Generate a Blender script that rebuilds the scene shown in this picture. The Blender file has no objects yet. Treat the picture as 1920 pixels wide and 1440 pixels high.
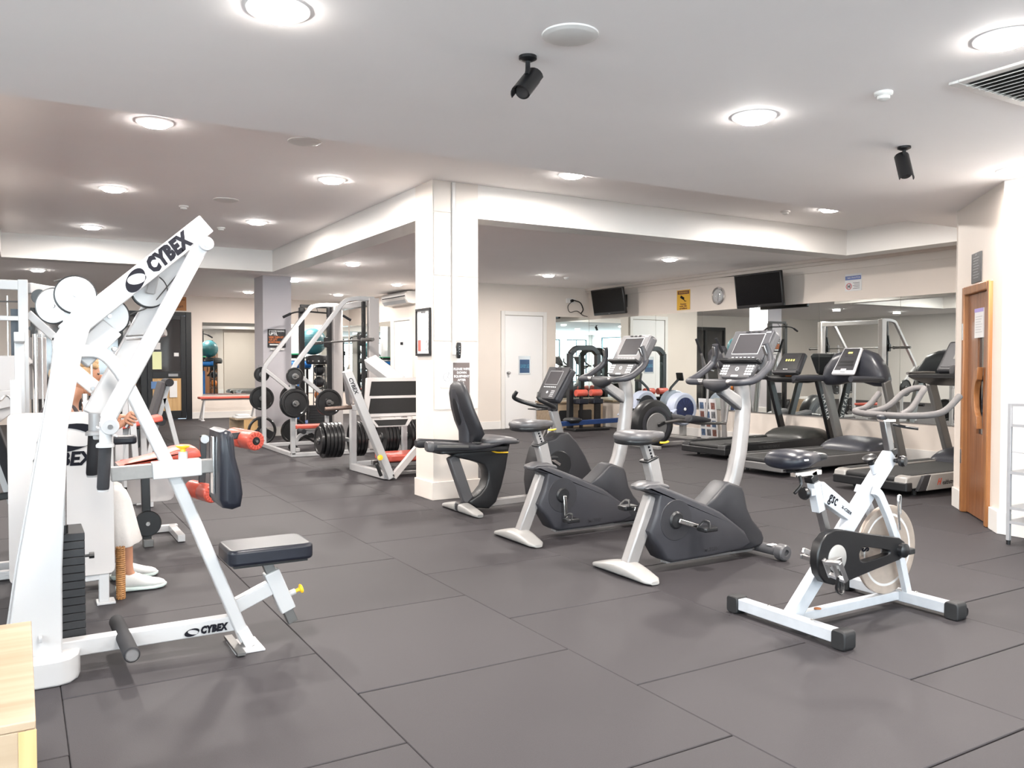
import bpy, bmesh, math, random
from math import sin, cos, radians as R, pi, sqrt
from mathutils import Vector as V, Matrix

random.seed(7)
sc = bpy.context.scene
COL = sc.collection

# ---------------------------------------------------------------- camera
cam_d = bpy.data.cameras.new('camera')
cam_d.sensor_width = 36.0
cam_d.lens = 36.0 * 1560 / 1920
cam_d.clip_start = 0.05
cam = bpy.data.objects.new('camera', cam_d)
COL.objects.link(cam)
cam.location = (0, 0, 1.29)
cam.rotation_euler = (pi / 2 - math.atan(41 / 1560), 0, -R(30.6))
sc.camera = cam

# ---------------------------------------------------------------- world, exposure
w = bpy.data.worlds.new('world'); sc.world = w
w.use_nodes = True
w.node_tree.nodes['Background'].inputs[0].default_value = (0.62, 0.78, 0.95, 1)
w.node_tree.nodes['Background'].inputs[1].default_value = 1.0
sc.view_settings.view_transform = 'Standard'
sc.view_settings.look = 'None'
sc.view_settings.gamma = 1.0
sc.view_settings.use_curve_mapping = False
sc.view_settings.exposure = 1.28
LAMP = 32.0          # watts of a ceiling downlight
WINDOW = 7.0         # radiance of the daylight panes

# ---------------------------------------------------------------- materials
MATS = {}
def mat(name, col, rough=0.5, metal=0.0, spec=0.5, noise=0.0, nscale=30.0, bump=0.0, bscale=200.0,
        emit=None, estr=0.0, coat=0.0, rand=0.0, trans=0.0):
    if name in MATS: return MATS[name]
    m = bpy.data.materials.new(name); m.use_nodes = True
    nt = m.node_tree; b = nt.nodes['Principled BSDF']
    b.inputs['Base Color'].default_value = (*col, 1)
    b.inputs['Roughness'].default_value = rough
    b.inputs['Metallic'].default_value = metal
    b.inputs['Specular IOR Level'].default_value = spec
    b.inputs['Coat Weight'].default_value = coat
    b.inputs['Coat Roughness'].default_value = 0.08
    b.inputs['Transmission Weight'].default_value = trans
    if emit:
        b.inputs['Emission Color'].default_value = (*emit, 1)
        b.inputs['Emission Strength'].default_value = estr
    tc = None
    if noise or bump:
        tc = nt.nodes.new('ShaderNodeTexCoord')
    if noise or rand:
        mx = nt.nodes.new('ShaderNodeHueSaturation')
        mx.inputs['Color'].default_value = (*col, 1)
        last = None
        if noise:
            n = nt.nodes.new('ShaderNodeTexNoise'); n.inputs['Scale'].default_value = nscale
            n.inputs['Detail'].default_value = 5
            nt.links.new(tc.outputs['Object'], n.inputs['Vector'])
            mr = nt.nodes.new('ShaderNodeMapRange')
            mr.inputs['From Min'].default_value = 0.25; mr.inputs['From Max'].default_value = 0.75
            mr.inputs['To Min'].default_value = 1 - noise; mr.inputs['To Max'].default_value = 1 + noise
            nt.links.new(n.outputs['Fac'], mr.inputs['Value'])
            last = mr.outputs[0]
        if rand:
            oi = nt.nodes.new('ShaderNodeObjectInfo')
            m2 = nt.nodes.new('ShaderNodeMapRange')
            m2.inputs['To Min'].default_value = 1 - rand; m2.inputs['To Max'].default_value = 1 + rand
            nt.links.new(oi.outputs['Random'], m2.inputs['Value'])
            if last:
                mu = nt.nodes.new('ShaderNodeMath'); mu.operation = 'MULTIPLY'
                nt.links.new(last, mu.inputs[0]); nt.links.new(m2.outputs[0], mu.inputs[1]); last = mu.outputs[0]
            else: last = m2.outputs[0]
        nt.links.new(last, mx.inputs['Value'])
        nt.links.new(mx.outputs[0], b.inputs['Base Color'])
    if bump:
        n2 = nt.nodes.new('ShaderNodeTexNoise'); n2.inputs['Scale'].default_value = bscale
        n2.inputs['Detail'].default_value = 3
        nt.links.new(tc.outputs['Object'], n2.inputs['Vector'])
        bp = nt.nodes.new('ShaderNodeBump'); bp.inputs['Strength'].default_value = bump
        bp.inputs['Distance'].default_value = 0.002
        nt.links.new(n2.outputs['Fac'], bp.inputs['Height'])
        nt.links.new(bp.outputs[0], b.inputs['Normal'])
    MATS[name] = m
    return m

def wood(name, c1, c2, scale=6.0, axis='X', rough=0.35, stretch=14.0):
    m = bpy.data.materials.new(name); m.use_nodes = True
    nt = m.node_tree; b = nt.nodes['Principled BSDF']
    tc = nt.nodes.new('ShaderNodeTexCoord'); mp = nt.nodes.new('ShaderNodeMapping')
    s = [scale * stretch / 2] * 3; s['XYZ'.index(axis)] = scale / 2
    mp.inputs['Scale'].default_value = s
    n = nt.nodes.new('ShaderNodeTexNoise'); n.inputs['Detail'].default_value = 6; n.inputs['Scale'].default_value = 1.0
    n.inputs['Distortion'].default_value = 0.4
    cr = nt.nodes.new('ShaderNodeValToRGB')
    cr.color_ramp.elements[0].position = 0.3; cr.color_ramp.elements[1].position = 0.7
    cr.color_ramp.elements[0].color = (*c1, 1); cr.color_ramp.elements[1].color = (*c2, 1)
    nt.links.new(tc.outputs['Object'], mp.inputs[0]); nt.links.new(mp.outputs[0], n.inputs['Vector'])
    nt.links.new(n.outputs['Fac'], cr.inputs[0]); nt.links.new(cr.outputs[0], b.inputs['Base Color'])
    b.inputs['Roughness'].default_value = rough
    MATS[name] = m
    return m

wall_m = mat('wall_paint', (0.67, 0.595, 0.535), 0.6, noise=0.015, nscale=3, bump=0.05, bscale=120)
colm_m = mat('column_paint', (0.66, 0.60, 0.55), 0.5, noise=0.01, nscale=3)
ceil_m = mat('ceiling_paint', (0.94, 0.90, 0.885), 0.75, noise=0.012, nscale=2, bump=0.05, bscale=90)
trim_m = mat('white_trim', (0.70, 0.672, 0.645), 0.4, noise=0.01, nscale=4)
door_m = mat('white_door_paint', (0.74, 0.725, 0.72), 0.45, noise=0.01, nscale=4)
rub_m = mat('rubber_tile', (0.033, 0.0295, 0.0325), 0.62, spec=0.26, noise=0.14, nscale=260, bump=0.35, bscale=350, rand=0.07)
slab_m = mat('slab', (0.012, 0.012, 0.013), 0.9, noise=0.1, nscale=20)
mir_m = mat('mirror', (0.86, 0.90, 0.88), 0.0, 1.0)
seam_m = mat('mirror_edge', (0.12, 0.14, 0.13), 0.4)
white_m = mat('white_powder_coat', (0.42, 0.415, 0.42), 0.32, noise=0.01, nscale=8, coat=0.25)
white2_m = mat('white_shroud', (0.44, 0.41, 0.40), 0.4, noise=0.01, nscale=8)
black_m = mat('black_paint', (0.006, 0.006, 0.007), 0.35, noise=0.1, nscale=10)
vinyl_m = mat('black_vinyl', (0.009, 0.010, 0.016), 0.36, spec=0.35, noise=0.1, nscale=40, bump=0.1, bscale=300)
foam_m = mat('black_foam', (0.009, 0.009, 0.012), 0.8, noise=0.1, nscale=90, bump=0.2, bscale=500)
rubber_m = mat('black_rubber', (0.010, 0.010, 0.011), 0.6, noise=0.1, nscale=60)
gst_m = mat('grey_bare_steel', (0.17, 0.165, 0.16), 0.4, 0.2, noise=0.08, nscale=40)
chrome_m = mat('chrome', (0.75, 0.74, 0.73), 0.18, 1.0, noise=0.02, nscale=30)
steel_m = mat('brushed_steel', (0.34, 0.335, 0.335), 0.35, 1.0, noise=0.05, nscale=30)
dkst_m = mat('dark_steel', (0.16, 0.155, 0.15), 0.4, 0.7, noise=0.05, nscale=30)
red_m = mat('red_vinyl', (0.52, 0.085, 0.055), 0.38, noise=0.05, nscale=30, coat=0.2)
yel_m = mat('yellow_plastic', (0.85, 0.50, 0.02), 0.35, noise=0.03, nscale=30)
orange_m = mat('orange_vinyl', (0.85, 0.33, 0.02), 0.4, noise=0.03, nscale=30)
char_m = mat('charcoal_plastic', (0.021, 0.021, 0.025), 0.46, noise=0.05, nscale=20, bump=0.12, bscale=500)
char2_m = mat('charcoal_shell', (0.029, 0.029, 0.035), 0.5, noise=0.05, nscale=20, bump=0.12, bscale=500)
dkpl_m = mat('near_black_plastic', (0.010, 0.0105, 0.012), 0.38, noise=0.05, nscale=20)
grey_m = mat('grey_plastic', (0.075, 0.073, 0.077), 0.4, noise=0.03, nscale=20)
silver_m = mat('silver_paint', (0.27, 0.258, 0.255), 0.32, 0.25, noise=0.02, nscale=25)
silvf_m = mat('silver_foot_cover', (0.31, 0.30, 0.29), 0.38, 0.1, noise=0.02, nscale=25)
bikew_m = mat('scuffed_white_paint', (0.43, 0.445, 0.475), 0.35, noise=0.06, nscale=14)
screen_m = mat('dark_screen', (0.045, 0.043, 0.047), 0.22, noise=0.02, nscale=5)
led_m = mat('yellow_led', (0.8, 0.7, 0.1), 0.5, emit=(0.9, 0.8, 0.15), estr=0.8)
ink_m = mat('black_ink', (0.006, 0.006, 0.010), 0.7, spec=0.15)
wink_m = mat('white_ink', (0.8, 0.8, 0.8), 0.5)
gink_m = mat('grey_ink', (0.35, 0.35, 0.36), 0.5)
paper_m = mat('paper', (0.66, 0.65, 0.65), 0.6, noise=0.01, nscale=5)
glassd_m = mat('dark_shop_glass', (0.03, 0.028, 0.028), 0.06, spec=0.8)  # opaque; on the shopfront its dark colour stands in for the unlit room behind
ply_m = wood('plywood', (0.27, 0.195, 0.125), (0.36, 0.275, 0.19), 3.0, 'X', 0.5)
plyd_m = wood('plywood_dark', (0.42, 0.25, 0.10), (0.56, 0.36, 0.17), 3.0, 'Z', 0.5)
door_wood = wood('brown_veneer', (0.13, 0.045, 0.016), (0.30, 0.12, 0.045), 3.0, 'Z', 0.3, 26)
frame_wood = wood('brown_frame', (0.22, 0.085, 0.03), (0.36, 0.16, 0.06), 3.0, 'Z', 0.3, 20)

# ---------------------------------------------------------------- mesh helpers
ORG = {}
def ident(o): return ORG.get(o, Matrix.Identity(4))

class G:
    def __init__(s): s.bm = bmesh.new()
    def _add(s, verts, faces):
        vs = [s.bm.verts.new(v) for v in verts]
        for f in faces:
            try: s.bm.faces.new([vs[i] for i in f])
            except ValueError: pass
        return s
    def box(s, x0, x1, y0, y1, z0, z1):
        v = [(x, y, z) for z in (z0, z1) for y in (y0, y1) for x in (x0, x1)]
        return s._add(v, [(0, 2, 3, 1), (4, 5, 7, 6), (0, 1, 5, 4), (2, 6, 7, 3), (0, 4, 6, 2), (1, 3, 7, 5)])
    def obox(s, c, ax, ay, az, sx, sy, sz):
        c = V(c); ax = V(ax).normalized() * sx / 2; ay = V(ay).normalized() * sy / 2; az = V(az).normalized() * sz / 2
        v = [c + i * ax + j * ay + k * az for k in (-1, 1) for j in (-1, 1) for i in (-1, 1)]
        return s._add(v, [(0, 2, 3, 1), (4, 5, 7, 6), (0, 1, 5, 4), (2, 6, 7, 3), (0, 4, 6, 2), (1, 3, 7, 5)])
    def bar(s, p, q, w, h, side=(0, 1, 0)):
        # rectangular tube from p to q, w across 'side', h across the rest
        p = V(p); q = V(q); d = (q - p); L = d.length; d.normalize()
        sd = V(side); sd = (sd - d * sd.dot(d))
        if sd.length < 1e-4: sd = V((1, 0, 0)); sd = sd - d * sd.dot(d)
        sd.normalize(); up = d.cross(sd)
        return s.obox((p + q) / 2, d, sd, up, L, w, h)
    def cyl(s, p, q, r, r2=None, n=20, caps=True):
        p = V(p); q = V(q); d = (q - p).normalized()
        a = V((0, 0, 1)) if abs(d.z) < 0.9 else V((1, 0, 0))
        u = d.cross(a).normalized(); v = d.cross(u)
        r2 = r if r2 is None else r2
        vs = [p + (u * cos(2 * pi * i / n) + v * sin(2 * pi * i / n)) * r for i in range(n)]
        vs += [q + (u * cos(2 * pi * i / n) + v * sin(2 * pi * i / n)) * r2 for i in range(n)]
        fs = [(i, (i + 1) % n, n + (i + 1) % n, n + i) for i in range(n)]
        if caps: fs += [tuple(range(n))[::-1], tuple(range(n, 2 * n))]
        return s._add(vs, fs)
    def tube(s, pts, r, n=12, rnd=0.05, seg=5, flat=1.0, side=(0, 1, 0)):
        # swept round tube along a polyline with rounded corners; r may be a list
        P = [V(p) for p in pts]; rs = r if isinstance(r, (list, tuple)) else [r] * len(P)
        path = [P[0]]; rad = [rs[0]]
        for i in range(1, len(P) - 1):
            a, b, c = P[i - 1], P[i], P[i + 1]
            l = min(rnd, (a - b).length * 0.45, (c - b).length * 0.45)
            p0 = b + (a - b).normalized() * l; p1 = b + (c - b).normalized() * l
            for k in range(seg + 1):
                t = k / seg
                path.append(p0 * (1 - t) ** 2 + b * 2 * t * (1 - t) + p1 * t * t); rad.append(rs[i])
        path.append(P[-1]); rad.append(rs[-1])
        d0 = (path[1] - path[0]).normalized()
        sd = V(side); sd = sd - d0 * sd.dot(d0)
        if sd.length < 1e-3: sd = d0.orthogonal()
        sd.normalize(); vs = []; m = len(path)
        for i, p in enumerate(path):
            d = (path[min(i + 1, m - 1)] - path[max(i - 1, 0)]).normalized()
            sd = (sd - d * sd.dot(d)).normalized(); up = d.cross(sd)
            for k in range(n):
                a = 2 * pi * k / n
                vs.append(p + (sd * cos(a) + up * sin(a) * flat) * rad[i])
        fs = [(i * n + k, i * n + (k + 1) % n, (i + 1) * n + (k + 1) % n, (i + 1) * n + k) for i in range(m - 1) for k in range(n)]
        fs += [tuple(range(n))[::-1], tuple(range((m - 1) * n, m * n))]
        return s._add(vs, fs)
    def rtube(s, pts, w, h, side=(0, 1, 0), rnd=0.06, seg=5):
        # swept rectangular tube (w across side, h in the bend plane)
        P = [V(p) for p in pts]; path = [P[0]]
        for i in range(1, len(P) - 1):
            a, b, c = P[i - 1], P[i], P[i + 1]
            l = min(rnd, (a - b).length * 0.45, (c - b).length * 0.45)
            p0 = b + (a - b).normalized() * l; p1 = b + (c - b).normalized() * l
            for k in range(seg + 1):
                t = k / seg; path.append(p0 * (1 - t) ** 2 + b * 2 * t * (1 - t) + p1 * t * t)
        path.append(P[-1]); vs = []; m = len(path); sd0 = V(side).normalized()
        for i, p in enumerate(path):
            d = (path[min(i + 1, m - 1)] - path[max(i - 1, 0)]).normalized()
            sd = (sd0 - d * sd0.dot(d)).normalized(); up = d.cross(sd)
            for (a, b) in ((-1, -1), (1, -1), (1, 1), (-1, 1)): vs.append(p + sd * a * w / 2 + up * b * h / 2)
        fs = [(i * 4 + k, i * 4 + (k + 1) % 4, (i + 1) * 4 + (k + 1) % 4, (i + 1) * 4 + k) for i in range(m - 1) for k in range(4)]
        fs += [(3, 2, 1, 0), tuple(range((m - 1) * 4, m * 4))]
        return s._add(vs, fs)
    def prism(s, pts, a, b, axis='y'):
        n = len(pts)
        def mk(p, t):
            return {'y': (p[0], t, p[1]), 'x': (t, p[0], p[1]), 'z': (p[0], p[1], t)}[axis]
        vs = [mk(p, a) for p in pts] + [mk(p, b) for p in pts]
        fs = [tuple(range(n)), tuple(range(n, 2 * n))[::-1]] + [(i, n + i, n + (i + 1) % n, (i + 1) % n) for i in range(n)]
        s._add(vs, fs); return s
    def dome_prism(s, pts, y0, y1, inset=0.03, k=3, pull=None):
        # side-profile solid along y whose flanks are domed (rounded over) towards the outline
        cx = sum(p[0] for p in pts) / len(pts); cz = sum(p[1] for p in pts) / len(pts)
        n = len(pts); rings = []
        half = (y1 - y0) / 2; mid = (y0 + y1) / 2
        P = [V((p[0], p[1])) for p in pts]
        nor = []
        area = sum(P[i].x * P[(i + 1) % n].y - P[(i + 1) % n].x * P[i].y for i in range(n))
        sg = 1 if area > 0 else -1
        for i in range(n):
            e1 = (P[i] - P[i - 1]).normalized(); e2 = (P[(i + 1) % n] - P[i]).normalized()
            t = (e1 + e2); t = t.normalized() if t.length > 1e-5 else e1
            nor.append(V((-t.y, t.x)) * sg)
        steps = [(-1, 1.0)] + [(-cos(j * pi / 2 / k), 1 - sin(j * pi / 2 / k)) for j in range(1, k + 1)]
        prof = [(-half + inset * (1 - sin(a)), inset * (1 - cos(a))) for a in [j * pi / 2 / k for j in range(k + 1)]]
        # prof: (y, shrink) from edge face to widest
        pr = [(-half + inset * (1 - cos(a)), inset * (1 - sin(a))) for a in [j * pi / 2 / k for j in range(k + 1)]]
        pr = pr + [(-y, sh) for (y, sh) in pr[::-1]]
        for (y, sh) in pr:
            rings.append([V((P[i].x + nor[i].x * sh, mid + y, P[i].y + nor[i].y * sh)) for i in range(n)])
        vs = [v for r_ in rings for v in r_]
        m = len(rings)
        fs = [(j * n + i, (j + 1) * n + i, (j + 1) * n + (i + 1) % n, j * n + (i + 1) % n) for j in range(m - 1) for i in range(n)]
        fs += [tuple(range(n)), tuple(range((m - 1) * n, m * n))[::-1]]
        return s._add(vs, fs)
    def ell(s, c, r, n=16, m=10, rot=None):
        c = V(c); r = V(r) if not isinstance(r, (int, float)) else V((r, r, r))
        vs = []; Rm = rot or Matrix.Identity(3)
        for j in range(1, m):
            a = pi * j / m
            for i in range(n):
                b = 2 * pi * i / n
                vs.append(c + Rm @ V((r.x * sin(a) * cos(b), r.y * sin(a) * sin(b), r.z * cos(a))))
        vs += [c + Rm @ V((0, 0, r.z)), c + Rm @ V((0, 0, -r.z))]
        t = len(vs) - 2
        fs = [(j * n + i, j * n + (i + 1) % n, (j + 1) * n + (i + 1) % n, (j + 1) * n + i) for j in range(m - 2) for i in range(n)]
        fs += [(t, (i + 1) % n, i) for i in range(n)] + [(t + 1, (m - 2) * n + i, (m - 2) * n + (i + 1) % n) for i in range(n)]
        return s._add(vs, fs)
    def lathe(s, c, axis, prof, n=28, hollow=False):
        # prof: list of (radius, offset along axis); radius 0 closes
        c = V(c); d = V(axis).normalized()
        a = V((0, 0, 1)) if abs(d.z) < 0.9 else V((1, 0, 0))
        u = d.cross(a).normalized(); v = d.cross(u); vs = []
        for (r, h) in prof:
            for i in range(n):
                t = 2 * pi * i / n
                vs.append(c + d * h + (u * cos(t) + v * sin(t)) * max(r, 1e-4))
        m = len(prof)
        fs = [(j * n + i, j * n + (i + 1) % n, (j + 1) * n + (i + 1) % n, (j + 1) * n + i) for j in range(m - 1) for i in range(n)]
        if hollow: fs += [((m - 1) * n + i, (m - 1) * n + (i + 1) % n, (i + 1) % n, i) for i in range(n)]
        else: fs += [tuple(range(n))[::-1], tuple(range((m - 1) * n, m * n))]
        return s._add(vs, fs)
    def torus(s, c, axis, Rr, r, n=28, m=8):
        c = V(c); d = V(axis).normalized()
        a = V((0, 0, 1)) if abs(d.z) < 0.9 else V((1, 0, 0))
        u = d.cross(a).normalized(); v = d.cross(u); vs = []
        for i in range(n):
            t = 2 * pi * i / n; e = u * cos(t) + v * sin(t)
            for j in range(m):
                b = 2 * pi * j / m; vs.append(c + e * (Rr + r * cos(b)) + d * r * sin(b))
        fs = [(i * m + j, ((i + 1) % n) * m + j, ((i + 1) % n) * m + (j + 1) % m, i * m + (j + 1) % m) for i in range(n) for j in range(m)]
        return s._add(vs, fs)
    def rbox(s, x0, x1, y0, y1, z0, z1, r=0.02, k=3, axis='z'):
        # box with rounded vertical corners (plan rounding about axis)
        def rr(a0, a1, b0, b1):
            o = []
            for (cx, cy, st) in ((a1 - r, b1 - r, 0), (a0 + r, b1 - r, 90), (a0 + r, b0 + r, 180), (a1 - r, b0 + r, 270)):
                for j in range(k + 1):
                    t = R(st + 90 * j / k); o.append((cx + r * cos(t), cy + r * sin(t)))
            return o
        if axis == 'z': return s.prism(rr(x0, x1, y0, y1), z0, z1, 'z')
        if axis == 'y': return s.prism(rr(x0, x1, z0, z1), y0, y1, 'y')
        return s.prism(rr(y0, y1, z0, z1), x0, x1, 'x')
    def loft(s, secs, n=20, e=2.6, axis='x'):
        # closed body through super-ellipse sections: (pos, centre, half width, z bottom, z top)
        vs = []
        for (x, cy, hw, zb, zt) in secs:
            for k in range(n):
                a = 2 * pi * k / n; ca, sa = cos(a), sin(a)
                u = math.copysign(abs(ca) ** (2 / e), ca) * hw; v = math.copysign(abs(sa) ** (2 / e), sa) * (zt - zb) / 2
                z = (zb + zt) / 2 + v
                vs.append((x, cy + u, z) if axis == 'x' else ((cy + u, x, z) if axis == 'y' else (cy + u, z, x)))
        m = len(secs)
        fs = [(i * n + k, i * n + (k + 1) % n, (i + 1) * n + (k + 1) % n, (i + 1) * n + k) for i in range(m - 1) for k in range(n)]
        fs += [tuple(range(n))[::-1], tuple(range((m - 1) * n, m * n))]
        return s._add(vs, fs)
    def turn(s, m4):
        bmesh.ops.transform(s.bm, matrix=m4, verts=s.bm.verts[:]); return s
    def done(s, name, m, parent=None, bev=0.0, seg=2, local=False, ang=35, label=None, sub=0):
        bm = s.bm
        bmesh.ops.recalc_face_normals(bm, faces=bm.faces[:])
        me = bpy.data.meshes.new(name)
        if parent is not None and not local:
            bmesh.ops.transform(bm, matrix=ident(parent).inverted(), verts=bm.verts[:])
        o = bpy.data.objects.new(name, me)
        if parent is None and not local:
            # put the origin at the base centre
            xs = [v.co.x for v in bm.verts]; ys = [v.co.y for v in bm.verts]; zs = [v.co.z for v in bm.verts]
            c = V(((min(xs) + max(xs)) / 2, (min(ys) + max(ys)) / 2, min(zs)))
            bmesh.ops.translate(bm, vec=-c, verts=bm.verts[:]); o.location = c
        bm.to_mesh(me); bm.free()
        for p in me.polygons: p.use_smooth = True
        me.set_sharp_from_angle(angle=R(ang))
        me.materials.append(m)
        COL.objects.link(o)
        if parent is not None:
            o.parent = parent; ORG[o] = ident(parent)
        if bev:
            md = o.modifiers.new('bevel', 'BEVEL'); md.width = bev; md.segments = seg
            md.limit_method = 'ANGLE'; md.angle_limit = R(40); md.harden_normals = False
        if sub:
            md = o.modifiers.new('sub', 'SUBSURF'); md.levels = sub; md.render_levels = sub
        if label: o['label'] = label
        return o

def thing(name, label, cat, loc=(0, 0, 0), rz=0.0, group=None):
    o = bpy.data.objects.new(name, None); COL.objects.link(o)
    o.empty_display_size = 0.1
    o.location = loc; o.rotation_euler = (0, 0, rz)
    o['label'] = label; o['category'] = cat
    if group: o['group'] = group
    ORG[o] = Matrix.Translation(V(loc)) @ Matrix.Rotation(rz, 4, 'Z')
    return o
def tag(o, label, cat, group=None):
    o['label'] = label; o['category'] = cat
    if group: o['group'] = group
    return o
def struct(o): o['kind'] = 'structure'; return o
def kids(o): return [c for c in COL.objects if c.parent == o]
CH = {}
def copy_tree(root, loc, rz=None, label=None):
    if root not in CH:
        CH[root] = [(c, kids(c)) for c in kids(root)]
    r = root.copy(); COL.objects.link(r); r.location = loc
    if rz is not None: r.rotation_euler = (0, 0, rz)
    if label: r['label'] = label
    for c, gs in CH[root]:
        c2 = c.copy(); COL.objects.link(c2); c2.parent = r
        for g in gs:
            g2 = g.copy(); COL.objects.link(g2); g2.parent = c2
    ORG[r] = Matrix.Translation(V(loc)) @ Matrix.Rotation(r.rotation_euler.z, 4, 'Z')
    return r

def text(s, c, xd, up, size, m, parent, name='lettering', bold=0.0, shear=0.0, ext=0.0008, align='CENTER', sx=1.0, spacing=1.0, line=0.9):
    cu = bpy.data.curves.new('t', 'FONT'); cu.body = s; cu.size = size; cu.align_x = align; cu.align_y = 'CENTER'
    cu.extrude = ext; cu.offset = bold; cu.shear = shear; cu.space_character = spacing; cu.resolution_u = 2; cu.space_line = line
    to = bpy.data.objects.new('t', cu); COL.objects.link(to)
    dg = bpy.context.evaluated_depsgraph_get(); dg.update()
    me = bpy.data.meshes.new_from_object(to.evaluated_get(dg))
    bpy.data.objects.remove(to); bpy.data.curves.remove(cu)
    xd = V(xd).normalized(); up = V(up); up = (up - xd * up.dot(xd)).normalized(); nz = xd.cross(up)
    M = Matrix((( *xd, 0), (*up, 0), (*nz, 0), (0, 0, 0, 1))).transposed()
    M = Matrix.Translation(V(c)) @ M @ Matrix.Diagonal((sx, 1, 1, 1))
    if parent is not None: M = ident(parent).inverted() @ M
    me.transform(M); me.materials.clear(); me.materials.append(m); me.name = name
    o = bpy.data.objects.new(name, me); COL.objects.link(o)
    if parent is not None: o.parent = parent; ORG[o] = ident(parent)
    return o

def crescent(c, xd, up, w, h, m, parent, name='emblem', tilt=0.5, t=0.0012):
    # two-horned ring emblem: outer ellipse with an offset inner ellipse
    xd = V(xd).normalized(); up = V(up); up = (up - xd * up.dot(xd)).normalized(); nz = xd.cross(up); c = V(c)
    g = G(); n = 28; vs = []
    for lay in (0, t):
        for i in range(n):
            a = 2 * pi * i / n
            vs.append(c + xd * (w / 2 * cos(a) + tilt * h / 2 * sin(a)) + up * (h / 2 * sin(a)) + nz * lay)
        for i in range(n):
            a = 2 * pi * i / n
            vs.append(c + xd * (w * 0.08 + w / 2 * 0.74 * cos(a + 0.5)) + up * (h * 0.02 + h / 2 * 0.66 * sin(a + 0.1)) + nz * lay)
    fs = []
    for i in range(n):
        j = (i + 1) % n
        fs += [(i, j, n + j, n + i), (2 * n + i, 3 * n + i, 3 * n + j, 2 * n + j), (i, 2 * n + i, 2 * n + j, j)]
    g._add(vs, fs)
    return g.done(name, m, parent)
# ================================================================ THE SETTING
ZN, ZR, ZL, ZB = 2.64, 2.98, 2.79, 2.66     # near ceiling, recess, low ceiling, beam undersides
g = G()
g.box(-4.7, 10.3, -6.2, 4.95, ZN, 3.2)                 # near ceiling
g.box(-0.19, 9.16, 4.95, 7.04, ZR, 3.2)                # recess, front leg
g.box(-0.19, 3.31, 7.04, 12.74, ZR, 3.2)               # recess, left leg
g.box(3.61, 10.3, 7.34, 13.04, ZL, 3.2)                 # low ceiling, right bay
g.box(-4.7, 10.3, 13.04, 20.2, ZL, 3.2)                 # low ceiling, far room
g.box(9.46, 10.3, 4.95, 7.34, ZL, 3.2)
g.box(-4.7, -0.49, 4.95, 13.04, ZL, 3.2)
struct(g.done('ceiling', ceil_m))
for i, b in enumerate([(3.5, 9.46, 7.045, 7.345), (3.315, 3.61, 7.35, 12.74), (9.16, 9.46, 4.95, 7.045),
                       (-0.19, 3.61, 12.74, 13.04), (-0.49, -0.19, 4.95, 12.74)]):
    struct(G().box(*b, ZB, 3.19).done('trim_%d' % (i + 1), trim_m))
# cornice on the mirrored wall
g = G(); g.box(10.02, 10.08, 4.96, 13.93, 2.70, 2.745); g.box(9.98, 10.08, 4.96, 13.93, 2.745, 2.789)
struct(g.done('trim_6', wall_m))
g = G(); g.box(10.062, 10.08, 4.96, 13.93, 2.60, 2.70)
struct(g.done('trim_7', wall_m))

# floor slab and its rubber tiles
fl = struct(G().box(-4.7, 10.3, -6.2, 20.2, -0.1, -0.012).done('floor', slab_m))
fl.location = (0, 0, 0); fl.data.transform(Matrix.Translation(V((2.8, 7.0, -0.1))))
ORG[fl] = Matrix.Identity(4)
tg = G().box(-0.4955, 0.4955, -0.5, 0.5, -0.012, 0)
tile0 = tg.done('floor_tile', rub_m, fl, bev=0.0035, seg=1, local=True)
xs = [0.123 + 0.9925 * k for k in range(-5, 11)]
cells = []
for k, x in enumerate(xs):
    off = 4.074 if k % 2 == 0 else 3.59
    y = off - 1.006 * 10
    while y < 20.1:
        cells.append((x + 0.496, y + 0.503)); y += 1.006
cells = [c for c in cells if -4.9 < c[0] < 10.3 and -6.4 < c[1] < 20.3]
def seen(c): # in front of the viewer and inside the view angle
    F = c[0] * sin(R(30.6)) + c[1] * cos(R(30.6)); Q = c[0] * cos(R(30.6)) - c[1] * sin(R(30.6))
    return F > 0.3 and abs(Q) < 0.66 * F + 1.2
cells.sort(key=lambda c: (0 if seen(c) else 1, c[0] ** 2 + c[1] ** 2))
first = True
far = G(); rest = cells[285:]
for c in cells[:285]:
    o = tile0 if first else tile0.copy()
    if not first: COL.objects.link(o)
    first = False
    o.location = (c[0], c[1], random.uniform(-0.0015, 0.0)); o.rotation_euler = (random.uniform(-.0006, .0006), random.uniform(-.0006, .0006), random.uniform(-.002, .002))
for c in rest: far.box(c[0] - .4955, c[0] + .4955, c[1] - .5, c[1] + .5, -0.012, 0)
fo = far.done('distant_tiles', rub_m, fl); fo['kind'] = 'stuff'

# --- walls
def wall(name, *boxes, m=wall_m):
    g = G()
    for b in boxes: g.box(*b)
    return struct(g.done(name, m))
wall('wall_right', (10.08, 10.28, 4.3, 14.13, 0, 2.8))
wall('wall_back', (7.3, 10.08, 13.93, 14.13, 0, 2.8))
wall('wall_side', (7.1, 7.3, 13.93, 20.2, 0, 2.8))
wall('wall_far', (3.36, 7.1, 20.0, 20.2, 0, 2.8), (-4.5, 3.36, 20.0, 20.2, 2.42, 2.8), (-4.5, 0.2, 20.0, 20.2, 0, 2.42))
wall('wall_left', (-4.7, -4.5, 4.2, 20.2, 0, 2.8), (-4.7, -4.5, -6.0, 4.2, 0, 1.3), (-4.7, -4.5, -6.0, 4.2, 2.5, 2.8), (-4.7, -4.5, -6.0, -5.2, 1.3, 2.5), (-4.7, -4.5, -1.2, -.4, 1.3, 2.5), (-4.7, -4.5, 3.6, 4.2, 1.3, 2.5), m=trim_m)
wall('wall_front', (7.25, 10.08, 4.30, 4.42, 0, ZN))
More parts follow.
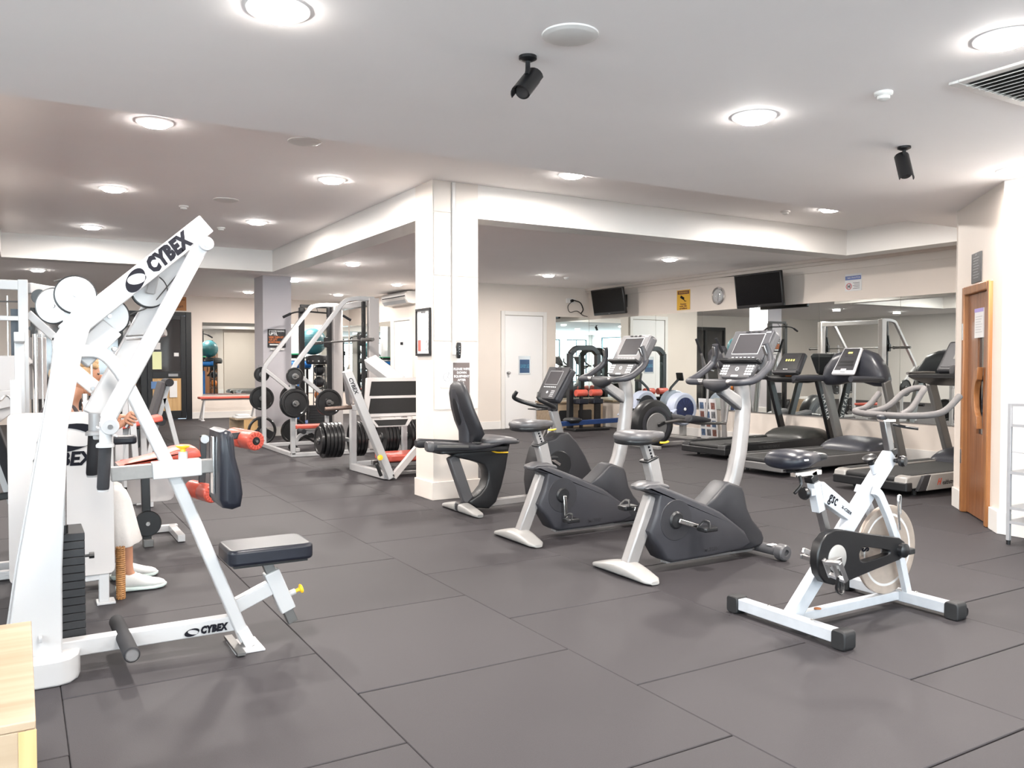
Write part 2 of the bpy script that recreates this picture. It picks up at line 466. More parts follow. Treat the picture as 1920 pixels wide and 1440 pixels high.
# angled wall holding the brown door, and the wall beyond it
A = V((7.22, 4.39, 0)); B = V((6.33, 3.50, 0)); dd = (B - A).normalized(); nn = V((-dd.y, dd.x, 0))
if nn.dot(V((-1, 0.2, 0))) > 0: nn = -nn        # points into the wall
def awall(g, t0, t1, d0, d1, z0, z1):
    p = A + dd * ((t0 + t1) / 2) + nn * ((d0 + d1) / 2); p.z = (z0 + z1) / 2
    g.obox(p, dd, nn, (0, 0, 1), t1 - t0, abs(d1 - d0), z1 - z0); return g
LW = (B - A).length
T0, T1 = 0.27, 1.03                              # door opening along the wall
g = G(); awall(g, 0, T0, 0, .12, 0, ZN); awall(g, T1, LW, 0, .12, 0, ZN); awall(g, T0, T1, 0, .12, 1.93, ZN)
struct(g.done('wall_angled', wall_m))
wall('wall_near_right', (6.33, 6.45, -6.0, 3.5, 0, ZN), m=trim_m)
# rear wall (behind the viewer) with its windows
rw = G(); ops = [(-4.2, -3.0, 0.3, 2.4), (-2.6, -0.7, 0.02, 2.4), (-0.2, 2.2, 0.7, 2.4), (2.8, 5.6, 0.7, 2.4)]
xc = -4.5
for (a, b, z0, z1) in ops:
    rw.box(xc, a, -6.2, -6.0, 0, ZN); rw.box(a, b, -6.2, -6.0, 0, z0); rw.box(a, b, -6.2, -6.0, z1, ZN); xc = b
rw.box(xc, 6.45, -6.2, -6.0, 0, ZN)
struct(rw.done('wall_rear', trim_m))
sky_m = mat('daylight_pane', (0.5, 0.6, 0.62), 0.3, emit=(0.78, 0.92, 1.0), estr=WINDOW, noise=0.02, nscale=1)
teal_m = mat('teal_window_frame', (0.01, 0.06, 0.075), 0.4, noise=0.05, nscale=10)
for i, (a, b, z0, z1) in enumerate(ops):
    f = G(); t = .05
    f.box(a, b, -6.12, -6.02, z0, z0 + t); f.box(a, b, -6.12, -6.02, z1 - t, z1)
    f.box(a, a + t, -6.12, -6.02, z0 + t, z1 - t); f.box(b - t, b, -6.12, -6.02, z0 + t, z1 - t)
    mid = (a + b) / 2; f.box(mid - .025, mid + .025, -6.11, -6.03, z0 + t, z1 - t)
    wo = struct(f.done('window_%d' % (i + 1), teal_m)); ORG[wo] = Matrix.Translation(wo.location)
    G().box(a + t, mid - .025, -6.09, -6.07, z0 + t, z1 - t).done('pane', sky_m, wo)
    G().box(mid + .025, b - t, -6.09, -6.07, z0 + t, z1 - t).done('pane', sky_m, wo)

for i, (a, b) in enumerate([(-5.2, -1.2), (-.4, 3.6)]):  # unseen high side windows, added to brighten the near ceiling
    z0, z1, t = 1.3, 2.5, .05; f = G(); mid = (a + b) / 2
    f.box(-4.62, -4.52, a, b, z0, z0 + t); f.box(-4.62, -4.52, a, b, z1 - t, z1); f.box(-4.62, -4.52, a, a + t, z0 + t, z1 - t); f.box(-4.62, -4.52, b - t, b, z0 + t, z1 - t); f.box(-4.61, -4.53, mid - .025, mid + .025, z0 + t, z1 - t)
    wo = struct(f.done('window_%d' % (i + 5), teal_m)); ORG[wo] = Matrix.Translation(wo.location)
    G().box(-4.59, -4.57, a + t, mid - .025, z0 + t, z1 - t).done('pane', sky_m, wo)
    G().box(-4.59, -4.57, mid + .025, b - t, z0 + t, z1 - t).done('pane', sky_m, wo)

# baseboards
def base(name, *bx):
    g = G()
    for b in bx: g.box(*b, 0, 0.15)
    struct(g.done(name, trim_m, bev=.004))
base('baseboard_back', (7.32, 8.04, 13.915, 13.93), (8.98, 10.06, 13.915, 13.93))
base('baseboard_right', (10.065, 10.08, 4.45, 13.9))
base('baseboard_far', (3.36, 7.1, 19.98, 20.0))
base('baseboard_side', (7.085, 7.1, 13.95, 16.4), (7.085, 7.1, 17.1, 19.9))
g = G(); awall(g, -.02, T0 - .05, -.02, 0, 0, .17); awall(g, T1 + .03, LW + .02, -.02, 0, 0, .17); g.box(6.31, 6.33, -5.9, 3.5, 0, .17)
struct(g.done('baseboard_angled', trim_m, bev=.004))

# --- the square column, panelled
cx0, cx1, cy0, cy1 = 3.31, 3.785, 7.04, 7.43
co = struct(G().box(cx0, cx1, cy0, cy1, 0, ZR).done('wall_column', colm_m)); ORG[co] = Matrix.Translation(co.location)
for (x0, x1, z0, z1) in ((3.318, 3.495, 2.10, 2.68), (3.318, 3.495, 1.49, 2.085), (3.545, 3.78, 2.10, 2.97),
                         (3.545, 3.78, 1.49, 2.085), (3.318, 3.78, 0.845, 1.475), (3.318, 3.495, 2.69, 2.97)):
    G().box(x0, x1, cy0 - .007, cy0, z0, z1).done('panel', colm_m, co, bev=.002, seg=1)
G().box(3.503, 3.538, cy0 - .022, cy0, 1.36, ZR - .005).done('cable_trunking', trim_m, co, bev=.003)
g = G(); g.box(cx0 - .02, cx1 + .02, cy0 - .02, cy0, 0, .17); g.box(cx0 - .02, cx0, cy0, cy1, 0, .17); g.box(cx1, cx1 + .02, cy0, cy1, 0, .17)
struct(g.done('baseboard_column', colm_m, bev=.004))
# far column
fc = struct(G().box(3.63, 4.12, 14.6, 15.2, 0, ZL).done('wall_far_column', mat('lilac_grey_paint', (0.52, 0.49, 0.515), .6, noise=.01, nscale=3))); ORG[fc] = Matrix.Translation(fc.location)
G().box(3.61, 4.14, 14.58, 15.22, 0, .16).done('skirting', trim_m, fc, bev=.004)

# --- mirrors: glass panels with dark edges, fixed on the walls
def mirror(name, label, axis, plane, spans, z0, z1, sgn):
    t = thing(name, label, 'mirror', (plane, spans[0][0], z0) if axis == 'x' else (spans[0][0], plane, z0))
    for (a, b) in spans:
        g = G()
        if axis == 'x': g.box(min(plane, plane + sgn * .006), max(plane, plane + sgn * .006), a + .002, b - .002, z0, z1)
        else: g.box(a + .002, b - .002, min(plane, plane + sgn * .006), max(plane, plane + sgn * .006), z0, z1)
        g.done('mirror_panel', mir_m, t)
    g = G(); a = spans[0][0]; b = spans[-1][1]
    if axis == 'x': g.box(plane - .012 if sgn < 0 else plane, plane if sgn < 0 else plane + .012, a, b, z0 - .012, z0)
    else: g.box(a, b, plane - .012, plane, z0 - .012, z0)
    g.done('bottom_rail', steel_m, t)
    return t
mirror('wall_mirror', 'long wall of mirror panels behind the treadmills', 'x', 10.078,
       [(5.0, 6.9), (6.9, 8.2), (8.2, 9.41), (9.41, 10.63), (10.63, 11.84), (11.84, 12.62), (12.62, 13.92)], .50, 2.16, -1)
mirror('wall_mirror', 'narrow mirror between the white door and the room corner under the television', 'y', 13.928, [(9.25, 10.07)], .50, 2.20, -1)
mirror('wall_mirror', 'mirror above the red bench on the far wall', 'y', 19.998, [(3.60, 5.0), (5.0, 6.2), (6.2, 7.08)], .55, 2.2, -1)
mirror('wall_mirror', 'mirror beside the small white door behind the leg press', 'x', 7.098, [(17.3, 18.6), (18.6, 19.95)], .55, 2.2, -1)

# --- doors
# white door in the back wall
d = thing('door_1', 'plain white door with a blue notice beside the column', 'door', (8.5, 13.9, 0)); d['kind'] = 'structure'
del d['category']
g = G(); g.box(7.98, 8.06, 13.89, 13.93, 0, 2.28); g.box(8.94, 9.02, 13.89, 13.93, 0, 2.28); g.box(8.06, 8.94, 13.89, 13.93, 2.2, 2.28)
g.done('door_frame', trim_m, d, bev=.004)
G().box(8.07, 8.93, 13.905, 13.93, .006, 2.19).done('door_leaf', door_m, d, bev=.003)
g = G(); g.cyl((8.13, 13.905, 1.08), (8.13, 13.86, 1.08), .012); g.ell((8.13, 13.85, 1.08), .028); g.cyl((8.13, 13.905, 1.08), (8.13, 13.897, 1.08), .028)
g.done('door_knob', steel_m, d)
# white door in the side wall
d = thing('door_2', 'small white door in the far room', 'door', (7.09, 16.7, 0)); d['kind'] = 'structure'; del d['category']
g = G(); g.box(7.06, 7.1, 17.03, 17.1, 0, 2.24); g.box(7.06, 7.1, 16.1, 16.17, 0, 2.24); g.box(7.06, 7.1, 16.17, 17.03, 2.18, 2.24)
g.done('door_frame', trim_m, d, bev=.004)
G().box(7.075, 7.1, 16.18, 17.02, .006, 2.17).done('door_leaf', door_m, d, bev=.003)
G().box(7.066, 7.075, 16.55, 16.68, 1.66, 1.72).done('name_plate', ink_m, d)
# brown veneered door in the angled wall
d = thing('door_3', 'brown wood veneer door with half round handle in the angled wall', 'door', A + dd * .65); d['kind'] = 'structure'; del d['category']
def aw(name, t0, t1, d0, d1, z0, z1, m, bev=0): return awall(G(), t0, t1, d0, d1, z0, z1).done(name, m, d, bev=bev)
g = G(); awall(g, T0, T0 + .06, -.03, .10, 0, 1.93); awall(g, T1 - .06, T1, -.03, .10, 0, 1.93); awall(g, T0 + .06, T1 - .06, -.03, .10, 1.86, 1.93)
g.done('door_frame', frame_wood, d, bev=.008)
# leaf with slot window
tl0, tl1 = T0 + .06, T1 - .06; wa, wb = tl0 + .27, tl0 + .44
g = G(); awall(g, tl0, wa, .01, .05, .01, 1.86); awall(g, wb, tl1, .01, .05, .01, 1.86); awall(g, wa, wb, .01, .05, .01, .70); awall(g, wa, wb, .01, .05, 1.60, 1.86)
g.done('door_leaf', door_wood, d, bev=.003)
aw('glass_slot', wa, wb, .028, .034, .70, 1.60, glassd_m)
g = G(); c = A + dd * (wb + .01) + V((0, 0, 1.0))
pts = [c + dd * 0 + V((0, 0, -.26))] ; 
hp = []
for k in range(13):
    a = R(-90 + 15 * k); hp.append(c - dd * (.17 * cos(a)) + V((0, 0, .25 * sin(a))))
hi = [c - dd * (.09 * cos(R(-80 + 13.3 * k))) + V((0, 0, .15 * sin(R(-80 + 13.3 * k)))) for k in range(13)]
vs = []
for off in (-.035, .008):
    vs += [p + nn * off for p in hp] + [p + nn * off for p in hi]
fs = []
n_ = 13
for k in range(12):
    fs += [(k, k + 1, n_ + k + 1, n_ + k), (2 * n_ + k, 3 * n_ + k, 3 * n_ + k + 1, 2 * n_ + k + 1),
           (k, 2 * n_ + k, 2 * n_ + k + 1, k + 1), (n_ + k, n_ + k + 1, 3 * n_ + k + 1, 3 * n_ + k)]
fs += [(0, n_, 3 * n_, 2 * n_), (12, 2 * n_ + 12, 3 * n_ + 12, n_ + 12)]
g._add(vs, fs); g.done('door_handle', frame_wood, d, bev=.004)
aw('hinge', T0 + .03, T0 + .055, -.036, -.03, 1.48, 1.62, chrome_m); aw('hinge', T0 + .03, T0 + .055, -.036, -.03, .42, .54, chrome_m)
n = awall(G(), wa - .06, wb + .01, .002, .01, 1.49, 1.73).done('notice', paper_m, d)
awall(G(), wa - .06, wb + .01, .0, .002, 1.70, 1.73).done('printed_band', mat('violet_ink', (.35, .28, .6), .5), n)
g = G()
for k in range(7): awall(g, wa - .03, wb - .02 - (k % 3) * .02, .0005, .002, 1.66 - k * .021, 1.664 - k * .021)
g.done('printed_lines', gink_m, n)

# shopfront in the far wall
d = thing('door_4', 'black framed glass door and side lights of the reception', 'door', (1.8, 20, 0)); d['kind'] = 'structure'; del d['category']
fr = G(); H = 2.42
for (a, b) in ((.2, .28), (1.0, 1.1), (1.85, 1.95), (2.30, 2.42), (3.24, 3.36)): fr.box(a, b, 19.96, 20.06, 0, H)
for (a, b) in ((.28, 1.0), (1.1, 1.85), (1.95, 2.30)): fr.box(a, b, 19.96, 20.06, H - .1, H); fr.box(a, b, 19.96, 20.06, 0, .12)
fr.box(2.42, 3.24, 19.96, 20.06, H - .08, H)
fr.done('frame', black_m, d, bev=.004)
lf = G(); lf.box(2.43, 2.53, 19.94, 20.0, .02, 2.33); lf.box(3.13, 3.23, 19.94, 20.0, .02, 2.33); lf.box(2.53, 3.13, 19.94, 20.0, .02, .2); lf.box(2.53, 3.13, 19.94, 20.0, .93, 1.08); lf.box(2.53, 3.13, 19.94, 20.0, 2.24, 2.33)
dl = lf.done('door_leaf', black_m, d, bev=.004)
G().box(2.53, 3.13, 19.96, 19.98, 1.08, 2.24).done('glass', glassd_m, dl)
G().box(2.53, 3.13, 19.955, 19.98, .2, .93).done('lower_panel', plyd_m, dl)
G().box(2.86, 3.06, 19.925, 19.94, .97, 1.03).done('letter_plate', steel_m, dl)
for (a, b, z0, z1, m) in ((2.5, 2.62, .70, .86, mat('blue_print', (.1, .2, .4), .5)), (2.66, 2.83, .62, .87, paper_m), (2.88, 3.04, .5, .87, paper_m),
                       (2.53, 2.72, 1.13, 1.52, mat('pale_yellow_notice', (.75, .78, .45), .5)), (2.55, 2.70, 1.57, 1.72, paper_m), (2.98, 3.08, 1.42, 1.5, paper_m)):
    G().box(a, b, 19.935, 19.954, z0, z1).done('notice', m, dl)
gl = G()
for (a, b) in ((.28, 1.0), (1.1, 1.85), (1.95, 2.30)): gl.box(a, b, 20.0, 20.02, .12, H - .1)
gl.done('side_light', glassd_m, d)
G().box(.2, 3.36, 20.9, 21.0, 0, 2.5).done('room_behind', mat('dim_room', (.18, .16, .16), .8), d)

# --- ceiling fittings
lens_m = mat('lamp_diffuser', (0.9, 0.9, 0.9), 0.5, emit=(1.0, 0.965, 0.93), estr=36.0)
ring_m = mat('lamp_trim', (0.85, 0.84, 0.83), 0.4, emit=(1, .97, .94), estr=.15)  # the ring is no lamp; a faint glow is put into its colour
def downlight(x, y, z, r, label, wts=1.0):
    t = thing('downlight', label, 'ceiling light', (x, y, z), 0, 'round recessed downlights')
    G().lathe((x, y, z), (0, 0, -1), [(r, 0.0), (r + .02, 0), (r + .018, .008), (r - .002, .012)], 32).done('trim_ring', ring_m, t)
    G().lathe((x, y, z), (0, 0, -1), [(r - .003, .002), (r - .006, .016), (r * .75, .030), (0, .034)], 32).done('diffuser', lens_m, t)
    la = bpy.data.lights.new('lamp', 'AREA'); la.shape = 'DISK'; la.size = r * 2; la.energy = LAMP * wts
    la.color = (1.0, 0.935, 0.87)
    lo = bpy.data.objects.new('lamp', la); COL.objects.link(lo); lo.parent = t; lo.location = (0, 0, -0.05)
    ORG[lo] = ORG[t]
    return t
LG = [(0.87, 3.23, ZN, 'top left of the picture'), (3.49, 3.29, ZN, 'right of the large speaker, above the upright bikes'), (3.55, 1.97, ZN, 'at the top right beside the air vent'),
      (6.03, 3.26, ZN, 'close to the top of the angled wall'),
      (.84, 6.36, ZR, 'leftmost of the raised ceiling, nearest row'), (.80, 8.98, ZR, 'raised ceiling, left row, second'), (.79, 11.65, ZR, 'raised ceiling, left row, farthest'),
      (2.51, 7.52, ZR, 'raised ceiling, right row, left of the column'), (2.48, 10.23, ZR, 'raised ceiling, right row, farthest'),
      (4.30, 6.21, ZR, 'on the ceiling step right of the column'), (7.71, 6.15, ZR, 'on the ceiling step toward the brown door'),
      (.27, 15.6, ZL, 'far low ceiling at the left edge'), (4.22, 18.18, ZL, 'far low ceiling left of the grey column'), (4.33, 15.15, ZL, 'far low ceiling right of the grey column'),
      (6.10, 17.89, ZL, 'far low ceiling above the cable machine'), (4.40, 12.21, ZL, 'low ceiling behind the left beam'), (6.28, 14.97, ZL, 'low ceiling in front of the air conditioner'),
      (7.87, 12.07, ZL, 'low ceiling in front of the white door'), (8.16, 9.29, ZL, 'low ceiling in front of the mirror wall')]
for (x, y, z, s) in LG:
    downlight(x, y, z, .1 if z < 2.9 else .105, 'round white downlight, ' + s)
for x, y, s in [(.87, .4, 'straight above the viewer'), (3.5, -.6, 'right of and behind the viewer'), (-2.2, 3.3, 'left of the white machines'), (-2.2, 0.4, 'left of the viewer'),
                (.87, -3.0, 'behind the viewer in line with the column'), (3.5, -3.4, 'near the widest rear window'), (-2.0, -3.2, 'in front of the glass rear door')]:
    downlight(x, y, ZN, .1, 'round white downlight out of the picture, ' + s)
for x, y, s in [(-2.3, 7.5, 'nearest'), (-2.3, 11.0, 'middle'), (-2.3, 15.5, 'farthest')]:
    downlight(x, y, ZL, .1, 'round white downlight of the unseen left bay, the %s of three' % s)
spkm = mat('speaker_mesh', (0.36, 0.31, 0.28), .8, noise=.2, nscale=600)
def speaker(x, y, z, r, label):
    t = thing('ceiling_speaker', label, 'speaker', (x, y, z), 0)
    G().lathe((x, y, z), (0, 0, -1), [(r, 0), (r * 1.28, 0), (r * 1.26, .006), (r * 1.08, .012), (r, .014)], 36).done('trim_ring', trim_m, t)
    G().lathe((x, y, z), (0, 0, -1), [(r * 1.01, .004), (r * 1.0, .010), (r * .6, .013), (0, .014)], 36).done('grille', spkm, t)
speaker(1.97, 2.86, ZN, .092, 'large round ceiling speaker above the black cameras')
speaker(1.90, 6.33, ZR, .10, 'round ceiling speaker half hidden behind the ceiling step')
speaker(1.87, 9.01, ZR, .10, 'round ceiling speaker on the raised ceiling over the white machine')
def detector(x, y, z, r, label):
    t = thing('smoke_detector', label, 'smoke detector', (x, y, z), 0)
    G().lathe((x, y, z), (0, 0, -1), [(0, 0), (r, 0), (r * .98, .012), (r * .8, .02)], 24).done('base', trim_m, t)
    G().lathe((x, y, z), (0, 0, -1), [(r * .7, .018), (r * .66, .034), (r * .3, .042), (0, .043)], 24).done('sensor_cap', trim_m, t)
detector(3.74, 2.67, ZN, .045, 'flat white smoke detector right of the near downlight')
detector(2.2, 10.9, ZR, .05, 'small white smoke detector by the farthest lamp of the raised ceiling')
detector(1.55, 9.6, ZR, .05, 'small white smoke detector above the boom of the white machine')
detector(8.34, 12.22, ZL, .05, 'small white detector beside the lamp near the white door')
detector(7.4, 6.5, ZR, .055, 'white detector on the step ceiling right of the column')

# CCTV cameras
def cctv(x, y, tgt, label):
    t = thing('security_camera', label, 'camera', (x, y, ZN), 0)
    G().lathe((x, y, ZN), (0, 0, -1), [(0, 0), (.04, 0), (.04, .012), (.02, .022), (0, .022)], 24).done('mount', black_m, t)
    G().tube([(x, y, ZN - .02), (x, y, ZN - .055), (x - .01, y - .01, ZN - .085)], .011, 10).done('stem', black_m, t)
    c = V((x, y, ZN - .125)); dr = V(tgt).normalized()
    b = G(); b.cyl(c - dr * .07, c + dr * .07, .036, n=24); body = b.done('housing', black_m, t, bev=.004)
    sd = dr.cross(V((0, 0, 1))).normalized(); up = sd.cross(dr)
    h = G()
    n = 10; vs = []
    for e in (-.085, .1):
        for rr in (.044, .040):
            for k in range(n + 1):
                a = R(-10 + 200 * k / n); vs.append(c + dr * e + sd * cos(a) * rr + up * sin(a) * rr)
    m_ = n + 1
    fs = []
    for k in range(n):
        fs += [(k, k + 1, m_ + k + 1, m_ + k), (2 * m_ + k, 3 * m_ + k, 3 * m_ + k + 1, 2 * m_ + k + 1),
               (k, 2 * m_ + k, 2 * m_ + k + 1, k + 1), (m_ + k, m_ + k + 1, 3 * m_ + k + 1, 3 * m_ + k)]
    fs += [(0, m_, 3 * m_, 2 * m_), (n, 2 * m_ + n, 3 * m_ + n, m_ + n)]
    h._add(vs, fs); h.done('sun_shield', black_m, t)
    G().lathe(c + dr * .07, dr, [(.028, -.002), (.028, .002), (0, .003)], 20).done('lens', glassd_m, t)
    text('2018', c + sd * .0 - up * .0375 + dr * .03, sd, dr, .014, wink_m, t)
cctv(1.95, 3.16, (-.55, -.35, -.55), 'black security camera hanging near the large ceiling speaker')
cctv(4.79, 3.27, (-.25, -.35, -.75), 'black security camera hanging at the right, above the bikes')

# air vent in the near ceiling
t = thing('air_vent', 'white louvred air vent in the ceiling at the right edge', 'vent', (4.1, 2.2, ZN), 0)
vx0, vx1, vy0, vy1 = 3.88, 4.62, 1.66, 2.42
g = G(); z0, z1 = ZN - .014, ZN
g.box(vx0, vx1, vy0, vy0 + .05, z0, z1); g.box(vx0, vx1, vy1 - .05, vy1, z0, z1); g.box(vx0, vx0 + .05, vy0 + .05, vy1 - .05, z0, z1); g.box(vx1 - .05, vx1, vy0 + .05, vy1 - .05, z0, z1)
g.done('frame', trim_m, t, bev=.004)
G().box(vx0 + .05, vx1 - .05, vy0 + .05, vy1 - .05, ZN - .003, ZN - .0005).done('duct', mat('duct_dark', (.08, .075, .075), .8), t)
for k in range(12):
    x = vx0 + .08 + k * .052
    G().obox((x, (vy0 + vy1) / 2, ZN - .014), (1, 0, .45), (0, 1, 0), (-.45, 0, 1), .042, vy1 - vy0 - .11, .003).done('louvre', trim_m, t)
# ================================================================ FOREGROUND LEFT: white lat machine
t = thing('lat_pulldown_machine', 'large white cable machine with CYBEX boom and black flat seat, nearest at the left', 'gym machine', (0.4, 3.9, 0))
Y0 = 3.9
def slab(name, pts, y0, y1, m=white_m, bev=.006, par=None): return G().prism(pts, y0, y1).done(name, m, par or t, bev=bev)
# main mast: two tapered faces and the front edge plate
slab('mast', [(-.075, .04), (.035, .04), (.075, .75), (.155, 1.36), (.215, 1.40), (.225, 1.30), (.165, 1.02), (.137, .45), (.134, .05), (.03, .04), (.05, .04)][:1] + [(.134, .04), (.138, .45), (.165, 1.02), (.222, 1.33), (.26, 1.46), (.20, 1.52), (.125, 1.40), (.095, 1.15), (-.02, .45), (-.075, .04)][0:9], 3.83, 3.95)
g = G(); g.prism([(-.085, .04), (-.01, .04), (.045, .45), (.155, 1.15), (.20, 1.42), (.14, 1.42), (.092, 1.15), (-.028, .45)], 3.955, 4.01)
g.done('rear_mast', white_m, t, bev=.005)
# base: rounded foot plate
g = G(); pts = [(-.14, 3.74)] + [(.115 + .085 * cos(R(a)), 3.86 + .125 * sin(R(a))) for a in (-90, -60, -30, 0, 30)] + [(.20, 4.16), (-.14, 4.16)]
g.prism(pts, 0.0, .105, 'z'); g.done('base_plate', white_m, t, bev=.008)
G().rbox(.05, .062, 3.80, 3.826, .165, .19, .004, axis='x').done('sticker', gink_m, t)
# boom with lettering
d_ = V((.735 - .219, 0, 1.90 - 1.43)).normalized()
p = V((.165, 3.89, 1.405)); q = V((.715, 3.89, 1.900))
G().bar(p, q, .10, .088).done('boom', white_m, t, bev=.006)
up = d_.cross(V((0, 1, 0))) * -1
if up.z < 0: up = -up
dx = (q - p).normalized(); up = V((-dx.z, 0, dx.x))
yf = 3.89 - .0515
text('CYBEX', V((.555, yf, 0)) + V((0, 0, 1.405 + (.555 - .165) / (.55) * .495)), dx, up, .084, ink_m, t, bold=.006, shear=.18, sx=.74, spacing=1.12)
crescent(V((.425, yf, 1.405 + (.425 - .165) / .55 * .495 - .004)), dx, up, .10, .075, ink_m, t, tilt=.5)
# pivot lug and the two hanging arms
g = G(); g.cyl((.688, 3.70, 1.792), (.688, 4.12, 1.792), .030, n=24); g.done('pivot_tube', white_m, t, bev=.004)
G().cyl((.688, 3.694, 1.792), (.688, 3.70, 1.792), .014, n=16).done('pivot_bolt', chrome_m, t)
G().bar((.675, 3.745, 1.79), (.302, 3.745, 1.055), .055, .060).done('press_arm', white_m, t, bev=.008)
G().bar((.645, 4.09, 1.79), (.268, 4.09, 1.06), .05, .074).done('press_arm', white_m, t, bev=.008)
for (x, y, dxx) in ((.282, 3.72, 0), (.262, 4.02, 0)):
    zt = 1.05 if y < 3.9 else 1.07
    gg = G(); gg.cyl((x + .012, y, .955), (x + .014, y, zt), .024, n=20); gg.lathe((x + .01, y, .958 if y < 3.9 else .985), (0, 0, 1), [(0, -.012), (.034, -.012), (.034, 0), (.026, .008), (0, .008)], 24)
    gg.done('handle_collar', white_m, t, bev=.002)
    z0 = .775 if y < 3.9 else .80
    G().lathe((x, y, z0), (.06, 0, 1), [(.021, 0), (.0235, .01), (.0235, .175), (.021, .18)], 24).done('handle_grip', foam_m, t)
    G().lathe((x, y, z0 - .008), (.06, 0, 1), [(0, 0), (.019, 0), (.021, .004), (.021, .010), (0, .010)], 24).done('grip_end_cap', white_m, t)
g = G(); g.cyl((.305, 3.735, 1.055), (.305, 3.655, 1.035), .030, n=24); g.cyl((.305, 3.66, 1.036), (.305, 3.645, 1.033), .034, n=24)
k = g.done('pivot_knob', white_m, t, bev=.004)
G().cyl((.305, 3.646, 1.034), (.305, 3.640, 1.033), .010, n=12).done('bolt', steel_m, k)
G().bar((.262, 3.72, 1.03), (.335, 3.72, .99), .07, .008).done('stop_plate', white_m, t, bev=.002)
# damper rod between the arms and the mast
g = G(); g.cyl((.40, 3.95, 1.395), (.50, 3.90, 1.40), .012, n=14); g.cyl((.47, 3.915, 1.400), (.545, 3.87, 1.42), .017, n=16)
g.done('damper_rod', chrome_m, t)
# pulleys
def pulley(cx, cz, y, r, ax=(0, 1, 0)):
    a = V(ax).normalized()
    c = V((cx, y, cz))
    G().lathe(c - a * .012, a, [(r * .9, -.006), (r * 1.01, -.004), (r * .96, .006), (r * .93, .012), (r * .96, .018), (r * 1.01, .028), (r * .9, .030)], 36).done('pulley_rim', black_m, t)
    G().lathe(c - a * .020, a, [(0, 0), (r * .92, 0), (r * .945, .003), (r * .945, .037), (r * .92, .04), (0, .04)], 36).done('pulley_cover', white_m, t)
    G().lathe(c - a * .026, a, [(0, 0), (r * .11, 0), (r * .13, .008), (0, .008)], 12).done('pulley_bolt', steel_m, t)
pulley(.200, 1.565, 3.86, .079); pulley(.335, 1.487, 3.98, .080); pulley(.500, 1.607, 4.02, .076); pulley(.135, 1.53, 4.08, .078, (.55, 1, 0))
for b_ in (((.20, 3.89, 1.50), (.20, 3.89, 1.40), .03, .09), ((.34, 3.95, 1.44), (.21, 3.93, 1.30), .05, .10), ((.30, 4.0, 1.42), (.42, 4.02, 1.47), .02, .03), ((.50, 3.99, 1.60), (.52, 3.93, 1.72), .05, .04)):
    G().bar(*b_).done('pulley_bracket', white_m, t, bev=.006)
g = G(); g.cyl((.158, 4.06, 1.47), (.158, 4.06, 1.30), .004, n=8); g.tube([(.13, 4.0, 1.63), (.20, 3.86, 1.645), (.27, 3.9, 1.55), (.335, 3.98, 1.41), (.41, 3.98, 1.50), (.50, 4.02, 1.53), (.68, 3.9, 1.78)], .003, 6)
g.done('cable', dkst_m, t)
# arched leg
G().rtube([(.17, 3.90, 1.33), (.30, 3.90, 1.34), (.375, 3.90, 1.24), (.60, 3.87, .73), (.862, 3.84, .035)], .06, .052, rnd=.12).done('front_leg', white_m, t, bev=.006)
g = G(); g.box(.80, .93, 3.74, 3.94, 0, .008); g.bar((.845, 3.84, .09), (.885, 3.84, .008), .08, .05)
g.done('foot_plate', white_m, t, bev=.002)
G().box(.80, .835, 3.70, 3.98, .008, .02).done('foot_rod', dkst_m, t)
# low rail with lettering, foot roller
pr0 = V((.12, 3.90, .10)); pr1 = V((.82, 3.86, .115))
G().bar(pr0, pr1, .06, .068).done('floor_rail', white_m, t, bev=.005)
text('CYBEX', (.725, 3.830, .1065), (1, -.04, .02), (0, 0, 1), .042, ink_m, t, bold=.003, shear=.18, sx=.78, spacing=1.12)
crescent(V((.635, 3.834, .103)), (1, -.04, .02), (0, 0, 1), .060, .034, ink_m, t, tilt=.5)
G().lathe((.36, 4.12, .12), (.02, -1, 0), [(.030, 0), (.031, .005), (.031, .51), (.026, .515)], 24).done('foot_roller', foam_m, t)
G().lathe((.3702, 3.612, .12), (.02, -1, 0), [(.0, -.02), (.020, -.02), (.022, .008), (.026, .008), (.028, 0), (0, 0)][1:4], 24).done('roller_end', chrome_m, t)
# seat arm, clamp, post, pad
G().bar((.80, 3.86, .175), (1.02, 3.86, .265), .05, .065).done('seat_arm', white_m, t, bev=.006)
G().bar((.955, 3.86, .395), (1.085, 3.86, .075), .045, .045).done('seat_post', dkst_m, t, bev=.003)
G().bar((.985, 3.86, .325), (1.062, 3.86, .135), .065, .07).done('post_clamp', white_m, t, bev=.005)
g = G(); g.cyl((1.05, 3.86, .20), (1.10, 3.86, .215), .014, n=16)
k = g.done('pin_sleeve', white_m, t, bev=.002)
G().lathe((1.10, 3.86, .215), (1, 0, .3), [(.009, 0), (.008, .012), (.010, .018), (.021, .024), (.023, .030), (.018, .035), (0, .036)], 20).done('yellow_pin_knob', yel_m, k, label='yellow adjustment knob')
def pad(name, x0, x1, y0, y1, z0, z1, par, m=vinyl_m, r=.03, b=.014):
    return G().rbox(x0, x1, y0, y1, z0, z1, r).done(name, m, par, bev=b, seg=3)
pad('seat_pad', .775, 1.155, 3.73, 4.0, .388, .462, t, r=.04, b=.016)
G().box(.80, 1.13, 3.76, 3.97, .377, .388).done('seat_board', black_m, t)
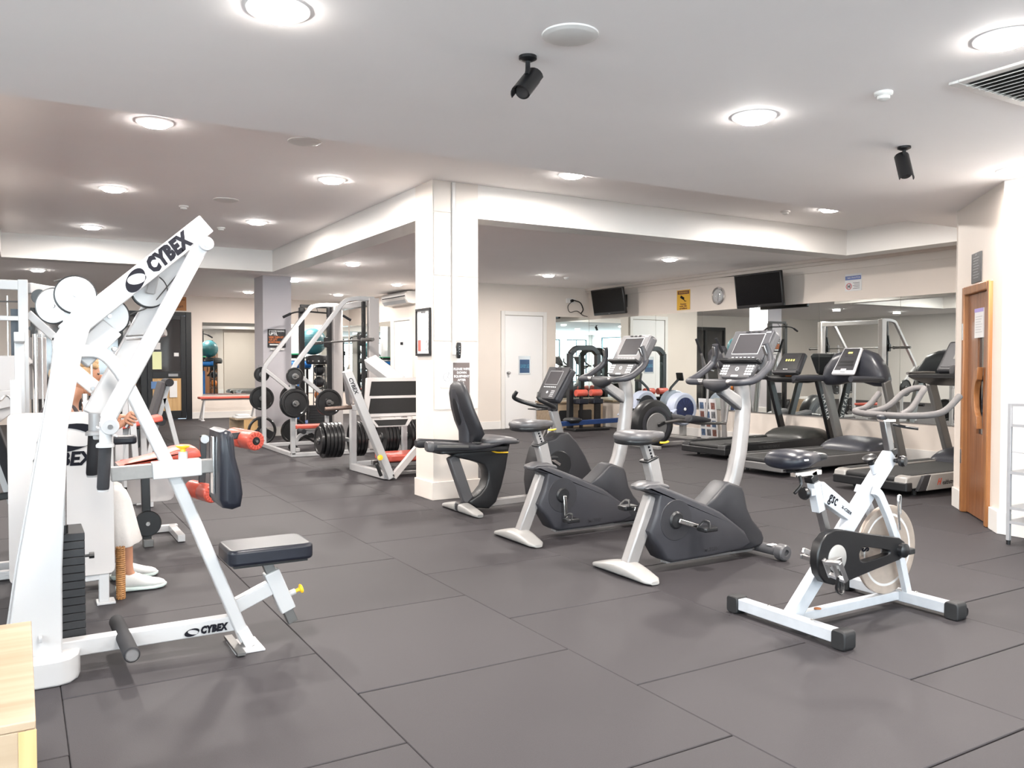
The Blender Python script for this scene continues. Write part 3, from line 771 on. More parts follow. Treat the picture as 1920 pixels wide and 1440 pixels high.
# thigh pad assembly
G().bar((.318, 3.80, .826), (.72, 3.80, .838), .05, .058).done('pad_slide_bar', gst_m, t, bev=.003)
G().bar((.475, 3.80, .8305), (.672, 3.80, .8365), .064, .072).done('slide_sleeve', white_m, t, bev=.004)
g = G(); g.cyl((.60, 3.80, .86), (.60, 3.80, .905), .019, n=18); k = g.done('pin_sleeve', white_m, t, bev=.002)
G().lathe((.60, 3.80, .903), (0, 0, 1), [(.012, 0), (.011, .012), (.027, .022), (.029, .027), (.024, .030), (0, .031)], 20).done('yellow_pin_knob', yel_m, k, label='yellow adjustment knob')
g = G(); g.obox((.722, 3.80, .84), (1, 0, 0), (0, 1, 0), (0, 0, 1), .008, .05, .25); g.done('pad_bracket', chrome_m, t, bev=.001)
pp = [(.727, .70), (.74, .665), (.78, .655), (.815, .665), (.825, .72), (.815, .80), (.795, .88), (.788, .97), (.775, .995), (.75, 1.0), (.73, .99), (.728, .9)]
G().dome_prism(pp, 3.66, 3.94, .03).done('chest_pad', vinyl_m, t, ang=50)
# guide rods and weight stack
g = G(); g.cyl((.152, 3.99, .50), (.158, 3.99, 1.30), .010, n=12); g.cyl((.152, 4.12, .50), (.158, 4.12, 1.20), .010, n=12)
g.done('guide_rod', chrome_m, t)
for i in range(13):
    z = .125 + i * .034
    G().box(.135, .228, 3.955, 4.19, z, z + .0325).done('weight_plate', dkst_m if i == 99 else mat('stack_iron', (.014, .0145, .017), .55, noise=.2, nscale=90), t, bev=.002, seg=1)
g = G(); g.cyl((.152, 3.99, .565), (.152, 3.99, .60), .016, n=14); g.done('rod_bushing', black_m, t)
g = G(); g.cyl((.228, 4.03, .45), (.262, 4.03, .45), .006, n=10); g.cyl((.248, 4.03, .45), (.268, 4.03, .45), .014, n=8); g.done('selector_pin', black_m, t)

# wooden plyo box in the corner
t = thing('plyometric_box', 'pale wooden box in the bottom left corner', 'box', (-.25, 2.5, 0), 0)
bx0, bx1, by0, by1, bz = -.52, .02, 2.10, 2.92, .50
G().box(bx0, bx1, by0, by1, bz - .02, bz).done('top_panel', ply_m, t, bev=.003)
G().box(bx1 - .02, bx1, by0, by1, 0, bz - .02).done('side_panel', ply_m, t, bev=.002)
G().box(bx0, bx0 + .02, by0, by1, 0, bz - .02).done('side_panel', ply_m, t, bev=.002)
G().box(bx0 + .02, bx1 - .02, by0, by0 + .02, 0, bz - .02).done('end_panel', ply_m, t, bev=.002)
G().box(bx1 - .034, bx1 + .001, by0 - .004, by0, 0.005, bz - .02).done('corner_strip', plyd_m, t, bev=.001)
G().box(bx0 + .02, bx1 - .02, by1 - .02, by1, 0, bz - .02).done('end_panel', ply_m, t, bev=.002)

# ================================================================ second white machine behind (user seated)
t = thing('chest_press_machine', 'white shrouded machine with large CYBEX lettering, the seated woman uses it', 'gym machine', (.2, 4.95, 0))
g = G(); g.rbox(-.06, .425, 4.90, 4.915, .16, 1.03, .03, axis='y')
g.box(-.06, -.045, 4.915, 5.12, .20, 1.0)
g.done('shroud_panel', white2_m, t, bev=.003)
crescent((.21, 4.895, .895), (1, 0, 0), (0, 0, 1), .27, .15, ink_m, t, tilt=.55)
text('CYBEX', (.185, 4.897, .782), (1, 0, 0), (0, 0, 1), .098, ink_m, t, bold=.004, shear=.15, sx=.92)
g = G(); g.bar((.372, 4.93, .01), (.372, 4.93, .35), .05, .05); g.bar((-.02, 4.96, .14), (.372, 4.93, .155), .05, .05); g.bar((-.02, 4.96, .0), (-.02, 4.96, 1.2), .05, .05); g.bar((.0, 5.36, .0), (.0, 5.36, 1.45), .05, .05); g.bar((0, 4.96, 1.42), (0, 5.36, 1.42), .05, .05)
g.bar((0, 5.36, .05), (.40, 5.36, .05), .05, .05)
g.done('frame', white_m, t, bev=.004)
G().box(.335, .425, 4.88, 4.98, 0, .012).done('foot_plate', white_m, t, bev=.002)
G().bar((.19, 5.0, 1.30), (.352, 5.0, 1.145), .04, .075).done('lever_arm', white2_m, t, bev=.006)
g = G(); g.cyl((.335, 4.975, 1.150), (.335, 4.97, 1.150), .010, n=14); g.done('lever_bolt', steel_m, t)
g = G(); g.cyl((.332, 5.0, 1.03), (.332, 5.0, 1.40), .006, n=10); g.cyl((.30, 5.03, 1.02), (.30, 5.03, 1.12), .016, n=12); g.done('guide_rod', chrome_m, t)
G().bar((.345, 5.0, 1.13), (.37, 5.0, 1.17), .035, .03).done('lever_end_cap', rubber_m, t, bev=.003)
G().bar((.30, 5.02, 1.08), (.325, 5.02, .99), .03, .035).done('link', white_m, t, bev=.003)
g = G(); g.cyl((.505, 5.085, .925), (.575, 5.085, 1.035), .011, n=12); g.done('handle', steel_m, t)
g = G(); g.tube([(.0, 5.3, .98), (.3, 5.36, .93), (.49, 5.36, .95)], .018, 10); g.done('handle_bar', white_m, t)
pad('seat_cushion', -.0, .30, 5.10, 5.34, .36, .425, t)
pad('back_cushion', -.24, -.17, 5.06, 5.34, .58, 1.15, t)
g = G(); g.bar((.05, 5.36, .0), (.05, 5.36, .45), .05, .05); g.done('seat_post', white_m, t, bev=.003)
pad('arm_pad', .44, .60, 5.42, 5.52, .80, .85, t)

# ================================================================ the woman seated in the machine
wm = thing('person', 'seated woman with blonde hair, white cropped trousers and white trainers', 'person', (.2, 5.22, 0))
skin_m = mat('skin', (.42, .20, .12), .5, noise=.04, nscale=20)
top_m = mat('dark_plaid_top', (.035, .022, .026), .75, noise=.08, nscale=60, bump=.2, bscale=300)
hair_m = mat('blonde_hair', (.46, .29, .15), .5, noise=.25, nscale=40)
cloth_m = mat('white_cotton', (.56, .53, .51), .8, noise=.03, nscale=60, bump=.3, bscale=120)
shoe_m = mat('white_knit', (.58, .58, .57), .65, noise=.04, nscale=120, bump=.2, bscale=300)
def skin_body(name, nodes, edges, m, parent, lv=2):
    me = bpy.data.meshes.new(name)
    inv = ident(parent).inverted()
    me.from_pydata([tuple(inv @ V(n[:3])) for n in nodes], edges, [])
    o = bpy.data.objects.new(name, me); COL.objects.link(o); o.parent = parent; ORG[o] = ident(parent)
    o.modifiers.new('skin', 'SKIN')
    for i, n in enumerate(nodes):
        r = n[3] if isinstance(n[3], tuple) else (n[3], n[3])
        me.skin_vertices[0].data[i].radius = r
    me.skin_vertices[0].data[0].use_root = True
    o.modifiers['skin'].use_smooth_shade = True
    s_ = o.modifiers.new('sub', 'SUBSURF'); s_.levels = lv; s_.render_levels = lv
    me.materials.append(m)
    return o
yc = 5.22
N = [(.13, yc, .56, (.11, .15)), (.15, yc, .72, (.09, .13)), (.17, yc, .90, (.095, .16)), (.19, yc, 1.03, (.08, .14)), (.23, yc, 1.08, .05), (.265, yc, 1.13, .048), (.30, yc, 1.18, .06),
     (.19, yc - .15, 1.02, .05), (.21, yc - .20, .86, .038), (.36, yc - .14, .88, .030), (.475, yc - .13, .94, .020), (.508, yc - .135, .965, .018),
     (.19, yc + .15, 1.02, .05), (.21, yc + .20, .86, .038), (.36, yc + .18, .88, .030), (.46, yc + .165, .935, .020), (.490, yc + .155, .950, .018),
     (.17, yc - .09, .55, .085), (.42, yc - .10, .54, .062), (.49, yc - .10, .30, .050), (.508, yc - .10, .10, .032), (.54, yc - .10, .06, .034), (.64, yc - .10, .038, .024),
     (.17, yc + .09, .55, .085), (.43, yc + .12, .56, .062), (.49, yc + .14, .32, .050), (.508, yc + .20, .10, .032), (.54, yc + .20, .06, .034), (.63, yc + .20, .038, .024)]
Ed = [(0, 1), (1, 2), (2, 3), (3, 4), (4, 5), (5, 6), (3, 7), (7, 8), (8, 9), (9, 10), (10, 11), (3, 12), (12, 13), (13, 14), (14, 15), (15, 16),
      (0, 17), (17, 18), (18, 19), (19, 20), (20, 21), (21, 22), (0, 23), (23, 24), (24, 25), (25, 26), (26, 27), (27, 28)]
skin_body('body', N, Ed, skin_m, wm)
hd = V((.298, yc, 1.205))
g = G(); g.ell(hd + V((.0, 0, .02)), (.090, .072, .105), 20, 14); g.ell(hd + V((.035, 0, -.045)), (.058, .055, .058), 16, 10)
g.ell(hd + V((.096, 0, -.005)), (.018, .012, .020), 10, 8)
for s in (-1, 1): g.ell(hd + V((-.005, s * .072, -.005)), (.018, .010, .030), 10, 8)
hdo = g.done('head', skin_m, wm, ang=80)
def hand(c, ax, out, side):
    # palm behind the bar, four unequal fingers curled round it, thumb closing from the other side
    c = V(c); ax = V(ax).normalized(); out = V(out); out = (out - ax * out.dot(ax)).normalized(); sd_ = ax.cross(out) * side
    g = G(); rot = Matrix((sd_, ax, out)).transposed()
    g.ell(c - out * .022, (.020, .040, .015), 14, 10, rot)
    for k, L in enumerate((.9, 1.0, .97, .8)):
        o_ = c + ax * (.030 - k * .019)
        pts = [o_ - out * .022 - sd_ * .010, o_ - out * .008 - sd_ * .026 * L, o_ + out * .016 - sd_ * .022 * L, o_ + out * .024 * L + sd_ * .002, o_ + out * .016 + sd_ * .018 * L]
        g.tube(pts, [.0085, .0085, .008, .0075, .006], 8, rnd=.012)
    g.tube([c - out * .022 + ax * .020 + sd_ * .012, c + ax * .036 + sd_ * .026 - out * .004, c + ax * .040 + sd_ * .018 + out * .018], [.010, .009, .007], 8, rnd=.015)
    g.done('hand', skin_m, wm, ang=70)
hand((.535, 5.085, .972), (.55, 0, .85), (1, 0, -.4), 1)
hand((.515, 5.375, .952), (0, 1, 0), (1, 0, .1), 1)
g = G()
for s in (-1, 1): g.ell(hd + V((.078, s * .030, .020)), (.009, .013, .007), 10, 6)
g.done('eyes', mat('eye_dark', (.06, .04, .03), .3), hdo)
g = G(); g.ell(hd + V((.084, 0, -.048)), (.009, .022, .006), 10, 6); g.done('mouth', mat('lips', (.50, .16, .13), .5), hdo)
# hair: swept back locks
g = G(); g.ell(hd + V((-.018, 0, .042)), (.095, .083, .100), 20, 12)
for k in range(9):
    a = -1.1 + 2.2 * k / 8
    y = sin(a) * .075; z = cos(a) * .10
    g.tube([hd + V((.075, y * .7, .02 + z * .85)), hd + V((.02, y * 1.12, .035 + z * 1.05)), hd + V((-.07, y * 1.1, .03 + z * .8)), hd + V((-.115, y * .5, -.01))], [.014, .020, .020, .010], 8, rnd=.04)
g.ell(hd + V((-.125, 0, .02)), (.04, .04, .045), 12, 8)
g.done('hair', hair_m, wm, ang=60)
# top (dark plaid), trousers, shoes
N2 = [(.13, yc, .60, (.12, .165)), (.15, yc, .74, (.102, .142)), (.17, yc, .90, (.107, .172)), (.19, yc, 1.03, (.09, .150)), (.215, yc, 1.07, (.06, .07)),
      (.19, yc - .155, 1.02, .060), (.205, yc - .195, .93, .050), (.19, yc + .155, 1.02, .060), (.205, yc + .195, .93, .050)]
skin_body('shirt', N2, [(0, 1), (1, 2), (2, 3), (3, 4), (3, 5), (5, 6), (3, 7), (7, 8)], top_m, wm)
nodes = [(.13, yc, .57, (.12, .16)), (.16, yc - .09, .565, .10), (.25, yc - .10, .565, .092), (.42, yc - .10, .555, .080), (.45, yc - .10, .50, .070),
         (.16, yc + .10, .565, .10), (.25, yc + .12, .565, .092), (.43, yc + .13, .555, .080), (.46, yc + .14, .50, .070)]
skin_body('trousers', nodes, [(0, 1), (1, 2), (2, 3), (3, 4), (0, 5), (5, 6), (6, 7), (7, 8)], cloth_m, wm)
for ys, ph in ((yc - .10, 0.0), (yc + .15, 1.7)):
    n = 36; rows = [(.60, .405, .060, .070), (.575, .43, .075, .080), (.52, .445, .084, .085), (.44, .462, .086, .088), (.36, .472, .092, .094), (.27, .478, .102, .104), (.262, .478, .098, .100), (.30, .476, .090, .092)]
    vs = []
    for i, (z, xc, rx, ry) in enumerate(rows):
        amp = .10 * max(0, (.58 - z) / .32)
        for k in range(n):
            a = 2 * pi * k / n; f_ = 1 + amp * sin(5 * a + ph + z * 6) * .6 + amp * .4 * sin(9 * a + ph)
            vs.append((xc + rx * cos(a) * f_, ys + ry * sin(a) * f_, z + (.018 * cos(a) if z < .31 else 0)))
    fs = [(i * n + k, i * n + (k + 1) % n, (i + 1) * n + (k + 1) % n, (i + 1) * n + k) for i in range(len(rows) - 1) for k in range(n)] + [tuple(range(n))]
    g = G(); g._add(vs, fs); g.done('trouser_leg', cloth_m, wm, ang=80)
def shoe(x, y, rz, par):
    g = G(); g.loft([(x - .138, y, .014, .03, .07), (x - .13, y, .032, .016, .088), (x - .10, y, .040, .014, .104), (x - .055, y, .040, .014, .106), (x - .02, y, .041, .014, .096), (x + .03, y, .046, .014, .076), (x + .08, y, .049, .014, .060), (x + .125, y, .042, .014, .050), (x + .150, y, .026, .016, .040), (x + .158, y, .008, .02, .032)], 20, 2.4)
    o = g.done('shoe', shoe_m, par, ang=70)
    s = G(); s.loft([(x - .150, y, .018, .010, .030), (x - .13, y, .040, .002, .030), (x - .05, y, .042, .002, .024), (x + .03, y, .049, .002, .022), (x + .09, y, .052, .002, .024), (x + .14, y, .036, .004, .026), (x + .166, y, .012, .012, .026)], 20, 5)
    s.done('sole', mat('sole_foam', (.5, .58, .56), .6), o, ang=50)
    l = G()
    for k in range(4): l.tube([(x - .035 + k * .024, y - .026, .086 - k * .009), (x - .025 + k * .024, y, .103 - k * .0105), (x - .035 + k * .024, y + .026, .086 - k * .009)], .0035, 6, rnd=.02)
    l.done('laces', shoe_m, o)
    for ob in [o] + kids(o):
        for v in ob.data.vertices: v.co.x = (x - .02 - wm.location.x) + (v.co.x - (x - .02 - wm.location.x)) * .84
shoe(.575, yc - .10, 0, wm); shoe(.57, yc + .20, 0, wm)

# woven bottle / basket by the machine leg
t = thing('woven_basket', 'narrow woven straw basket standing at the white machine leg', 'basket', (.435, 4.985, 0))
g = G()
for k in range(24):
    g.torus((.458, 4.965, .012 + k * .0115), (0, 0, 1), .021 - .003 * abs(k - 12) / 12, .0055, 16, 6)
for k in range(8):
    a = k * pi / 4; g.cyl((.458 + .02 * cos(a), 4.965 + .02 * sin(a), 0), (.458 + .02 * cos(a), 4.965 + .02 * sin(a), .285), .004, n=6)
g.cyl((.458, 4.965, 0), (.458, 4.965, .27), .018, n=14)
g.done('weave', mat('straw', (.30, .14, .045), .5, noise=.3, nscale=60), t)

# ================================================================ white multi station at the left edge
t = thing('multi_station', 'tall white multi station frame at the left edge of the picture', 'gym machine', (-.1, 6.0, 0))
for x, y, zt in ((.022, 6.0, 1.80), (-.42, 6.0, 1.80), (.022, 6.9, 1.80)): G().bar((x, y, 0), (x, y, zt), .055, .055, side=(0, 1, 0)).done('post', white_m, t, bev=.004)
for b_ in (((-.5, 6.0, 1.765), (.0, 6.0, 1.765), .05, .06), ((.045, 6.05, 1.755), (.26, 6.3, 1.745), .05, .065, (1, 0, 0)), ((-.42, 6.0, 1.56), (.0, 6.0, 1.56), .05, .03), ((.02, 6.03, 1.77), (.02, 6.87, 1.77), .05, .05, (1, 0, 0)), ((.02, 6.03, .03), (.02, 6.87, .03), .05, .05, (1, 0, 0)), ((-.42, 6.0, .03), (.02, 6.0, .03), .05, .05),
           ((.045, 6.1, 1.60), (.20, 6.1, 1.44), .04, .05), ((.20, 6.1, 1.45), (.215, 6.1, 1.25), .04, .05), ((-.1, 6.0, 1.18), (.05, 6.2, 1.30), .05, .05)):
    G().bar(*b_).done('crossbeam', white_m, t, bev=.004)
g = G(); g.cyl((.085, 6.15, .45), (.085, 6.15, 1.47), .016, n=12); g.cyl((-.06, 6.02, .3), (-.06, 6.02, 1.7), .004, n=6); g.cyl((.125, 6.15, .45), (.125, 6.15, 1.47), .006, n=12)
g.done('guide_rod', chrome_m, t)
g = G(); g.cyl((-.5, 6.0, 1.655), (.0, 6.0, 1.665), .005, n=8); g.done('cable', dkst_m, t)
G().box(-.045, -.005, 6.03, 6.10, 1.12, 1.62).done('side_shroud', mat('navy_panel', (.02, .03, .045), .4, noise=.05, nscale=9), t)
g = G(); g.prism([(-.14, .90), (-.02, 1.0), (-.02, 1.33), (-.14, 1.33)], 5.90, 5.93); g.prism([(-.14, 1.0), (-.05, 1.02), (-.05, 1.12), (-.14, 1.12)], 5.86, 5.89)
g.done('shroud_panel', white2_m, t, bev=.004)
g = G(); g.tube([(-.13, 5.86, 1.10), (-.11, 5.86, 1.05), (-.07, 5.86, 1.10), (-.04, 5.86, 1.05)], .008, 8); g.done('hinge_link', chrome_m, t)
G().obox((-.025, 5.92, 1.065), (1, 0, -.7), (0, 1, 0), (.7, 0, 1), .05, .03, .03).done('latch', chrome_m, t, bev=.002)
g = G(); g.box(.04, .16, 6.20, 6.24, .35, .95); g.box(.05, .15, 6.2, 6.24, 1.05, 1.45)
g.done('rear_shroud', white2_m, t, bev=.004)
pad('chest_cushion', .05, .09, 6.0, 6.2, .76, .95, t)
G().lathe((.11, 6.0, 1.70), (.2, 1, 0), [(0, 0), (.045, 0), (.048, .01), (.045, .02), (0, .02)], 24).done('pulley', black_m, t)
g = G(); g.cyl((.06, 6.0, 1.50), (.06, 5.985, 1.50), .012, n=12); g.cyl((.09, 6.0, 1.48), (.09, 5.985, 1.48), .009, n=12); g.done('bolt', black_m, t)
# black sloping backrest in front of it
t = thing('incline_seat', 'black sloping backrest on a white frame at the left edge', 'gym machine', (-.1, 5.7, 0))
g = G(); g.obox((-.075, 5.75, .70), (.30, 0, -1), (0, 1, 0), (1, 0, .30), .52, .28, .06); g.done('backrest', foam_m, t, bev=.012, seg=3)
g = G(); g.obox((-.125, 5.72, .50), (1, 0, .1), (0, 1, 0), (-.1, 0, 1), .16, .05, .04); g.done('rubber_block', black_m, t, bev=.005)
g = G(); g.bar((-.20, 5.75, .95), (-.02, 5.75, .35), .05, .04); g.bar((-.02, 5.75, .37), (.02, 5.75, .04), .05, .05); g.bar((-.35, 5.75, .03), (.03, 5.75, .03), .05, .05); g.bar((-.30, 5.75, .03), (-.20, 5.75, .95), .05, .05); g.bar((.0, 5.45, .03), (.0, 5.93, .03), .05, .05, side=(1, 0, 0))
g.done('frame', white_m, t, bev=.004)

# ================================================================ leg curl bench with red pads
t = thing('leg_curl_bench', 'bench with a curved red pad and round red leg rollers behind the black seat', 'gym machine', (.9, 6.3, 0))
yl = 6.3
g = G(); g.dome_prism([(.565, .590), (.80, .640), (.93, .685), (1.0, .695), (1.06, .69), (1.09, .66), (1.10, .62), (1.05, .60), (.90, .605), (.60, .575)], yl - .13, yl + .15, .025)
g.done('bench_pad', red_m, t, ang=50)
G().prism([(.60, .560), (1.05, .590), (1.05, .600), (.90, .603), (.60, .573)], yl - .12, yl + .13).done('pad_board', black_m, t, bev=.003)
G().bar((.60, yl, .545), (1.03, yl, .58), .05, .03).done('bench_rail', black_m, t, bev=.003)
G().bar((.742, yl, .56), (.752, yl, .05), .05, .055).done('support_leg', black_m, t, bev=.003)
w_ = G(); w_.lathe((.752, yl - .05, .165), (0, 1, 0), [(0, 0), (.085, 0), (.09, .006), (.09, .018), (.085, .024), (0, .024)], 32); w_.done('cam_wheel', black_m, t)
G().lathe((.752, yl - .06, .165), (0, 1, 0), [(0, 0), (.014, 0), (.018, .01), (0, .01)], 14).done('cam_bolt', chrome_m, t)
G().box(.725, .79, yl - .05, yl + .05, 0, .055).done('foot_block', dkst_m, t, bev=.004)
def roller(c, ax, L, r):
    c = V(c); a = V(ax).normalized()
    prof = [(r * .55, 0), (r * .86, .0), (r, .012)] + [(r, L * .42), (r * .86, L * .47), (r, L * .52)] + [(r, L - .012), (r * .86, L), (r * .55, L)]
    ro = G().lathe(c, a, prof, 28).done('leg_roller', red_m, t)
    G().lathe(c + a * (-.006), a, [(0, 0), (r * .38, 0), (r * .46, .008), (0, .008)], 20).done('roller_hub', black_m, ro)
    G().lathe(c + a * (-.014), a, [(0, 0), (r * .15, 0), (r * .15, .010), (0, .010)], 12).done('roller_bolt', chrome_m, ro)
    g = G(); u = a.cross(V((0, 0, 1))).normalized(); v = a.cross(u)
    for k in range(14):
        th = 2 * pi * k / 14; e = u * cos(th) + v * sin(th)
        g.bar(c + e * r * .55 - a * .001, c + e * r * .95 - a * .001, .004, .004, side=a)
    g.done('roller_ribs', mat('dark_red', (.35, .03, .02), .5), ro)
roller((1.475, 6.15, .715), (-.30, 1, .04), .34, .070)
roller((1.165, 6.13, .355), (-.30, 1, .03), .32, .064)
g = G(); g.bar((1.135, 6.3, .76), (1.12, 6.3, .40), .03, .045); g.bar((1.15, 6.3, .735), (1.45, 6.3, .755), .03, .045)
g.done('leg_arm', black_m, t, bev=.003)
g = G(); g.lathe((1.14, 6.27, .735), (0, 1, 0), [(0, 0), (.03, 0), (.03, .05), (0, .05)], 20); g.done('pivot', steel_m, t)
g = G(); g.bar((.60, 6.75, .03), (1.02, 6.75, .03), .05, .05); g.bar((.98, 6.3, .03), (.98, 6.75, .03), .05, .05, side=(1, 0, 0)); g.bar((.62, 6.75, .03), (.62, 6.75, .9), .05, .05)
g.bar((.62, 6.72, .55), (.74, 6.33, .55), .04, .04)
g.done('frame', white_m, t, bev=.004)
g = G(); g.rbox(.66, .98, 6.60, 6.63, .26, .56, .05, axis='y'); g.done('weight_shroud', white2_m, t, bev=.003)
text('INTL', (.74, 6.595, .50), (.9, 0, -.6), (.6, 0, .9), .06, ink_m, t, bold=.001)

# ================================================================ benches and rig between the machine and the reception
t = thing('decline_bench', 'grey padded board bench standing upright before the reception door', 'bench', (1.36, 10.2, 0))
g = G(); g.obox((1.325, 10.2, .83), (.28, 0, 1), (0, 1, 0), (1, 0, -.28), .50, .30, .06); g.done('board_pad', mat('grey_textile', (.06, .055, .058), .8, noise=.15, nscale=200), t, bev=.012)
g = G(); g.bar((1.47, 10.2, 1.07), (1.29, 10.2, .42), .05, .045); g.bar((1.29, 10.2, .42), (1.20, 10.2, .02), .05, .05); g.bar((1.42, 10.2, .88), (1.62, 10.2, .02), .05, .05); g.bar((1.20, 10.2, .03), (1.62, 10.2, .03), .05, .05)
g.done('frame', white_m, t, bev=.003)
g = G(); g.cyl((1.45, 10.02, 1.06), (1.45, 10.38, 1.06), .045, n=18); g.cyl((1.36, 10.02, .62), (1.36, 10.38, .62), .045, n=18); g.done('foam_roll', foam_m, t)
t = thing('flat_red_bench', 'red padded bench just behind the seated woman\'s hands', 'bench', (.9, 8.2, 0))
g = G(); g.obox((.90, 8.2, .745), (1, 0, .18), (0, 1, 0), (-.18, 0, 1), .42, .26, .055); g.done('pad', red_m, t, bev=.014, seg=3)
g = G(); g.bar((.95, 8.2, .72), (.98, 8.2, .02), .05, .05); g.bar((.82, 8.2, .72), (.68, 8.2, .02), .05, .05); g.bar((.66, 8.2, .03), (1.02, 8.2, .03), .05, .05); g.bar((.98, 7.95, .03), (.98, 8.45, .03), .05, .05, side=(1, 0, 0))
g.bar((.82, 8.05, 1.3), (.90, 8.05, .02), .05, .05)
g.done('frame', white_m, t, bev=.003)
g = G(); g.rbox(.86, .92, 8.1, 8.35, .52, .70, .02, axis='y'); g.done('rubber_guard', black_m, t, bev=.01)
t = thing('preacher_seat', 'small orange padded seat between the white machine arms', 'gym machine', (.86, 9.0, 0))
g = G(); g.rbox(.80, .98, 8.9, 9.15, 1.05, 1.26, .02, axis='y'); g.done('orange_pad', orange_m, t, bev=.015, seg=3)
g = G(); g.bar((.89, 9.02, 1.05), (.89, 9.02, .0), .05, .05); g.bar((.80, 9.02, .03), (1.1, 9.02, .03), .05, .05); g.done('frame', white_m, t, bev=.003)
# white cable rig with dumbbells behind it
t = thing('dumbbell_rack', 'white rack with chrome dumbbells before the dark shopfront', 'rack', (1.3, 15.0, 0))
g = G()
for x in (.75, 1.55): g.bar((x, 15.0, 0), (x + .02, 15.15, 1.75), .05, .05)
for z in (.5, 1.0, 1.45): g.bar((.70, 15.0, z), (1.62, 15.0, z), .22, .03)
g.done('frame', white_m, t, bev=.003)
db = None
NTH = ['first', 'second', 'third', 'fourth', 'fifth']
for z, SH in ((.53, 'lowest'), (1.03, 'middle'), (1.48, 'top')):
    for k in range(5):
        x = .88 + k * .15
        if db is None:
            db = thing('dumbbell', '', 'dumbbell', (x, 15.0, z + .026), 0, 'chrome dumbbells on the white rack')
            G().cyl((-.0, -.05, 0), (0, .05, 0), .014, n=12).done('grip', chrome_m, db, local=True)
            g = G(); g.cyl((0, -.09, 0), (0, -.05, 0), .04, n=16); g.cyl((0, .05, 0), (0, .09, 0), .04, n=16); g.done('heads', steel_m, db, local=True, bev=.004)
            db['label'] = 'small chrome dumbbell on the lowest shelf of the white rack, first from the left'
        else: copy_tree(db, (x, 15.0, z + .026), label='small chrome dumbbell on the %s shelf of the white rack, %s from the left' % (SH, NTH[k]))
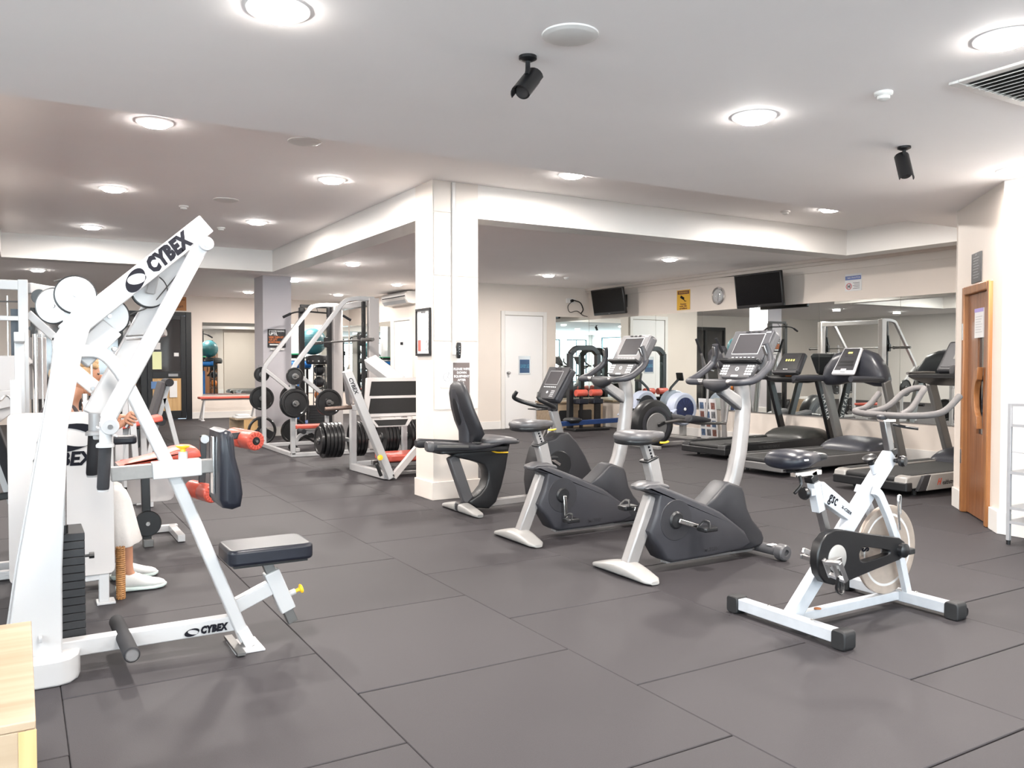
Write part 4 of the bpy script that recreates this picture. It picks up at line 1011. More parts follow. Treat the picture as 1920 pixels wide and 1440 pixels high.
# ================================================================ UPRIGHT BIKES
def upright_bike(X, Y, label, seat_dx=0.0, crank_a=-15, screen_col=None):
    """exercise bike facing +x, rear foot at X, centre line Y"""
    t = thing('upright_exercise_bike', label, 'exercise bike', (X + .5, Y, 0))
    x = lambda a: X + a
    # rear foot cover: arched, tapering both ways
    g = G()
    secs = []
    for k in range(15):
        u = -1 + 2 * k / 14
        h = .014 + .060 * (1 - abs(u) ** 1.6); wd = .056 + .028 * (1 - abs(u))
        lift = .0
        secs.append((Y + u * .285, x(.0) - .01 + .012 * (1 - abs(u)), wd * (0.55 if abs(u) > .97 else 1), .004, .010 + h))
    g.loft(secs, 20, 3.2, 'y'); g.done('rear_foot', silvf_m, t, ang=60)
    G().bar((x(.02), Y, .05), (x(.20), Y, .46), .075, .088).done('rear_strut', silver_m, t, bev=.012)
    # body shell
    out = [(.12, .262), (.168, .36), (.205, .475), (.12, .505), (.085, .525), (.12, .542), (.20, .54), (.335, .488), (.48, .43), (.62, .372), (.70, .335),
           (.80, .27), (.92, .19), (.98, .10), (.90, .062), (.60, .052), (.30, .050), (.25, .075), (.195, .16), (.145, .215)]
    g = G(); g.dome_prism([(x(a), b) for a, b in out], Y - .085, Y + .085, .022, 3); sh = g.done('body_shell', char2_m, t, ang=50)
    # front cover rising to the mast
    out = [(.58, .375), (.66, .43), (.755, .505), (.79, .515), (.905, .475), (.925, .44), (.955, .33), (1.0, .255), (1.09, .165), (1.11, .12), (1.095, .075), (1.0, .055), (.82, .055), (.81, .20), (.74, .30)]
    G().dome_prism([(x(a), b) for a, b in out], Y - .078, Y + .078, .02, 3).done('front_cover', char_m, t, ang=50)
    g = G(); g.loft([(x(.06), Y, .03, .515, .535), (x(.085), Y, .062, .508, .548), (x(.14), Y, .070, .506, .562), (x(.22), Y, .066, .506, .560), (x(.30), Y, .05, .50, .53)], 20, 2.6)
    g.done('shell_cap', grey_m, t, ang=60)
    g = G(); g.bar((x(.30), Y, .045), (x(1.05), Y, .038), .06, .02); g.done('floor_rail', silver_m, t, bev=.003)
    # crank, pedals
    cxx, cz = x(.325), .315
    g = G(); g.lathe((cxx, Y - .100, cz), (0, 1, 0), [(0, 0), (.045, 0), (.055, .01), (.058, .20), (0, .20)], 28); g.done('crank_boss', dkpl_m, t)
    G().lathe((cxx, Y - .0875, cz), (0, 1, 0), [(0, 0), (.125, 0), (.13, .006), (0, .006)], 40).done('crank_disc', char_m, t)
    a = R(crank_a)
    for s, aa in ((-1, a), (1, a + pi)):
        p = V((cxx, Y + s * .112, cz)); q = V((cxx + .17 * cos(aa), Y + s * .122, cz + .17 * sin(aa)))
        ar = G().bar(p, q, .014, .028).done('crank_arm', chrome_m, t, bev=.004)
        g = G(); g.cyl(q, q + V((0, s * .02, 0)), .011, n=10)
        c = q + V((0, s * .065, 0)); g.loft([(c.x - .055, c.y, .030, c.z - .012, c.z + .012), (c.x - .045, c.y, .046, c.z - .016, c.z + .016), (c.x + .045, c.y, .046, c.z - .016, c.z + .016), (c.x + .058, c.y, .028, c.z - .010, c.z + .010)], 16, 4)
        g.done('pedal', dkpl_m, t)
        g = G(); g.tube([(c.x - .03, c.y - .045, c.z + .01), (c.x - .01, c.y - .03, c.z + .045), (c.x - .0, c.y + .03, c.z + .045), (c.x - .03, c.y + .045, c.z + .01)], .010, 8, flat=.3, rnd=.03); g.done('pedal_strap', dkpl_m, t)
    # seat post
    G().bar((x(.235), Y, .515), (x(.165 + .02), Y, .70), .072, .088).done('seat_post_sleeve', silver_m, t, bev=.012)
    G().bar((x(.175), Y, .70), (x(.18), Y, .685), .080, .096).done('sleeve_collar', dkpl_m, t, bev=.006)
    ip = G().bar((x(.185), Y, .69), (x(.14), Y, .805), .045, .058).done('seat_post', silver_m, t, bev=.004)
    g = G()
    dpost = (V((x(.14), 0, .805)) - V((x(.185), 0, .69))).normalized()
    for k in range(5):
        p = V((x(.185), Y - .0235, .70)) + dpost * (.012 + k * .021)
        g.obox(p, dpost, (0, 1, 0), dpost.cross(V((0, 1, 0))), .013, .003, .012)
    g.done('height_slots', ink_m, ip)
    G().tube([(x(.22), Y - .05, .797), (x(.25), Y - .06, .795), (x(.285), Y - .055, .80)], .006, 8).done('seat_lever', yel_m, t, label='yellow seat lever')
    # saddle
    g = G(); g.loft([(x(-.045), Y, .02, .825, .845), (x(-.035), Y, .085, .815, .862), (x(.0), Y, .118, .808, .876), (x(.06), Y, .122, .802, .880), (x(.12), Y, .098, .800, .874), (x(.17), Y, .064, .802, .870), (x(.23), Y, .040, .808, .866), (x(.275), Y, .032, .815, .860), (x(.29), Y, .015, .825, .850)], 24, 2.5)
    g.done('saddle', grey_m, t, ang=70)
    g = G(); g.loft([(x(-.04), Y, .02, .805, .83), (x(-.03), Y, .080, .792, .835), (x(.05), Y, .115, .785, .84), (x(.13), Y, .085, .785, .84), (x(.20), Y, .05, .79, .84), (x(.26), Y, .02, .80, .84)], 24, 3)
    g.done('saddle_base', dkpl_m, t, ang=60)
    # curved mast
    pts = [(.855, .44), (.905, .55), (.945, .70), (.97, .86), (.985, 1.0), (.975, 1.10), (.95, 1.17)]
    wd = [.062, .062, .060, .056, .052, .052, .052]
    g = G(); vs = []; n = 20
    for i, (a, b) in enumerate(pts):
        d = V((pts[min(i + 1, 6)][0] - pts[max(i - 1, 0)][0], 0, pts[min(i + 1, 6)][1] - pts[max(i - 1, 0)][1])).normalized(); nr = V((-d.z, 0, d.x))
        for k in range(n):
            an = 2 * pi * k / n; ca, sa = cos(an), sin(an)
            vs.append(V((x(a), Y, b)) + nr * math.copysign(abs(ca) ** .7, ca) * .052 + V((0, 1, 0)) * math.copysign(abs(sa) ** .7, sa) * wd[i] * .72)
    fs = [(i * n + k, i * n + (k + 1) % n, (i + 1) * n + (k + 1) % n, (i + 1) * n + k) for i in range(6) for k in range(n)] + [tuple(range(n)), tuple(range(6 * n, 7 * n))]
    g._add(vs, fs); g.done('mast', silver_m, t, ang=60)
    g = G(); g.prism([(x(.735), 1.135), (x(.77), 1.085), (x(.955), .965), (x(.975), 1.03), (x(.93), 1.07), (x(.80), 1.135)], Y - .028, Y + .028); g.done('mast_gusset', silver_m, t, bev=.012, seg=3)
    G().bar((x(.76), Y, 1.088), (x(.965), Y, .962), .050, .014).done('gusset_edge', grey_m, t, bev=.005)
    # handlebars: centre hub, closed side loops curling up to upright grips
    g = G(); g.loft([(Y - .11, x(.74), .020, 1.135, 1.175), (Y - .08, x(.74), .032, 1.115, 1.18), (Y, x(.745), .040, 1.09, 1.182), (Y + .08, x(.74), .032, 1.115, 1.18), (Y + .11, x(.74), .020, 1.135, 1.175)], 18, 2.6, 'y')
    g.done('handlebar_hub', char_m, t, ang=60)
    for s in (-1, 1):
        w_ = Y + s * .1
        g = G(); g.tube([(x(.74), Y + s * .10, 1.158), (x(.70), Y + s * .24, 1.160), (x(.80), Y + s * .275, 1.175), (x(.93), Y + s * .265, 1.255), (x(.975), Y + s * .25, 1.31)], [.019, .021, .024, .024, .020], 12, rnd=.07)
        g.done('handlebar', char2_m, t, ang=60)
        g = G(); g.tube([(x(.955), Y + s * .255, 1.285), (x(.965), Y + s * .24, 1.345), (x(.945), Y + s * .225, 1.41)], .021, 12, rnd=.03); g.done('upright_grip', char_m, t, ang=60)
        G().bar((x(.943), Y + s * .232, 1.335), (x(.925), Y + s * .22, 1.395), .026, .010).done('grip_sensor', steel_m, t, bev=.004)
        G().cyl((x(.735), Y + s * .11, 1.16), (x(.728), Y + s * .155, 1.16), .0215, n=14).done('grip_sensor', steel_m, t)
    # console
    cc = V((x(1.005), Y, 1.36)); nrm = V((-.86, 0, .50)).normalized(); upv = V((.50, 0, .86)).normalized(); sd = V((0, -1, 0))
    if upv.z < 0: upv = -upv
    def cbox(name, cy, cu, w_, h_, d0, d1, m, par=t, bev=0.0, sg=2, taper=None):
        g = G(); hw, hh = w_ / 2, h_ / 2; c = cc + sd * cy + upv * cu
        tp = taper or 1.0
        vs = []
        for dd_, sc_ in ((d0, 1.0), (d1, 1.0)):
            for (a, b) in ((-hw * tp, -hh), (hw * tp, -hh), (hw, hh), (-hw, hh)):
                vs.append(c + sd * a + upv * b + nrm * dd_)
        g._add(vs, [(0, 1, 2, 3), (4, 7, 6, 5), (0, 4, 5, 1), (1, 5, 6, 2), (2, 6, 7, 3), (3, 7, 4, 0)])
        return g.done(name, m, par, bev=bev, seg=sg)
    cb = cbox('console_back', 0, .02, .335, .30, -.085, -.012, grey_m, bev=.022, sg=3, taper=.95)
    cf = cbox('console_face', 0, .045, .345, .235, -.012, .006, char2_m if not screen_col else screen_col, bev=.012, sg=3, taper=1.0)
    cbox('screen_frame', 0, .055, .232, .158, .0055, .0075, wink_m, cf, bev=.001, sg=1)
    cbox('screen', 0, .055, .224, .150, .007, .0085, screen_m, cf)
    for k in range(3): cbox('top_button', -.05 + k * .05, .150, .030, .012, .006, .010, dkpl_m, cf, bev=.002)
    cbox('brand_plate', .135, .142, .04, .006, .006, .0075, wink_m, cf)
    cbox('reading_shelf', 0, -.082, .34, .022, -.01, .045, dkpl_m, t, bev=.006)
    lp = cbox('keypad_panel', 0, -.150, .31, .115, -.03, .012, grey_m, t, bev=.014, sg=3, taper=.78)
    g = G()
    for s in (-1, 1):
        for i in range(4):
            for j in range(3):
                c = cc + sd * (s * .108 + (j - 1) * .022) + upv * (-.118 - i * .020) + nrm * .0125
                g.obox(c, sd, upv, nrm, .014, .012, .003)
    kp = g.done('keys', wink_m, lp); kp['kind'] = 'stuff'
    g = G(); g.torus(cc + upv * -.140 + nrm * .013, nrm, .012, .003, 18, 6); g.done('start_dial', wink_m, lp)
    cbox('model_plate', 0, -.192, .06, .012, .012, .0135, wink_m, lp)
    for k in range(6): cbox('icon', -.09 + k * .036, -.052, .018, .010, .006, .0072, wink_m, cf)
    # front stabiliser with roller wheels
    g = G(); g.cyl((x(1.10), Y - .20, .055), (x(1.10), Y + .20, .055), .034, n=22); g.done('front_stabiliser', grey_m, t)
    for s in (-1, 1):
        G().lathe((x(1.10), Y + s * .20, .055), (0, s, 0), [(.0, 0), (.045, 0), (.053, .01), (.053, .06), (.045, .07), (.022, .072), (.018, .055), (0, .055)], 26).done('transport_wheel', grey_m, t)
    G().box(x(1.07), x(1.13), Y - .17, Y - .13, .086, .0905).done('rating_label', paper_m, t)
    g = G(); g.bar((x(1.0), Y, .05), (x(1.1), Y, .055), .05, .04); g.done('stabiliser_arm', silver_m, t, bev=.004)
    text('MATRIX', (x(.62), Y - .0862, .10), (1, 0, 0), (0, 0, 1), .035, char_m, t, bold=.001)
    return t
upright_bike(3.15, 3.97, 'grey upright exercise bike in the middle, the nearer of the two upright bikes', crank_a=-18)
upright_bike(3.09, 5.13, 'grey upright exercise bike behind the nearest one, pedal pointing down', crank_a=-88, screen_col=mat('light_console', (.20, .193, .197), .4))

# ================================================================ RECUMBENT BIKE
def recumbent():
    X, Y = 3.10, 6.36
    t = thing('recumbent_exercise_bike', 'recumbent bike with a tall black backrest in front of the column', 'exercise bike', (X + .7, Y, 0))
    # rear foot
    for s in (-1, 1):
        g = G(); secs = []
        for k in range(9):
            u = k / 8
            secs.append((Y + s * (.035 + u * .30), 3.29 - .03 + 0.0, .060 * (1 - .25 * u) * (.6 if k == 8 else 1), .004, .085 - .055 * u ** 1.4))
        g.loft(secs, 20, 3, 'y'); g.done('rear_foot', silvf_m, t, ang=60)
    G().loft([(Y - .045, 3.27, .06, .004, .09), (Y + .045, 3.27, .06, .004, .09)], 20, 4, 'y').done('foot_bridge', char_m, t)
    G().bar((3.325, Y, .06), (3.165, Y, .49), .07, .10).done('rear_strut', grey_m, t, bev=.014)
    # C shaped frame cover
    out = [(3.30, .09), (3.36, .035), (3.49, .02), (3.56, .07), (3.615, .20), (3.66, .36), (3.685, .50), (3.70, .575), (3.20, .535), (3.13, .505), (3.20, .475), (3.36, .435),
           (3.44, .405), (3.475, .35), (3.48, .28), (3.455, .215), (3.40, .155), (3.34, .125)]
    G().dome_prism(out, Y - .075, Y + .075, .016, 2).done('frame_cover', dkpl_m, t, ang=50)
    # side armrest rails and cupholder deck
    g = G(); g.loft([(2.86, Y - .16, .030, .565, .625), (2.88, Y - .16, .040, .555, .638), (2.95, Y - .16, .042, .552, .640), (3.3, Y - .16, .040, .545, .605), (3.45, Y - .16, .035, .56, .60), (3.60, Y - .16, .022, .59, .612), (3.72, Y - .16, .016, .612, .628)], 18, 3); g.done('side_rail', char_m, t, ang=50)
    g = G(); g.loft([(2.90, Y + .16, .030, .565, .625), (2.93, Y + .16, .040, .555, .638), (3.3, Y + .16, .040, .545, .605), (3.45, Y + .16, .035, .56, .60), (3.60, Y + .16, .022, .59, .612), (3.72, Y + .16, .016, .612, .628)], 18, 3); g.done('side_rail', char_m, t, ang=50)
    g = G(); g.rbox(2.98, 3.66, Y - .15, Y + .15, .525, .565, .05); g.done('seat_deck', dkpl_m, t, bev=.01)
    G().bar((2.93, Y - .203, .60), (3.22, Y - .203, .585), .006, .022).done('rail_slot', dkst_m, t, bev=.002)
    G().torus((3.32, Y - .165, .607), (0, 0, 1), .033, .008, 24, 8).done('cup_ring', dkpl_m, t)
    G().loft([(2.85, Y - .16, .034, .565, .635), (2.862, Y - .16, .040, .555, .640), (2.885, Y - .16, .043, .55, .642), (2.905, Y - .16, .041, .555, .64)], 18, 3).done('rail_end_cap', grey_m, t, ang=50)
    G().tube([(3.48, Y - .085, .535), (3.55, Y - .085, .505), (3.67, Y - .085, .50)], .007, 8).done('seat_release', yel_m, t, label='yellow seat release bar')
    # seat and backrest
    g = G(); g.loft([(3.40, Y, .13, .575, .625), (3.44, Y, .19, .572, .648), (3.58, Y, .20, .575, .652), (3.70, Y, .19, .572, .635), (3.76, Y, .13, .572, .61)], 24, 3); g.done('seat_cushion', grey_m, t, ang=60)
    # curved back: loft up the z axis
    g = G(); secs = [(.60, .045, 3.33), (.68, .055, 3.345), (.78, .052, 3.30), (.90, .048, 3.255), (1.02, .044, 3.225), (1.09, .036, 3.215), (1.125, .018, 3.215)]
    n = 24; vs = []
    hw = [.13, .20, .205, .185, .16, .12, .06]
    for (z, th, xc), w_ in zip(secs, hw):
        for k in range(n):
            a = 2 * pi * k / n; ca, sa = cos(a), sin(a)
            u = math.copysign(abs(ca) ** .75, ca); v = math.copysign(abs(sa) ** .75, sa)
            vs.append((xc + v * th + .012 * (u * u), Y + u * w_, z))
    fs = [(i * n + k, i * n + (k + 1) % n, (i + 1) * n + (k + 1) % n, (i + 1) * n + k) for i in range(6) for k in range(n)] + [tuple(range(n)), tuple(range(6 * n, 7 * n))]
    g._add(vs, fs); br = g.done('backrest', char_m, t, ang=70)
    # rear shell of the backrest with a slot
    g2 = G()
    vs = []
    for (z, w_, xa, xb) in ((.58, .075, 3.245, 3.35), (.70, .085, 3.245, 3.33), (.85, .09, 3.205, 3.29), (1.0, .082, 3.175, 3.25), (1.06, .05, 3.172, 3.225)):
        for k in range(20):
            a = 2 * pi * k / 20; vs.append(((xa + xb) / 2 + cos(a) * (xb - xa) / 2, Y + sin(a) * w_, z))
    g2._add(vs, [(i * 20 + k, i * 20 + (k + 1) % 20, (i + 1) * 20 + (k + 1) % 20, (i + 1) * 20 + k) for i in range(4) for k in range(20)] + [tuple(range(20)), tuple(range(80, 100))])
    g2.done('back_shell', char2_m, t, ang=60)
    sl = G(); sl.loft([(.75, 3.240, .010, Y - .030, Y + .030), (.79, 3.232, .016, Y - .055, Y + .055), (.93, 3.198, .014, Y - .055, Y + .055), (.99, 3.186, .008, Y - .030, Y + .030)], 18, 2.4, 'z'); 
    sl.done('shell_slot', dkpl_m, t, ang=60)
    # long rail, front housing
    g = G(); g.bar((3.45, Y, .055), (4.05, Y, .068), .06, .062); g.done('floor_rail', silver_m, t, bev=.008)
    out = [(3.96, .06), (3.935, .22), (3.95, .38), (3.99, .51), (4.05, .58), (4.16, .60), (4.21, .645), (4.31, .645), (4.40, .56), (4.50, .42), (4.60, .22), (4.64, .06)]
    G().dome_prism(out, Y - .10, Y + .10, .022, 3).done('front_housing', char_m, t, ang=50)
    g = G(); g.lathe((4.20, Y - .108, .36), (0, 1, 0), [(0, 0), (.12, 0), (.13, .01), (0, .01)], 32); g.done('crank_disc', dkpl_m, t)
    for s, a in ((-1, R(150)), (1, R(-30))):
        p = V((4.20, Y + s * .115, .36)); q = p + V((.16 * cos(a), s * .01, .16 * sin(a)))
        G().bar(p, q, .014, .026).done('crank_arm', chrome_m, t, bev=.003)
        c = q + V((0, s * .06, 0)); g = G(); g.loft([(c.x - .05, c.y, .03, c.z - .012, c.z + .012), (c.x - .04, c.y, .045, c.z - .016, c.z + .016), (c.x + .04, c.y, .045, c.z - .016, c.z + .016), (c.x + .05, c.y, .03, c.z - .01, c.z + .01)], 14, 4); g.done('pedal', dkpl_m, t)
    G().bar((4.275, Y, .60), (4.195, Y, .86), .05, .085).done('mast', silver_m, t, bev=.014)
    G().bar((4.195, Y, .84), (4.20, Y, 1.0), .07, .08).done('mast_neck', char_m, t, bev=.015)
    g = G(); g.loft([(Y - .30, 4.5, .05, .005, .06), (Y - .25, 4.5, .06, .004, .075), (Y + .25, 4.5, .06, .004, .075), (Y + .30, 4.5, .05, .005, .06)], 16, 4, 'y'); g.done('front_foot', silvf_m, t)
    for s in (-1, 1):
        g = G(); g.tube([(4.19, Y + s * .03, .87), (4.12, Y + s * .14, .885), (3.98, Y + s * .22, .93), (3.90, Y + s * .22, .965), (3.925, Y + s * .19, 1.02)], [.024, .022, .020, .020, .018], 12, rnd=.05); g.done('handlebar', dkpl_m, t, ang=60)
    g = G(); g.box(3.98, 4.08, Y - .09, Y + .09, .858, .868); g.done('reading_tray', dkpl_m, t, bev=.003)
    cc = V((4.19, Y, 1.10)); nrm = V((-.86, 0, .50)).normalized(); upv = V((.50, 0, .86)).normalized(); sd = V((0, -1, 0))
    def cb(name, cy, cu, w_, h_, d0, d1, m, par=t, bev=0.0, tp=1.0):
        g = G(); vs = []; c = cc + sd * cy + upv * cu
        for dd_ in (d0, d1):
            for (a, b) in ((-w_ / 2 * tp, -h_ / 2), (w_ / 2 * tp, -h_ / 2), (w_ / 2, h_ / 2), (-w_ / 2, h_ / 2)): vs.append(c + sd * a + upv * b + nrm * dd_)
        g._add(vs, [(0, 1, 2, 3), (4, 7, 6, 5), (0, 4, 5, 1), (1, 5, 6, 2), (2, 6, 7, 3), (3, 7, 4, 0)])
        return g.done(name, m, par, bev=bev, seg=3)
    cb('console_back', 0, .0, .34, .34, -.09, -.01, char2_m, bev=.025, tp=.9)
    f_ = cb('console_face', 0, .0, .345, .335, -.012, .006, char_m, bev=.012, tp=.86)
    cb('screen_frame', 0, .05, .21, .142, .0055, .0075, gink_m, f_); cb('screen', 0, .05, .202, .134, .007, .0085, screen_m, f_)
    for k in range(3): cb('top_button', -.04 + k * .04, .145, .024, .010, .006, .009, dkpl_m, f_)
    for k in range(7): cb('icon', -.09 + k * .03, -.045, .016, .009, .006, .0075, wink_m, f_)
    g = G()
    for i in range(4):
        for j in range(3): g.obox(cc + sd * (.085 + (j - 1) * .02) + upv * (-.085 - i * .018) + nrm * .0065, sd, upv, nrm, .013, .011, .003)
    g.done('keys', gink_m, f_)
    g = G(); g.torus(cc + upv * -.10 + nrm * .008, nrm, .010, .003, 16, 6); g.done('start_dial', wink_m, f_)
recumbent()

# ================================================================ SPIN BIKE
def spin_bike():
    Y = 2.75
    t = thing('spin_bike', 'scuffed white spin bike with a big flywheel, nearest at the right', 'exercise bike', (3.6, Y, 0))
    W = bikew_m
    G().box(3.145, 3.205, 2.46, 3.06, .022, .078).done('rear_crossbar', W, t, bev=.004)
    for (y0, y1) in ((2.40, 2.475), (3.045, 3.12)):
        G().rbox(3.135, 3.215, y0, y1, .0, .088, .018, axis='x').done('end_cap', rubber_m, t, bev=.006)
    G().box(4.00, 4.06, 2.46, 3.05, .022, .078).done('front_crossbar', W, t, bev=.004)
    for (y0, y1) in ((2.40, 2.475), (3.035, 3.11)):
        G().rbox(3.99, 4.07, y0, y1, .0, .088, .018, axis='x').done('end_cap', rubber_m, t, bev=.006)
    for y in (2.43, 3.08):
        G().lathe((4.085, y - .012, .03), (0, 1, 0), [(0, 0), (.026, 0), (.028, .004), (.028, .02), (0, .024)], 18).done('transport_wheel', black_m, t)
    G().bar((3.205, Y, .052), (4.0, Y, .052), .045, .045).done('bottom_rail', W, t, bev=.003)
    G().bar((3.185, Y, .05), (3.94, Y, .80), .055, .075).done('main_tube', W, t, bev=.004)
    g = G(); g.prism([(3.375, .700), (3.40, .700), (3.64, .545), (3.60, .485), (3.395, .60)], Y - .022, Y + .022); g.done('cross_tube', W, t, bev=.003)
    text('gsc', (3.468, Y - .0235, .612), (.855, 0, -.52), (.35, 0, .94), .080, ink_m, t, bold=.001, sx=.66, spacing=1.05)
    text('X-CISER', (3.565, Y - .0235, .546), (.855, 0, -.52), (.45, 0, .9), .022, ink_m, t, bold=.0002, shear=.2, spacing=1.1)
    text('SC', (3.725, Y - .0195, .345), (0, 0, 1), (-1, 0, 0), .075, ink_m, t, bold=.003, sx=.62)
    # seat tube, post, slider, saddle
    G().bar((3.345, Y, .70), (3.385, Y, .555), .046, .046).done('seat_tube', W, t, bev=.003)
    G().bar((3.33, Y, .755), (3.45, Y, .42), .036, .036).done('seat_post', steel_m, t, bev=.002)
    G().bar((3.325, Y, .735), (3.335, Y, .705), .048, .05).done('post_collar', black_m, t, bev=.003)
    G().bar((3.355, Y, .655), (3.31, Y, .655), .04, .035).done('knob_sleeve', W, t, bev=.002)
    G().lathe((3.312, Y, .653), (-1, 0, -.05), [(.008, 0), (.01, .012), (.030, .020), (.033, .032), (.028, .044), (0, .046)], 18).done('seat_knob', black_m, t)
    g = G(); g.bar((3.20, Y, .748), (3.385, Y, .750), .036, .024); g.done('seat_slider', chrome_m, t, bev=.002)
    g = G(); g.tube([(3.21, Y - .03, .745), (3.22, Y - .035, .70), (3.17, Y - .035, .665)], .008, 8); g.done('slider_lever', black_m, t)
    g = G(); g.cyl((3.17, Y - .03, .765), (3.36, Y - .03, .775), .0045, n=8); g.cyl((3.17, Y + .03, .765), (3.36, Y + .03, .775), .0045, n=8)
    for k in range(4): g.torus((3.14 + k * .006, Y - .03, .77), (0, 0, 1), .014, .004, 12, 6)
    g.done('seat_rails', black_m, t)
    g = G(); g.loft([(3.085, Y, .03, .80, .83), (3.095, Y, .085, .785, .850), (3.13, Y, .108, .778, .868), (3.19, Y, .110, .775, .872), (3.25, Y, .085, .782, .866), (3.30, Y, .055, .79, .856), (3.35, Y, .036, .80, .848), (3.385, Y, .028, .805, .84), (3.40, Y, .012, .812, .832)], 24, 2.5)
    g.done('saddle', vinyl_m, t, ang=70)
    g = G(); g.loft([(3.33, Y, .035, .80, .852), (3.37, Y, .036, .802, .850), (3.412, Y, .028, .806, .842)], 18, 2.5); g.done('saddle_nose', dkpl_m, t, ang=60)
    G().box(3.15, 3.175, Y - .112, Y - .105, .828, .835).done('saddle_tag', wink_m, t)
    # fork
    for s in (-1, 1):
        y = Y + s * .05
        g = G(); g.rtube([(3.745, y, .635), (3.78, y, .615), (3.855, y, .50), (3.93, y, .36), (4.025, y, .075)], .03, .042, rnd=.03); g.done('fork_leg', W, t, bev=.002)
    g = G(); g.tube([(3.905, Y - .075, .60), (3.90, Y - .078, .575), (3.905, Y - .078, .50), (3.918, Y - .078, .42)], .006, 8); g.tube([(3.905, Y - .075, .60), (3.925, Y - .075, .60), (3.925, Y - .075, .50)], .005, 8); g.done('brake_wire', chrome_m, t)
    # flywheel
    G().lathe((3.915, Y - .012, .305), (0, 1, 0), [(.19, .004), (.205, 0), (.232, 0), (.234, .004), (.234, .020), (.232, .024), (.205, .024), (.19, .020)], 56).done('flywheel_rim', mat('worn_bronze_rim', (.50, .42, .36), .35, .6, noise=.1, nscale=20), t)
    G().lathe((3.915, Y - .010, .305), (0, 1, 0), [(0, 0), (.05, 0), (.06, .003), (.18, .002), (.20, .001), (.20, .019), (.18, .018), (.06, .017), (.05, .02), (0, .02)], 56).done('flywheel_disc', mat('flywheel_disc', (.60, .58, .57), .4, .1, noise=.05, nscale=9), t)
    # chain cover with a hole (tear-drop plate, window cut between two outlines)
    out = [(3.235, .33), (3.238, .385), (3.258, .435), (3.30, .468), (3.36, .482), (3.43, .476), (3.60, .440), (3.86, .392), (3.905, .365), (3.92, .325), (3.895, .292), (3.86, .278), (3.66, .252), (3.495, .228), (3.42, .215), (3.35, .218), (3.29, .238), (3.25, .28)]
    hol = [(3.545, .345), (3.547, .352), (3.552, .360), (3.558, .366), (3.567, .372), (3.58, .378), (3.64, .366), (3.765, .342), (3.778, .336), (3.782, .325), (3.775, .318), (3.76, .314), (3.69, .308), (3.60, .302), (3.575, .303), (3.56, .309), (3.55, .318), (3.546, .330)]
    g = G(); n = len(out); vs = []
    for y in (Y - .118, Y - .070):
        vs += [(a, y, b) for a, b in out] + [(a, y, b) for a, b in hol]
    fs = []
    for i in range(n):
        j = (i + 1) % n
        fs += [(i, j, n + j, n + i), (2 * n + i, 3 * n + i, 3 * n + j, 2 * n + j), (i, 2 * n + i, 2 * n + j, j), (n + i, n + j, 3 * n + j, 3 * n + i)]
    g._add(vs, fs); g.done('chain_cover', black_m, t, bev=.006, seg=2, ang=50)
    G().lathe((3.375, Y - .075, .345), (0, -1, 0), [(0, 0), (.066, 0), (.066, .046), (.060, .050), (0, .051)], 36).done('chainring_disc', silvf_m, t)
    g = G(); g.cyl((3.875, Y - .13, .328), (3.875, Y + .09, .328), .018, n=16); g.lathe((3.875, Y - .110, .328), (0, -1, 0), [(0, 0), (.040, 0), (.036, .03), (.02, .04), (0, .04)], 22); g.done('axle_hub', black_m, t)
    G().box(3.895, 3.945, Y - .150, Y - .118, .305, .335).done('axle_block', rubber_m, t, bev=.006)
    # crank and pedals
    for s, a in ((-1, R(-158)), (1, R(-20))):
        p = V((3.375, Y + s * .140, .345)); q = p + V((.16 * cos(a), s * .012, .16 * sin(a)))
        if s < 0: q = V((3.265, Y - .150, .335))
        else: p.y = Y + .085; q.y = Y + .09
        G().bar(p, q, .016, .028).done('crank_arm', chrome_m, t, bev=.004)
        c = q + V((-.02 if s < 0 else 0, -.06 if s < 0 else .05, -.01))
        g = G()
        for (dx_, dz_) in ((-.05, 0), (.05, 0)): g.bar(c + V((dx_, -.045, dz_)), c + V((dx_ * .7, .045, dz_)), .016, .022, side=(1, 0, 0))
        for dy_ in (-.045, 0, .045): g.bar(c + V((-.05, dy_, 0)), c + V((.05, dy_, 0)), .010, .022)
        g.turn(Matrix.Translation(c) @ Matrix.Rotation(R(62 if s < 0 else 0), 4, 'Y') @ Matrix.Translation(-c))
        g.done('pedal_cage', steel_m, t, bev=.002)
        g = G(); e = c + V((.01, 0, -.02))
        g.tube([e + V((-.04, -.04, 0)), e + V((-.045, -.03, -.07)), e + V((.02, -.02, -.095)), e + V((.045, .0, -.05)), e + V((.04, .03, .01))], .008, 8, flat=.5, rnd=.03)
        g.tube([e + V((.03, .01, -.02)), e + V((.05, .02, -.07)), e + V((.045, .0, -.10))], .007, 8, flat=.4, rnd=.02)
        g.done('toe_strap', black_m, t)
    # handle stem and bars
    G().bar((3.945, Y, .79), (3.89, Y, .985), .034, .042).done('handle_stem', steel_m, t, bev=.003)
    G().bar((3.948, Y, .80), (3.941, Y, .83), .048, .056).done('stem_collar', black_m, t, bev=.003)
    g = G(); g.bar((3.86, Y, .985), (3.96, Y, .982), .04, .014); g.done('bar_bracket', chrome_m, t, bev=.002)
    G().lathe((3.87, Y, .99), (0, 0, 1), [(.012, 0), (.026, .006), (.028, .018), (.02, .026), (0, .028)], 18).done('bar_knob', char_m, t)
    g = G(); g.tube([(3.93, Y - .02, .965), (3.97, Y - .06, .952), (4.0, Y - .12, .945)], .008, 8); g.done('stem_lever', black_m, t)
    hb = mat('ribbed_grey_grip', (.075, .068, .067), .7, noise=.08, nscale=60, bump=.3, bscale=260)
    g = G()
